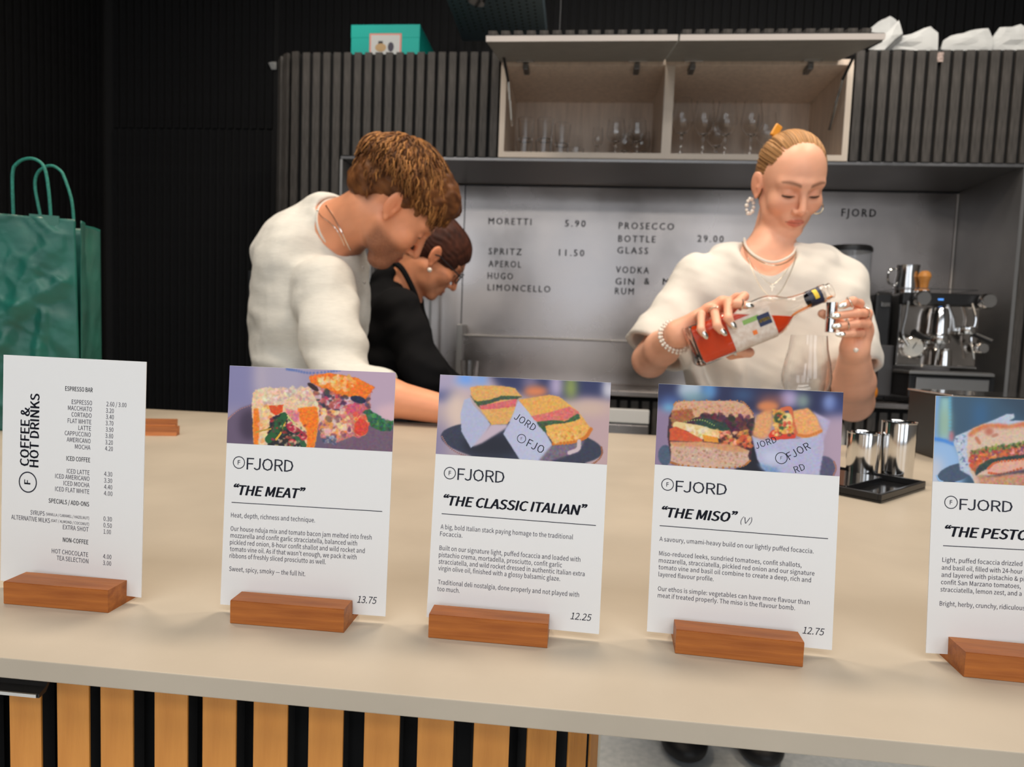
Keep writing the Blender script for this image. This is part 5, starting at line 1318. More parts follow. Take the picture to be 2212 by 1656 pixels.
def skin_col(fr, tone, lip, stub=None, brow=None, hairline=None, hands=()):
    tone = np.array(tone); lip = np.array(lip)
    def f(V):
        C = np.tile(tone, (len(V), 1)); q = fr.loc(V); near = (np.linalg.norm(q, axis=1) < 0.2)
        C = C*(1+0.05*wob(V, 18, 4)[:, None])
        def mixc(m, c): C[:] = C*(1-m[:, None])+np.array(c)*m[:, None]
        rd = tone*np.array([1.0, 0.80, 0.74])
        for s in (-1, 1):
            mixc(0.5*gauss(V, fr, (s*0.043, 0.065, -0.030), (0.022, 0.03, 0.018)), rd)
            mixc(0.7*gauss(V, fr, (s*0.082, -0.008, -0.004), (0.012, 0.03, 0.035)), rd)
            mixc(0.45*gauss(V, fr, (s*0.031, 0.080, 0.002), (0.018, 0.016, 0.012)), rd*0.85)
        mixc(0.5*gauss(V, fr, (0, 0.108, -0.038), (0.014, 0.014, 0.012)), rd)
        m = ss(-((q[:, 0]/0.0215)**2+((q[:, 2]+0.0708)/0.0098)**2), -1.25, -0.80)*ss(q[:, 1], 0.076, 0.082)*near
        mixc(0.75*m, lip)
        m2 = near*(np.abs(q[:, 0]) < 0.024)*(q[:, 1] > 0.078)*np.exp(-((q[:, 2]+0.0700)/0.0012)**2); mixc(0.7*m2, lip*0.25)
        if brow is not None:
            ax = np.abs(q[:, 0]); zc = 0.0200+0.006*np.sin(np.clip((ax-0.012)/0.04, 0, 1)*PI*0.75); wdt = 0.0045*(1-0.5*ss(ax, 0.03, 0.055))
            m3 = near*(q[:, 1] > 0.04)*np.exp(-((q[:, 2]-zc)/wdt)**2)*ss(ax, 0.009, 0.014)*(1-ss(ax, 0.050, 0.057)); mixc(0.8*m3, brow)
        for s in (-1, 1):   # lash line
            m4 = near*(q[:, 1] > 0.055)*np.exp(-((q[:, 2]+0.0068)/0.0017)**2)*(1-ss(np.abs(q[:, 0]-s*0.0315), 0.0125, 0.0150)); mixc(0.9*m4, (0.03, 0.018, 0.014))
        if stub is not None:
            m5 = near*ss(-q[:, 2], 0.040, 0.066)*ss(q[:, 1]+0.3*np.abs(q[:, 0]), 0.004, 0.030)*(1-0.9*gauss(V, fr, (0, 0.09, -0.070), (0.02, 0.02, 0.008)))
            m5 = np.maximum(m5, near*gauss(V, fr, (0, 0.088, -0.055), (0.026, 0.02, 0.006))*0.8)
            m5 = m5*(0.80+0.20*np.random.RandomState(1).rand(len(V))); mixc(np.clip(0.72*m5, 0, 1), stub)
        if hairline is not None:
            m6 = near*hairline[0](q); mixc(np.clip(m6, 0, 1), hairline[1])
        for h in hands:
            d = np.linalg.norm(V-np.array(h[0]), axis=1); mixc(0.45*np.exp(-(d/h[1])**4), rd)
        return C
    return f
def person(label, at_):
    t = thing('person', label, 'person', tuple(float(x) for x in at_)); return t
def put(t, V): return V-np.array(t.location)
def sdfmesh(nm, F, h, m, t, col=None, relax=1, **k):
    V, Q = F.mesh(h, **k); c = col(V) if col else None
    o = np_mesh(nm, V-np.array(t.location), Q, m, t, relax=relax, col=c); return o
def loc_(t): return np.array(t.location)
def bones(A, Bp, r): return
def strand_mesh(name, paths, radii, cols, m, parent, seg=3):
    """many thin tapering locks of hair as one mesh; paths (n,k,3) radii (n,) cols (n,3)"""
    P = np.array(paths); n, k, _ = P.shape
    T = np.gradient(P, axis=1); T /= np.linalg.norm(T, axis=2, keepdims=True)+1e-9
    ref = np.array([0.31, 0.42, 0.85]); A_ = np.cross(T, ref); A_ /= np.linalg.norm(A_, axis=2, keepdims=True)+1e-9; B_ = np.cross(T, A_)
    prof = np.sin(np.linspace(0.25, 1.0, k)*PI)**0.6; prof[-1] = 0.06
    V = []
    for s in range(seg):
        a = 2*PI*s/seg; V.append(P+(A_*math.cos(a)+B_*math.sin(a))*(np.array(radii)[:, None, None]*prof[None, :, None]))
    V = np.stack(V, 2)                                  # n,k,seg,3
    idx = np.arange(n*k*seg).reshape(n, k, seg); F_ = []
    for s in range(seg):
        s2 = (s+1) % seg; F_.append(np.stack([idx[:, :-1, s], idx[:, :-1, s2], idx[:, 1:, s2], idx[:, 1:, s]], -1).reshape(-1, 4))
    C = np.repeat(np.array(cols), k*seg, 0)
    return np_mesh(name, V.reshape(-1, 3)-loc_(parent), np.concatenate(F_), m, parent, relax=0, col=C)
M_hair = mat('hair', attr='Col', rough=0.55, spec=0.25)
def hand_field(F, fr_wrist, palm, fingers, rs=None, k=0.006):
    """palm: list of (a,b,ra,rb); fingers: list of joint lists (world)"""
    for a, b, ra, rb in palm: F.cap(a, b, ra, rb, k=0.010)
    for f in fingers:
        js, r0 = f; n = len(js); r = [r0*(1-0.22*i/(n-1)) for i in range(n)]; F.chain(js, r, k=0.0035)
def nails(t, tips, m, nm='fingernail'):
    for (p, d, up, ln) in tips:
        d = np.array(d)/np.linalg.norm(d); up = np.array(up, float); up -= d*(up@d); up /= np.linalg.norm(up); s = np.cross(d, up)
        Mx = Matrix(((s[0], d[0], up[0]), (s[1], d[1], up[1]), (s[2], d[2], up[2]))).to_4x4()
        bm = ball((0, 0, 0), (0.0050, ln, 0.0016), seg=14, mtx=Mx)
        o = obj(nm, bm, m, t, True, 3); o.location = tuple(np.array(p)-loc_(t))

# ================================================================== the blonde woman
YH = 1.54
def vbasis(px, py):
    d = ray(px, py); d = d/np.linalg.norm(d); r = _R-d*(d@_R); r /= np.linalg.norm(r); return r, np.cross(r, d), d
rv, uv_, dv = vbasis(1705, 386)
hw = frame_fu(at(1706, 397, YH), rv*0.38-dv*0.90-uv_*0.27, uv_*0.97+rv*0.12-dv*0.25, 0.885)
W_ = person('woman with slicked back blonde hair in white T-shirt pouring from an orange bottle', atz(1650, 1630, 0.0)+np.array([0, 0.1, 0]))
F = Field(); head_prims(F, hw, fem=True, jaw=0.95)
neck_t = hw.w((0, -0.040, -0.060)); neck_b = at(1660, 555, 1.572)
F.cap(neck_t, neck_b, 0.038, 0.046, k=0.014)
F.cap(neck_b, at(1658, 600, 1.575), 0.054, 0.078, k=0.03)
shR = at(1512, 616, 1.56); shL = at(1803, 622, 1.56)
F.cap(neck_b+np.array([0, 0.01, -0.03]), shR, 0.045, 0.050, k=0.03); F.cap(neck_b+np.array([0, 0.01, -0.03]), shL, 0.045, 0.050, k=0.03)
F.rbox((at(1655, 680, 1.58)), (0.135, 0.075, 0.14), 0.07, k=0.05)
elR = at(1404, 777, 1.49); wrR = at(1466, 722, 1.315)
F.cap(shR, elR, 0.046, 0.038, k=0.02); F.chain([elR, elR*0.55+wrR*0.45+np.array([0, 0, 0.002]), wrR], [0.038, 0.036, 0.0245], k=0.012)
elL = at(1842, 868, 1.44); wrL = at(1846, 752, 1.300)
F.cap(shL, elL, 0.046, 0.038, k=0.02); F.chain([elL, elL*0.6+wrL*0.4, wrL], [0.040, 0.039, 0.0245], k=0.012)
# bottle axis
bA = at(1490, 751, 1.275); bB = at(1795, 627, 1.275); bd = (bB-bA)/np.linalg.norm(bB-bA); bup = np.array([0, 0, 1.0]); bup -= bd*(bup@bd); bup /= np.linalg.norm(bup); bfr = np.cross(bup, bd)
if bfr[1] > 0: bfr = -bfr                                   # towards the camera
BR = 0.0395                                                  # half width of the bottle body
# right hand: palm behind the bottle, fingers over its top and down the front
def onb(s, u, f): return bA+bd*s+bup*u+bfr*f              # s along, u up, f towards the camera (from the axis)
palmc = onb(0.050, 0.022, -BR-0.010)
kn = [onb(0.118, BR+0.012, -0.014), onb(0.090, BR+0.015, -0.016), onb(0.062, BR+0.013, -0.018), onb(0.037, BR+0.006, -0.020)]
fi = []
for j, (s0, s1, tp_) in enumerate(((0.118, 0.150, (1613, 659)), (0.090, 0.104, (1580, 699)), (0.062, 0.074, (1558, 714)), (0.037, 0.044, (1519, 720)))):
    t3 = at(tp_[0], tp_[1], bA[1]-BR-0.010); m1 = onb(s0*0.75+s1*0.25, BR+0.012, 0.010+0.004*j); m2 = at(*(np.array(tp_)*0.62+np.array(((1588, 655), (1562, 668), (1535, 686), (1506, 697))[j])*0.38), bA[1]-BR-0.011)
    if j == 0: t3 = at(1612, 660, bA[1]-BR+0.004); m1 = onb(0.125, BR+0.012, 0.012); m2 = at(1590, 656, bA[1]-BR+0.002)
    fi.append(([kn[j], m1, m2, t3], 0.0092 if j < 3 else 0.0082))
palm = [(wrR, palmc, 0.024, 0.022)]+[(palmc, q, 0.019, 0.0115) for q in kn]+[(wrR+bup*0.006, kn[3], 0.018, 0.012), (wrR+bup*0.008, kn[1], 0.018, 0.012)]
thumb = [palmc-bup*0.018, onb(0.070, -BR-0.004, -0.020), onb(0.098, -BR-0.011, 0.0), at(1592, 757, bA[1]-0.020)]
fi.append((thumb, 0.0105)); hand_field(F, None, palm, fi)
# left hand round the jigger
jx = at(1794, 688, 1.262); jr = 0.0105
tips = [(1822, 659), (1808, 682), (1810, 704), (1817, 722)]
kns = [(1856, 656), (1874, 677), (1872, 699), (1860, 720)]; mids = [(1842, 650), (1852, 676), (1850, 699), (1842, 720)]
fl = []
for j in range(4):
    T = at(tips[j][0], tips[j][1], 1.252); Mm = at(mids[j][0], mids[j][1], 1.250); K = at(kns[j][0], kns[j][1], 1.270); K0 = at(kns[j][0]-6+3*j, kns[j][1]+14+(3-j)*6, 1.305)
    fl.append(([K0, K, Mm, T], 0.0092 if j < 3 else 0.0080))
pl_c = at(1852, 715, 1.300)
palm2 = [(wrL, pl_c, 0.024, 0.023)]+[(pl_c, f[0][0], 0.020, 0.012) for f in fl]+[(wrL, fl[3][0][0], 0.020, 0.012)]
th2 = [at(1838, 720, 1.315), at(1815, 700, 1.305), at(1795, 685, 1.292), at(1776, 677, 1.280)]
fl.append((th2, 0.0105)); hand_field(F, None, palm2, fl)
# legs under the clothes, continuous with the body
hipz = 0.84; tb_ = at(1655, 700, 1.58)
hc = np.array([tb_[0], 1.60, hipz+0.06])
F.rbox(hc, (0.15, 0.10, 0.13), 0.09, k=0.06); F.rbox((hc+np.array([0, 0, 0.16])), (0.115, 0.075, 0.14), 0.07, k=0.06)
ft = [atz(1478, 1632, 0.0), atz(1642, 1640, 0.0)]
for s, fo in zip((-1, 1), ft):
    hp_ = hc+np.array([s*0.075, 0, -0.06]); an = np.array([fo[0], fo[1]+0.12, 0.09]); kn_ = (hp_+an)/2+np.array([0, -0.02, 0])
    F.chain([hp_, kn_, an], [0.078, 0.052, 0.034], k=0.03)
WT = s2l((240, 180, 150))
colw = skin_col(hw, WT, s2l((214, 108, 92)), brow=s2l((122, 82, 60)), hands=((kn[1], 0.06), (fl[1][0][1], 0.06)))
body = sdfmesh('body', F, 0.0024, M_skin, W_, colw, relax=1)
# hair: slicked back cap and a small bun
H = Field(); H.ell((0, -0.022, 0.034), (0.0775, 0.0955, 0.0850), hw, k=0.0)
H.ell((0, -0.060, -0.020), (0.060, 0.050, 0.060), hw, k=0.03)
H.ell((0, 0.118, -0.020), (0.090, 0.100, 0.105), hw, k=0.003, op='s')
H.rbox((0, 0.085, -0.085), (0.12, 0.095, 0.075), 0.02, hw, k=0.003, op='s')
H.ell((0, 0.065, -0.03), (0.12, 0.055, 0.055), hw, k=0.003, op='s')
H.ell((-0.005, -0.122, 0.045), (0.030, 0.024, 0.032), hw, k=0.010)
def groove(p):
    q = hw.loc(p); th = np.arctan2(q[:, 0], q[:, 2]-0.0+1e-6); return 0.0010*np.sin(th*62+3*wob(p, 14, 3))*hw.sc+0.0006*np.sin(th*131+2*wob(p, 20, 6))
H.disp(groove)
def hcol(V):
    q = hw.loc(V); n_ = 0.5+0.5*wob(V*np.array([1, 1, 1]), 30, 5); th = np.arctan2(q[:, 0], q[:, 2]); st = 0.5+0.5*np.sin(th*97+2*wob(V, 12, 2))
    a = s2l((96, 66, 46)); b = s2l((196, 148, 96)); m = np.clip(0.25+0.35*st+0.5*ss(q[:, 2], 0.05, 0.12)+0.25*(n_-0.5), 0, 1)
    return a+(b-a)*m[:, None]
hair = sdfmesh('hair', H, 0.0021, M_hair, W_, hcol)
rs_ = np.random.RandomState(4); pa_ = []; cl_ = []
for i in range(260):   # combed-back strands
    th = rs_.uniform(-1.35, 1.35); r_ = 1.012+rs_.rand()*0.02; t_ = np.linspace(0.15 if abs(th) < 0.8 else 0.45, 2.2, 9); ph = t_
    y_ = np.cos(ph)*0.0955*r_; rad = np.sin(ph)
    x_ = np.sin(th)*0.0785*r_*rad; z_ = np.cos(th)*0.086*r_*rad
    P_ = np.stack([x_, y_-0.022, z_+0.036], 1); keep = ((P_[:, 1]-0.118)/0.1)**2+((P_[:, 2]+0.02)/0.105)**2+(P_[:, 0]/0.09)**2 > 1.0
    if keep.sum() < 5: continue
    P_ = P_[keep][:9]; P_ = np.array(cpts(P_, 9)); pa_.append([hw.w(p_) for p_ in P_]); c_ = s2l((186, 140, 92))*rs_.uniform(0.55, 1.2); cl_.append(c_)
strand_mesh('hair_strands', pa_, [0.0011]*len(pa_), cl_, M_hair, W_)['kind'] = 'stuff'
cb = hw.w((-0.036, -0.080, 0.100)); o = obj('hair_clip', B(-0.009, 0.009, -0.004, 0.004, -0.004, 0.026, 0.003), mat('amber_clip', (0.75, 0.32, 0.04), 0.3), W_); o.location = tuple(cb-loc_(W_)); o.rotation_euler = (0, 0.5, 0.3)
# T-shirt
T = Field()
nb2 = neck_b+np.array([0, 0.012, -0.035])
tc_ = at(1655, 690, 1.58)
def slv(a, b, fr0, fr1, r0, r1, k=0.03):
    T.cap(a+(b-a)*fr0, a+(b-a)*fr1, r0, r1, k=k)
slv(shR, elR, 0.0, 0.92, 0.060, 0.076); slv(shL, elL, 0.0, 0.62, 0.058, 0.072)
# hollow: neck opening and sleeve openings
# sleeve ends: cut by a box beyond the hem
def cut_end(a, b, t, R=0.10, ln=0.10):
    d = (b-a)/np.linalg.norm(b-a); c = a+(b-a)*t+d*ln
    z = d; x = np.cross(z, [0, 1, 0.2]); x /= np.linalg.norm(x); y = np.cross(z, x)
    T.rbox((0, 0, 0), (R, R, ln), 0.004, Fr(c, x, y, z), k=0.004, op='s')
    return c, (x, y, z)
cut_end(shR, elR, 0.90); cut_end(shL, elL, 0.72)
T.cap(shR+(elR-shR)*0.6, elR+(elR-shR)*0.2, 0.052, 0.069, k=0.006, op='s'); T.cap(shL+(elL-shL)*0.45, elL, 0.050, 0.064, k=0.006, op='s')
T.rbox(tc_, (0.165, 0.105, 0.17), 0.10, k=0.06)
T.cap(nb2, shR+np.array([0.004, 0, 0.002]), 0.056, 0.058, k=0.05); T.cap(nb2, shL+np.array([-0.004, 0, 0.002]), 0.056, 0.058, k=0.05)
for dz, wx_, wy_ in ((-0.18, 0.17, 0.115), (-0.36, 0.18, 0.13)): T.rbox(tc_+np.array([0.0, 0.0, dz]), (wx_, wy_, 0.16), 0.11, k=0.06)
T.ell(at(1662, 520, 1.500), (0.066, 0.070, 0.078), k=0.006, op='s')
def folds(p):
    q = p-tc_; x, z = q[:, 0], q[:, 2]; w0 = wob(p*np.array([1, 1, 0.35]), 5, 21)
    v = 0.0095*np.sin(x*70+2.2*w0)*ss(-z, -0.02, 0.22)
    d1 = np.sin((x*0.8+z*0.75)*75+2.0*w0)*ss(-x, 0.05, 0.15)*0.007+np.sin((-x*0.8+z*0.7)*75+2.0*w0)*ss(x, 0.05, 0.14)*0.007
    tor = 1-0.75*ss(np.abs(x), 0.14, 0.19)
    return -((v+d1+0.0055*wob(p, 5, 12))*tor+0.0012*wob(p, 14, 13))
T.disp(folds)
sh = sdfmesh('t_shirt', T, 0.0034, M_tee, W_, relax=2)
# ribbed collar following the neck opening
def ellipse_ring(c, rx, ry, nrm, up, n=40, a0=0, a1=2*PI):
    nrm = np.array(nrm)/np.linalg.norm(nrm); u = np.array(up, float); u -= nrm*(u@nrm); u /= np.linalg.norm(u); v = np.cross(nrm, u)
    return [c+u*rx*math.cos(a)+v*ry*math.sin(a) for a in np.linspace(a0, a1, n, endpoint=(a1-a0 < 6.28))]
ccn = at(1662, 548, 1.512)
for s in (-1, 1):
    ls = [hw.w((s*(0.0315+0.0145*math.cos(a)), 0.0838-0.0045*(math.cos(a)*1.0)*(1 if s > 0 else 1)*(1 if math.cos(a) > 0 else 0)-0.004*abs(math.cos(a))**2, -0.0062-0.0030*math.sin(a)))-loc_(W_) for a in np.linspace(0.1, PI-0.1, 12)]
    obj('eyelashes', tube(ls, [0.0006]+[0.0013]*10+[0.0006], 6), M_lash, W_, True)
# trousers and shoes
Q = Field(); Q.rbox(hc, (0.165, 0.115, 0.14), 0.10, k=0.05)
for s, fo in zip((-1, 1), ft):
    hp_ = hc+np.array([s*0.08, 0, -0.06]); an = np.array([fo[0], fo[1]+0.12, 0.05]); kn_ = (hp_+an)/2+np.array([0, -0.02, 0]); Q.chain([hp_, kn_, an], [0.095, 0.075, 0.062], k=0.04)
Q.disp(lambda p: 0.003*wob(p, 7, 5)); Q.rbox((hc[0], hc[1], -0.06), (0.5, 0.6, 0.095), 0.01, k=0.004, op='s')
sdfmesh('trousers', Q, 0.010, M_trous, W_)
for s, fo in zip((-1, 1), ft):
    G = Field(); G.ell((fo[0], fo[1]+0.02, 0.035), (0.062, 0.085, 0.038), k=0.03); G.ell((fo[0], fo[1]+0.13, 0.045), (0.036, 0.06, 0.045), k=0.04)
    G.rbox((fo[0], fo[1]+0.07, -0.05), (0.2, 0.3, 0.0515), 0.002, k=0.002, op='s'); sdfmesh('shoe', G, 0.006, M_shoe, W_)
# nails, rings, jewellery
camd = -_F
nl = []
for j, f in enumerate(fi[:4]):
    p3, p2 = f[0][3], f[0][2]; d = (p3-p2)/np.linalg.norm(p3-p2); nl.append((p3+d*0.004+camd*0.0062, d, camd, 0.0088))
nl.append((thumb[3]+(thumb[3]-thumb[2])*0.15-bup*0.006, thumb[3]-thumb[2], -bup+camd, 0.008))
for j, f in enumerate(fl[:4]):
    p3, p2 = f[0][3], f[0][2]; d = (p3-p2)/np.linalg.norm(p3-p2); nl.append((p3+d*0.004+camd*0.0062, d, camd, 0.0090))
nails(W_, nl, M_silver)
def ringon(a, b, t, r, m=M_silver, th=0.0013, nm='finger_ring'):
    c = a+(b-a)*t; pts = ellipse_ring(c, r, r, b-a, (0.3, 0.2, 1)); o = obj(nm, tube([p-loc_(W_) for p in pts], th, 6, closed=True), m, W_, True); return o
ringon(fi[2][0][1], fi[2][0][2], 0.15, 0.0105); ringon(fi[0][0][2], fi[0][0][3], 0.5, 0.0098); ringon(fl[0][0][2], fl[0][0][3], 0.35, 0.0098); ringon(fl[1][0][1], fl[1][0][2], 0.35, 0.0103); ringon(fl[2][0][2], fl[2][0][3], 0.5, 0.0095)
# pearl bracelet on the right wrist
wd_ = (wrR-elR)/np.linalg.norm(wrR-elR); bc_ = wrR-wd_*0.012
for k_, (off_, rr_) in enumerate(((0.0, 0.030), (-0.006, 0.034))):
    bm = bmesh.new()
    for p_ in ellipse_ring(bc_+wd_*off_, rr_, rr_, wd_+np.array([0.1*k_, 0, 0.1]), (0, 0.2, 1), 26): ball(p_-loc_(W_), 0.0032+0.0006*math.sin(p_[0]*900), bm, 8)
    tag(obj('pearl_bracelet', bm, M_pearl, W_, True, 3), kind='stuff')
# stud on the left wrist
o = obj('bracelet_pearl', ball((0, 0, 0), 0.0045, seg=12), M_pearl, W_, True, 3); o.location = tuple(at(1849, 756, 1.262)-loc_(W_))
# necklaces
M_gold = mat('pale_gold', (0.80, 0.68, 0.50), 0.25, 1.0)
def chain_px(pts, nm, r, m, parent, n=50):
    P = [at(x, y, Y)-loc_(parent) for x, y, Y in pts]; return obj(nm, tube(cpts(P, n), r, 6), m, parent, True)
chain_px([(1608,515,1.55),(1611,530,1.515),(1624,547,1.492),(1645,560,1.478),(1667,566,1.473),(1690,562,1.478),(1710,550,1.492),(1718,536,1.52),(1719,520,1.55)], 'pearl_necklace', 0.0028, M_pearl, W_)
chain_px([(1604,522,1.55),(1609,537,1.515),(1626,554,1.488),(1650,568,1.470),(1672,573,1.466),(1695,568,1.474),(1716,552,1.495),(1722,530,1.55)], 'silver_necklace', 0.0013, M_gold, W_)
chain_px([(1616,556,1.462),(1624,580,1.452),(1640,615,1.444),(1656,634,1.438),(1668,642,1.436),(1684,632,1.438),(1700,605,1.444),(1713,575,1.455),(1719,556,1.466)], 'long_necklace', 0.0009, M_gold, W_)
chain_px([(1630,575,1.448),(1648,600,1.441),(1668,614,1.437),(1688,600,1.441),(1703,578,1.449)], 'cross_necklace', 0.0007, M_gold, W_)
cr_ = at(1668, 619, 1.433); bm = bmesh.new(); box(bm, -0.0008, 0.0008, -0.0008, 0.0008, -0.009, 0.006); box(bm, -0.0045, 0.0045, -0.0008, 0.0008, -0.0005, 0.0012)
o = obj('cross_pendant', bm, M_gold, W_); o.location = tuple(cr_-loc_(W_))
# earrings
eL = hw.w((-0.087, -0.004, -0.060)); bm = bmesh.new()
for k_ in range(11):
    a = k_/10*2*PI; ball((0.010*math.cos(a), 0, 0.017*math.sin(a)), 0.0042+0.0008*math.sin(k_*3), bm, 8)
o = obj('pearl_earring', bm, M_pearl, W_, True, 3); o.location = tuple(eL-loc_(W_)); o.rotation_euler = (0, 0.1, 0.5); o['kind'] = 'stuff'
pe = [hw.w((0.086, -0.004, -0.058))+np.array([0.014*math.cos(a), 0.004*math.sin(a), 0.017*math.sin(a)])-loc_(W_) for a in np.linspace(0, 2*PI, 28, endpoint=False)]
obj('hoop_earring', tube(pe, 0.0016, 8, closed=True), M_gold, W_, True)
# ================================================================== the bottle, the jigger
M_bglass = mat('bottle_glass', (0.98, 0.96, 0.94), 0.0, trans=1.0, ior=1.3)
M_liq = mat('orange_red_aperitif', (1.0, 0.085, 0.012), 0.08, trans=0.25, ior=1.33, spec=0.5)
Lb = np.linalg.norm(bB-bA)
Mb = Matrix(((bd[0], bup[0], -bfr[0], 0), (bd[1], bup[1], -bfr[1], 0), (bd[2], bup[2], -bfr[2], 0), (0, 0, 0, 1)))
# local: x along the axis, y up, z away from the camera -> lathe axis z must map on bd
Ml = Matrix(((bup[0], bfr[0]*-1, bd[0], 0), (bup[1], -bfr[1], bd[1], 0), (bup[2], -bfr[2], bd[2], 0), (0, 0, 0, 1)))
bo = thing('spirits_bottle', 'tilted clear bottle of orange red aperitif in the blonde woman\'s hand', 'bottle', tuple(bA))
prof = [(0.036, 0.0), (0.0395, 0.003), (0.0400, 0.010), (0.0400, 0.145), (0.0385, 0.160), (0.032, 0.176), (0.0225, 0.192), (0.0185, 0.205), (0.0165, 0.225), (0.0150, 0.26), (0.0150, Lb-0.022), (0.0172, Lb-0.020), (0.0172, Lb-0.010), (0.0150, Lb-0.008), (0.0150, Lb)]
sq = [0.75]*4+[0.65, 0.45, 0.2, 0.05]+[0]*7
inn = [(r-0.0022, z) for r, z in prof[::-1]]; inn[-3:] = [(0.0372, 0.0125), (0.034, 0.008), (0.0, 0.008)]
inn = [(max(a, 0), b) for a, b in inn]
bm = lathe(prof+inn, 48, sq+sq[::-1][:len(inn)], mtx=Ml)
obj('glass_body', bm, M_bglass, bo, True, 1.0)
zl = at(1650, 682, 1.275)[2]-bA[2]
lp = [(0.0, 0.0085), (0.0335, 0.0087), (0.0369, 0.013), (0.0374, 0.145), (0.0358, 0.160), (0.0292, 0.176), (0.0198, 0.192), (0.0158, 0.205), (0.0140, 0.225), (0.0126, 0.26), (0.0126, Lb-0.006), (0.0, Lb-0.006)]
bm = lathe(lp, 48, [0.75]*4+[0.65, 0.45, 0.2, 0.05, 0, 0, 0, 0], mtx=Ml)
bmesh.ops.remove_doubles(bm, verts=bm.verts, dist=1e-5)
r_ = bmesh.ops.bisect_plane(bm, geom=list(bm.verts)+list(bm.edges)+list(bm.faces), plane_co=(0, 0, zl), plane_no=(0, 0, 1), clear_outer=True)
ed = [e for e in r_['geom_cut'] if isinstance(e, bmesh.types.BMEdge)]
bmesh.ops.holes_fill(bm, edges=ed); bmesh.ops.recalc_face_normals(bm, faces=bm.faces)
obj('liquid', bm, M_liq, bo, True, 0.8)
# thin stream running along the lower side of the neck
sp_ = [(-0.0345*bup+0.172*bd), (-0.0215*bup+0.190*bd), (-0.0150*bup+0.206*bd), (-0.0125*bup+0.235*bd), (-0.0115*bup+(Lb-0.002)*bd)]
obj('poured_stream', tube(cpts(sp_, 24), [0.0042]*6+[0.0030]*12+[0.0024]*6, 8), mat('thin_orange_liquid', (0.95, 0.30, 0.03), 0.1, trans=0.3), bo, True)
# labels: body label, green and navy tags, neck band
def wrap(nm, s0, s1, h0, h1, rad, m, lift=0.0006, sqv=0.75, parent=bo):
    """patch around the bottle: s along the axis, h0..h1 angle range about the axis, 0 = towards the camera"""
    bm = bmesh.new(); nu, nv = 14, 6; g = []
    for i in range(nu+1):
        a = h0+(h1-h0)*i/nu; c, s = math.cos(a), math.sin(a); n = 2+sqv*5; q = (abs(c)**n+abs(s)**n)**(-1/n); row = []
        for j in range(nv+1):
            z = s0+(s1-s0)*j/nv; row.append(bm.verts.new(Vector((bfr*c+bup*s)*(rad+lift)*q+bd*z)))
        g.append(row)
    for i in range(nu):
        for j in range(nv): bm.faces.new((g[i][j], g[i+1][j], g[i+1][j+1], g[i][j+1]))
    return obj(nm, bm, m, parent, True)
lbl = wrap('label', 0.070, 0.150, -0.95, 0.42, 0.0400, mat('cream_label', (0.78, 0.72, 0.66), 0.6, col2=(0.62, 0.50, 0.42), nscale=120))
wrap('printed_band', 0.098, 0.128, 0.10, 0.30, 0.0400, mat('label_green', (0.25, 0.45, 0.12), 0.5), 0.0010, parent=lbl)
wrap('printed_band', 0.124, 0.147, -0.25, 0.25, 0.0400, mat('label_navy', (0.02, 0.03, 0.09), 0.5), 0.0011, parent=lbl)
wrap('printed_band', 0.108, 0.116, -0.45, -0.28, 0.0400, mat('label_orange', (0.85, 0.2, 0.03), 0.5), 0.0011, parent=lbl)
Sx = Sheet(bfr*0.0414, bd*0.77+bup*-0.64 if False else bd, bup, bfr, 0.0004)
Sx.text('APEROL', 0.125, -0.003, width=0.021, cap=0.0055, bold=0.02); Sx.build('printed_word', mat('label_yellow', (0.85, 0.6, 0.05), 0.5), lbl)
nbd = wrap('neck_band', Lb-0.045, Lb-0.021, -PI, PI, 0.0155, mat('navy_band', (0.012, 0.02, 0.06), 0.45), 0.0006, 0)
wrap('printed_band', Lb-0.036, Lb-0.028, -0.2, 1.0, 0.0155, mat('label_yellow', (0.85, 0.6, 0.05), 0.5), 0.0012, 0, nbd)
# jigger
jt = at(1794, 653, 1.262); jb = at(1793, 718, 1.262)
jg2 = thing('jigger', 'slim steel jigger held in the blonde woman\'s other hand', 'jigger', tuple(jb))
hj = jt[2]-jb[2]; rj = 11.0*px2m(1.262)
obj('wall', lathe([(rj*0.9, 0), (rj, 0.001), (rj*0.97, hj*0.45), (rj*0.93, hj*0.5), (rj*0.97, hj*0.55), (rj*1.03, hj), (rj*0.93, hj), (rj*0.9, hj*0.56), (0, hj*0.55)], 32), M_chrome, jg2, True)
obj('bead', lathe([(rj*0.96, hj*0.48), (rj*1.03, hj*0.5), (rj*0.96, hj*0.52)], 32, closed=False), M_chrome, jg2, True)
# ================================================================== the man in the white top
def limb_legs(Fq, hc, feet, r=(0.085, 0.058, 0.04), k=0.03):
    for s, fo in zip((-1, 1), feet):
        hp_ = hc+np.array([0, -s*0.08, -0.06]); an = np.array([fo[0], fo[1], 0.09]); Fq.chain([hp_, (hp_+an)/2+np.array([0.03, 0, 0]), an], list(r), k=k)
def shoes(t, feet, dx=0.07):
    for fo in feet:
        G = Field(); G.ell((fo[0]+dx, fo[1], 0.035), (0.09, 0.046, 0.035), k=0.03); G.ell((fo[0]-0.01, fo[1], 0.05), (0.06, 0.038, 0.05), k=0.04)
        G.rbox((fo[0], fo[1], -0.05), (0.3, 0.2, 0.0515), 0.002, k=0.002, op='s'); sdfmesh('shoe', G, 0.007, M_shoe, t)
YMn = 1.42
fm = (_R*0.66-_U*0.75)*0.90+_F*0.36; um = _R*0.76+_U*0.65
hm0 = frame_fu((0, 0, 0), fm, um, 1.0)
earp = at(850, 446, YMn-0.07); hm = Fr(earp-np.array([-0.080, -0.008, -0.006])@hm0.M, *hm0.M, 1.0)

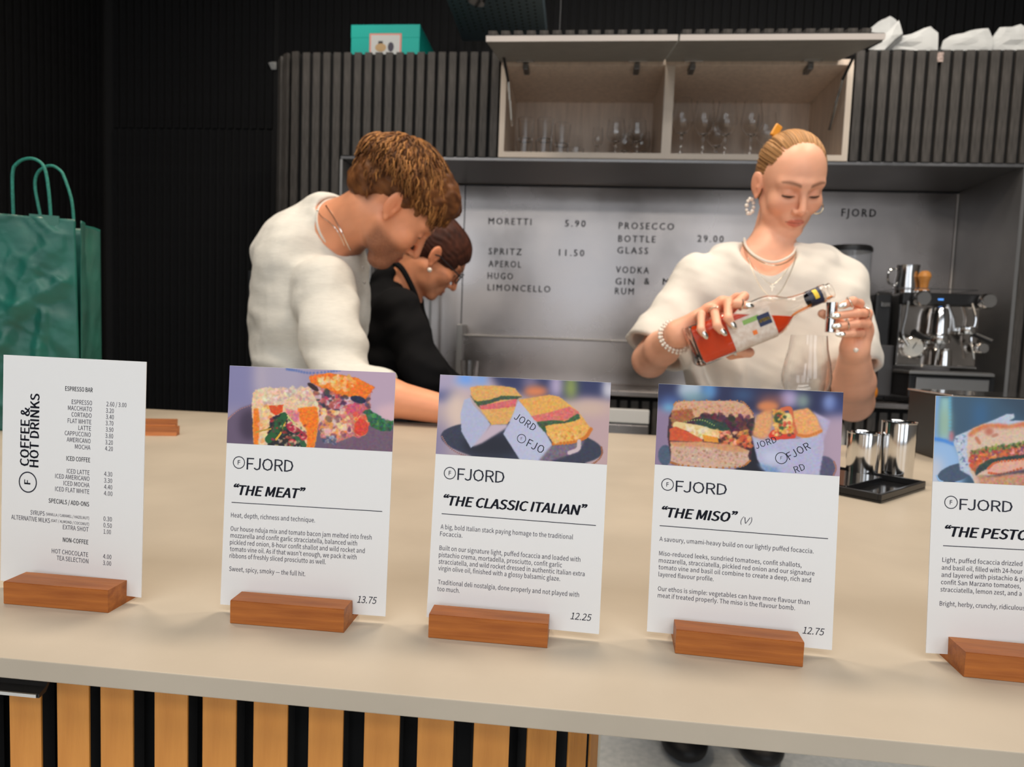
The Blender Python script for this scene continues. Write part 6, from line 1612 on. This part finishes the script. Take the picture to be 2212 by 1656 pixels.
mc = at(668, 800, 1.53); mfeet = [np.array([mc[0]-0.02, 1.46, 0]), np.array([mc[0]+0.06, 1.66, 0])]
PM = person('young man with tousled brown hair in white long top leaning on the counter', (mc[0], 1.53, 0))
F = Field(); head_prims(F, hm, fem=False, jaw=1.06)
nkb = at(728, 500, 1.475)
F.cap(hm.w((0, -0.030, -0.050)), nkb, 0.056, 0.062, k=0.02); F.cap(nkb, at(695, 570, 1.50), 0.058, 0.075, k=0.04)
F.ell(hm.w((0, 0.060, -0.104)), (0.024, 0.020, 0.018), k=0.02)
F.ell(at(680, 640, 1.52), (0.085, 0.14, 0.18), k=0.05); F.ell(mc, (0.095, 0.13, 0.2), k=0.05)
sN = at(700, 618, 1.375); wN = at(990, 880, 1.24); wN[2] = ZC+0.029; eN = at(735, 880, 1.262); eN[2] = ZC+0.064
F.cap(sN, eN, 0.052, 0.042, k=0.03); F.chain([eN, eN*0.6+wN*0.4, wN], [0.042, 0.038, 0.026], k=0.015)
sF = at(700, 618, 1.66); eF = at(690, 860, 1.70); wF = np.array([eF[0]+0.10, 1.68, ZC-0.15])
F.chain([sF, eF, wF], [0.052, 0.042, 0.028], k=0.03)
fg = []
hd_ = np.array([1, 0, 0.0])
pc_ = wN+np.array([0.045, 0, -0.004])
palm = [(wN, pc_, 0.026, 0.022)]; 
for j in range(4):
    k0_ = pc_+np.array([0.035, -0.030+0.020*j, 0.004-0.002*abs(j-1.5)]); k1_ = k0_+np.array([0.028, -0.002, 0.004]); k2_ = k1_+np.array([0.020, 0.001, -0.010]); k3_ = k2_+np.array([0.012-0.003*abs(j-1.5), 0.002, -0.010])
    palm.append((pc_, k0_, 0.018, 0.0115)); fg.append(([k0_, k1_, k2_, k3_], 0.0095 if j < 3 else 0.0085))
fg.append(([pc_+np.array([-0.015, 0.02, 0.006]), pc_+np.array([0.012, 0.042, 0.004]), pc_+np.array([0.038, 0.050, -0.002]), pc_+np.array([0.055, 0.046, -0.008])], 0.011))
hand_field(F, None, palm, fg)
pc2 = wF+np.array([0.03, 0, -0.045]); F.cap(wF, pc2, 0.026, 0.026, k=0.01)
for j in range(4):
    b0_ = pc2+np.array([0.012, -0.03+0.02*j, -0.03]); F.chain([b0_, b0_+np.array([0.012, 0, -0.028]), b0_+np.array([0.004, 0, -0.05])], [0.0098, 0.0088, 0.0075], k=0.004); F.cap(pc2, b0_, 0.016, 0.0105, k=0.008)
F.chain([pc2+np.array([-0.01, -0.02, 0]), pc2+np.array([0.01, -0.045, -0.02]), pc2+np.array([0.02, -0.05, -0.045])], [0.013, 0.011, 0.009], k=0.005)
hcm = np.array([mc[0], 1.55, 0.86]); F.rbox(hcm, (0.10, 0.14, 0.12), 0.08, k=0.05); limb_legs(F, hcm, mfeet)
MT_ = s2l((232, 160, 122))
def fade(q):   # shaved sides: brown shading between ear and hair
    m = ss(q[:, 2]+0.25*(-q[:, 1]-0.02), -0.012, 0.030)*(1-ss(q[:, 1], 0.045, 0.060))
    m2 = ss(-q[:, 1], 0.035, 0.055)*ss(q[:, 2], -0.055, -0.03)
    return np.maximum(m, m2)*0.75*(np.abs(q[:, 0]) < 0.079)
colm = skin_col(hm, MT_, s2l((190, 100, 85)), stub=s2l((84, 48, 34)), brow=s2l((88, 54, 34)), hairline=(fade, s2l((120, 80, 56))))
sdfmesh('body', F, 0.0026, M_skin, PM, colm, relax=1)
# hair: tousled volume plus locks
H = Field(); H.ell((0, -0.020, 0.046), (0.084, 0.106, 0.096), hm, k=0.0)
H.ell((0, 0.045, 0.083), (0.066, 0.060, 0.050), hm, k=0.03); H.ell((0, -0.080, -0.008), (0.058, 0.036, 0.048), hm, k=0.03)
H.ell((0, 0.118, -0.030), (0.092, 0.062, 0.085), hm, k=0.008, op='s')
H.rbox((0, 0.075, -0.076), (0.12, 0.115, 0.086), 0.03, hm, rot=(0.10, 0, 0), k=0.008, op='s')
H.rbox((0, -0.07, -0.140), (0.12, 0.12, 0.080), 0.02, hm, rot=(-0.30, 0, 0), k=0.010, op='s')
H.disp(lambda p: 0.0045*wob(p, 16, 31)+0.0022*wob(p, 34, 32))
HA, HB, HC = s2l((72, 42, 24)), s2l((134, 86, 48)), s2l((196, 138, 78))
def hc_man(V):
    n = 0.5+0.5*wob(V, 22, 41); return HA+(HB-HA)*np.clip(n, 0, 1)[:, None]*0.8
sdfmesh('hair', H, 0.0028, M_hair, PM, hc_man)
rs_ = np.random.RandomState(11); pa_, ra_, cl_ = [], [], []
crown = np.array([0.02, -0.055, 0.12])
for i in range(3400):
    d = rs_.normal(size=3); d /= np.linalg.norm(d); d[2] = abs(d[2])-0.25*rs_.rand() if rs_.rand() < 0.6 or d[1] > 0 else d[2]
    p = np.array([0, -0.020, 0.046])+d*np.array([0.083, 0.106, 0.095])/np.linalg.norm(d)
    if p[1] > 0.075 and p[2] < 0.045: continue
    if p[2] < 0.026+0.4*max(0, p[1]) and p[1] > -0.062: continue
    if p[2] < -0.050: continue
    if p[1] < -0.02 and p[2] < 0.075: p = p+(p-np.array([0, -0.02, 0.03]))*0.11
    if p[1] > 0.02 and p[2] > 0.045: p = p+(p-np.array([0, -0.02, 0.03]))*0.07*ss(p[1], 0.02, 0.05)
    pts = [p]; w0 = rs_.rand()*6.28; am = rs_.uniform(0.15, 0.75); L_ = rs_.uniform(0.022, 0.050)
    if p[2] < 0.05: L_ *= 0.55
    if p[1] > 0.03 and p[2] > 0.05: L_ *= 1.15
    side = rs_.normal(size=3)*0.25
    for k in range(8):
        q = pts[-1]; nrm = (q-np.array([0, -0.020, 0.040]))/np.array([0.082, 0.104, 0.094])**2; nrm /= np.linalg.norm(nrm)
        fl_ = (q-crown); fl_ = fl_+np.array([0, 0.05, -0.02])+side*0.03; fl_ -= nrm*(fl_@nrm); fl_ /= np.linalg.norm(fl_)+1e-9
        b_ = np.cross(nrm, fl_); st_ = fl_+b_*am*math.sin(w0+k*1.15)+nrm*(0.42-0.09*k)
        pts.append(q+st_/np.linalg.norm(st_)*L_/8)
    pts = np.array(pts)
    if ((pts[-1]-np.array([0, 0.125, -0.03]))/np.array([0.1, 0.06, 0.085]))@((pts[-1]-np.array([0, 0.125, -0.03]))/np.array([0.1, 0.06, 0.085])) < 1: continue
    pa_.append([hm.w(x) for x in pts]); ra_.append(rs_.uniform(0.0010, 0.0022)); m = rs_.rand()**1.4; cl_.append(HA+(HC-HA)*m if rs_.rand() < 0.75 else HB*rs_.uniform(0.6, 1.1))
strand_mesh('hair_locks', pa_, ra_, cl_, M_hair, PM)['kind'] = 'stuff'
# top
T = Field()
T.ell(at(672, 640, 1.52), (0.118, 0.175, 0.19), k=0.05); T.ell(at(662, 560, 1.52), (0.094, 0.155, 0.105), k=0.05); T.ell(at(670, 770, 1.53), (0.124, 0.165, 0.22), k=0.05)
T.cap(at(736, 515, 1.475), at(690, 560, 1.50), 0.055, 0.095, k=0.04)
T.ell(at(724, 640, 1.50), (0.072, 0.13, 0.12), k=0.04)
T.ell(at(672, 900, 1.55), (0.125, 0.17, 0.16), k=0.05)
T.cap(sN, sN*0.45+eN*0.55, 0.070, 0.062, k=0.022); T.cap(sN*0.45+eN*0.55, eN+np.array([0.0, 0, 0.006]), 0.062, 0.052, k=0.02); T.cap(eN+np.array([0, 0, 0.004]), eN*0.62+wN*0.38+np.array([0, 0, 0.006]), 0.052, 0.043, k=0.02)
T.chain([sF, eF, eF*0.5+wF*0.5], [0.066, 0.058, 0.05], k=0.03)
nd_ = hm.w((0, -0.03, -0.05))-nkb; nd_ /= np.linalg.norm(nd_)
T.cap(at(712, 474, 1.485), at(690, 560, 1.5), 0.062, 0.09, k=0.03)
T.cap(nkb+nd_*0.022, nkb+nd_*0.12, 0.067, 0.078, k=0.006, op='s')
d_ = (wN-eN)/np.linalg.norm(wN-eN); c_ = eN*0.62+wN*0.38
T.cap(c_-d_*0.02, c_+d_*0.12, 0.0395, 0.038, k=0.003, op='s')
T.rbox((0, 0, 0), (0.07, 0.07, 0.05), 0.004, Fr(c_+d_*0.055, np.array([0, 1.0, 0]), np.cross(d_, [0, 1.0, 0]), d_), k=0.003, op='s')
def mfold(p):
    q = p-mc; n = wob(p, 4, 51); z = q[:, 2]
    lo = ss(-z, -0.16, 0.05)
    arm = np.exp(-(((p-sN)@np.array([0, 1, 0]))/0.12)**2)
    return -(0.0040*np.sin(z*85+q[:, 0]*30+2.4*n)*(0.25+0.75*lo)+0.0045*wob(p, 5, 52)+0.0016*wob(p, 12, 53)+0.0030*np.sin((q[:, 0]*0.7-z*0.7)*60+2*n)*(1-lo))
T.disp(mfold)
T.rbox((mc[0]+0.25, 1.25, ZC-0.2), (0.7, 0.9, 0.2002), 0.001, k=0.0, op='s') if False else None
sdfmesh('long_sleeved_top', T, 0.0038, M_tee2, PM, relax=2)
# collar band, buttons
cc_ = nkb+nd_*0.024; pts = ellipse_ring(cc_, 0.0680, 0.0665, nd_, (0, 1, 0), 44)
obj('collar_band', tube([p-loc_(PM) for p in pts], 0.0032, 8, closed=True), M_tee2, PM, True)
for py in (578, 610): 
    o = obj('button', ball((0, 0, 0), (0.003, 0.004, 0.004), seg=10), mat('pale_button', (0.45, 0.42, 0.38), 0.4), PM, True, 3); o.location = tuple(at(784+ (py-578)*0.1, py, 1.45)-loc_(PM))
chain_px([(686,452,1.425),(694,466,1.400),(712,480,1.388),(727,496,1.386),(738,516,1.392),(744,530,1.40)], 'silver_chain', 0.0011, M_silver, PM)
chain_px([(704,444,1.410),(713,456,1.392),(724,474,1.384),(738,500,1.382),(749,524,1.390),(757,540,1.40)], 'silver_necklace', 0.0015, M_silver, PM)
o = obj('necklace_clasp', ball((0, 0, 0), 0.0032, seg=10), M_silver, PM, True, 3); o.location = tuple(at(687, 455, 1.415)-loc_(PM))
Q = Field(); Q.rbox(hcm, (0.115, 0.16, 0.10), 0.09, k=0.05)
for s, fo in zip((-1, 1), mfeet):
    hp_ = hcm+np.array([0, -s*0.08, -0.06]); an = np.array([fo[0], fo[1], 0.06]); Q.chain([hp_, (hp_+an)/2+np.array([0.03, 0, 0]), an], [0.10, 0.08, 0.065], k=0.04)
Q.rbox((hcm[0], hcm[1], -0.06), (0.5, 0.6, 0.095), 0.01, k=0.004, op='s'); sdfmesh('trousers', Q, 0.011, M_trous, PM); shoes(PM, mfeet)

# ================================================================== the dark haired woman in black
YK = 1.96
fk = (_R*0.76-_U*0.65)*0.93+_F*0.30; uk = _R*0.64+_U*0.77
hk0 = frame_fu((0, 0, 0), fk, uk, 1.0)
hk_ = Fr(at(940, 554, YK-0.07)-np.array([-0.080, -0.008, -0.006])*0.97@hk0.M, *hk0.M, 0.97)
kc = at(860, 760, 1.98); kfeet = [np.array([kc[0]-0.02, 1.90, 0]), np.array([kc[0]+0.02, 2.08, 0])]
PK = person('woman with pinned dark hair and glasses in black bending over the back counter', (kc[0], 1.98, 0))
F = Field(); head_prims(F, hk_, jaw=0.98)
nk2 = at(868, 625, 1.965)
F.cap(hk_.w((0, -0.030, -0.050)), nk2, 0.048, 0.052, k=0.02); F.cap(nk2, at(850, 680, 1.98), 0.052, 0.08, k=0.03)
F.ell(at(852, 730, 1.98), (0.085, 0.12, 0.15), k=0.04); F.ell(kc, (0.09, 0.12, 0.18), k=0.04)
sK = at(862, 670, 1.85); eK = at(915, 805, 1.80); wK = at(975, 858, 1.92); sK2 = at(862, 670, 2.10); eK2 = at(925, 800, 2.12); wK2 = at(1000, 850, 2.10)
for a, b, c in ((sK, eK, wK), (sK2, eK2, wK2)):
    F.chain([a, b, c], [0.046, 0.037, 0.024], k=0.02)
    u_ = (c-b)/np.linalg.norm(c-b); sd_ = np.cross(u_, [0, 0, 1]); sd_ /= np.linalg.norm(sd_); pl0 = c+u_*0.045
    F.cap(c, pl0, 0.022, 0.020, k=0.01)
    for j in range(4):
        q0_ = pl0+u_*0.03+sd_*(-0.027+0.018*j); q1_ = q0_+u_*0.026+np.array([0, 0, -0.008]); q2_ = q1_+u_*0.014+np.array([0, 0, -0.02])
        F.cap(pl0, q0_, 0.016, 0.010, k=0.008); F.chain([q0_, q1_, q2_], [0.009, 0.008, 0.007], k=0.004)
    F.chain([c+u_*0.02-sd_*0.015, c+u_*0.05-sd_*0.038, c+u_*0.075-sd_*0.04+np.array([0, 0, -0.01])], [0.012, 0.010, 0.008], k=0.005)
hck = np.array([kc[0]-0.03, 1.98, 0.86]); F.rbox(hck, (0.10, 0.13, 0.12), 0.08, k=0.05); limb_legs(F, hck, kfeet)
colk = skin_col(hk_, s2l((222, 150, 112)), s2l((170, 90, 80)), brow=s2l((74, 48, 36)))
sdfmesh('body', F, 0.0030, M_skin, PK, colk, relax=1)
H = Field(); H.ell((0, -0.024, 0.036), (0.0805, 0.100, 0.0900), hk_, k=0.0); H.ell((0, -0.078, -0.010), (0.056, 0.046, 0.060), hk_, k=0.03)
H.ell((0, 0.030, 0.028), (0.070, 0.066, 0.086), hk_, k=0.02); H.ell((0, 0.126, -0.044), (0.094, 0.088, 0.112), hk_, k=0.003, op='s'); H.rbox((0, 0.085, -0.090), (0.12, 0.098, 0.078), 0.02, hk_, k=0.003, op='s')
H.rbox((0, -0.06, -0.135), (0.12, 0.09, 0.075), 0.02, hk_, rot=(-0.3, 0, 0), k=0.008, op='s')
H.ell((0, -0.125, 0.040), (0.034, 0.030, 0.040), hk_, k=0.012)
H.disp(lambda p: 0.0010*np.sin(np.arctan2(hk_.loc(p)[:, 0], hk_.loc(p)[:, 2]+0.02)*45+3*wob(p, 12, 3)))
sdfmesh('hair', H, 0.003, M_hair, PK, lambda V: s2l((48, 26, 20))+(s2l((82, 46, 34))-s2l((48, 26, 20)))*(0.5+0.5*wob(V, 25, 8))[:, None])
# claw clip: an open pale green rectangle
M_clip = mat('pale_green_plastic', (0.16, 0.50, 0.33), 0.35)
cA, cB, cC, cD = [at(x, y, YK-0.05) for x, y in ((889, 497), (914, 485), (921, 494), (897, 511))]
obj('hair_clip', tube([p-loc_(PK) for p in (cA, cB, cC, cD)], 0.0052, 6, closed=True), M_clip, PK)
M_frame = mat('black_frame', (0.01, 0.01, 0.014), 0.3)
gl_ = obj('glasses', tube([hk_.w(p)-loc_(PK) for p in ((-0.008, 0.094, 0.004), (0.0, 0.097, 0.006), (0.008, 0.094, 0.004))], 0.0014, 6), M_frame, PK)
for s in (-1, 1):
    ring = [(s*0.034+0.026*math.copysign(abs(math.cos(a))**0.7, math.cos(a)), 0.099-0.010*abs(math.cos(a)*s*0.5+0.5*s*s*0), -0.004+0.018*math.copysign(abs(math.sin(a))**0.7, math.sin(a))) for a in np.linspace(0, 2*PI, 28, endpoint=False)]
    obj('lens_frame', tube([hk_.w(p)-loc_(PK) for p in ring], 0.0022, 6, closed=True), M_frame, gl_)
    obj('temple', tube([hk_.w(p)-loc_(PK) for p in ((s*0.060, 0.094, 0.000), (s*0.078, 0.076, 0.000), (s*0.085, 0.0, 0.004), (s*0.084, -0.016, -0.004))], 0.0022, 6), M_frame, gl_)
o = obj('pearl_earring', ball((0, 0, 0), 0.0068, seg=14), M_pearl, PK, True, 3); o.location = tuple(at(928, 583, YK-0.085)-loc_(PK))
T = Field(); T.ell(at(848, 715, 1.98), (0.105, 0.155, 0.15), k=0.05); T.ell(at(852, 800, 1.98), (0.115, 0.15, 0.20), k=0.05); T.cap(at(853, 612, 1.97), at(845, 680, 1.98), 0.068, 0.10, k=0.04)
T.ell(at(850, 900, 1.98), (0.13, 0.16, 0.16), k=0.05)
for a, b, c in ((sK, eK, wK), (sK2, eK2, wK2)): T.chain([a, b, b*0.2+c*0.8], [0.066, 0.056, 0.045], k=0.03)
nk_d = hk_.w((0, -0.03, -0.05))-nk2; nk_d /= np.linalg.norm(nk_d)
T.cap(nk2+nk_d*0.02+np.array([0.016, 0, 0]), nk2+nk_d*0.13, 0.060, 0.075, k=0.006, op='s')
T.disp(lambda p: -(0.004*wob(p, 6, 61)+0.003*np.sin(p[:, 2]*70+3*wob(p, 4, 62))))
sdfmesh('black_jacket', T, 0.005, M_blackc, PK, relax=2)
pts = [at(x, y, Y)-loc_(PK) for x, y, Y in ((850, 566, 1.90), (868, 580, 1.885), (885, 610, 1.89), (898, 640, 1.90), (905, 668, 1.91))]
obj('collar', tube(cpts(pts, 20), 0.009, 8), M_blackc, PK, True)
obj('apron_panel', prism([(1.93, ZC-0.3), (1.93, at(900, 660, 1.93)[2]), (2.03, at(900, 660, 1.93)[2]), (2.03, ZC-0.3)], at(925, 700, 1.93)[0], at(938, 700, 1.93)[0]), M_navy, PK)
Q = Field(); Q.rbox(hck, (0.115, 0.15, 0.10), 0.09, k=0.05)
for s, fo in zip((-1, 1), kfeet):
    hp_ = hck+np.array([0, -s*0.08, -0.06]); an = np.array([fo[0], fo[1], 0.06]); Q.chain([hp_, (hp_+an)/2+np.array([0.03, 0, 0]), an], [0.10, 0.08, 0.065], k=0.04)
Q.rbox((hck[0], hck[1], -0.06), (0.5, 0.6, 0.095), 0.01, k=0.004, op='s'); sdfmesh('trousers', Q, 0.011, M_trous, PK); shoes(PK, kfeet)
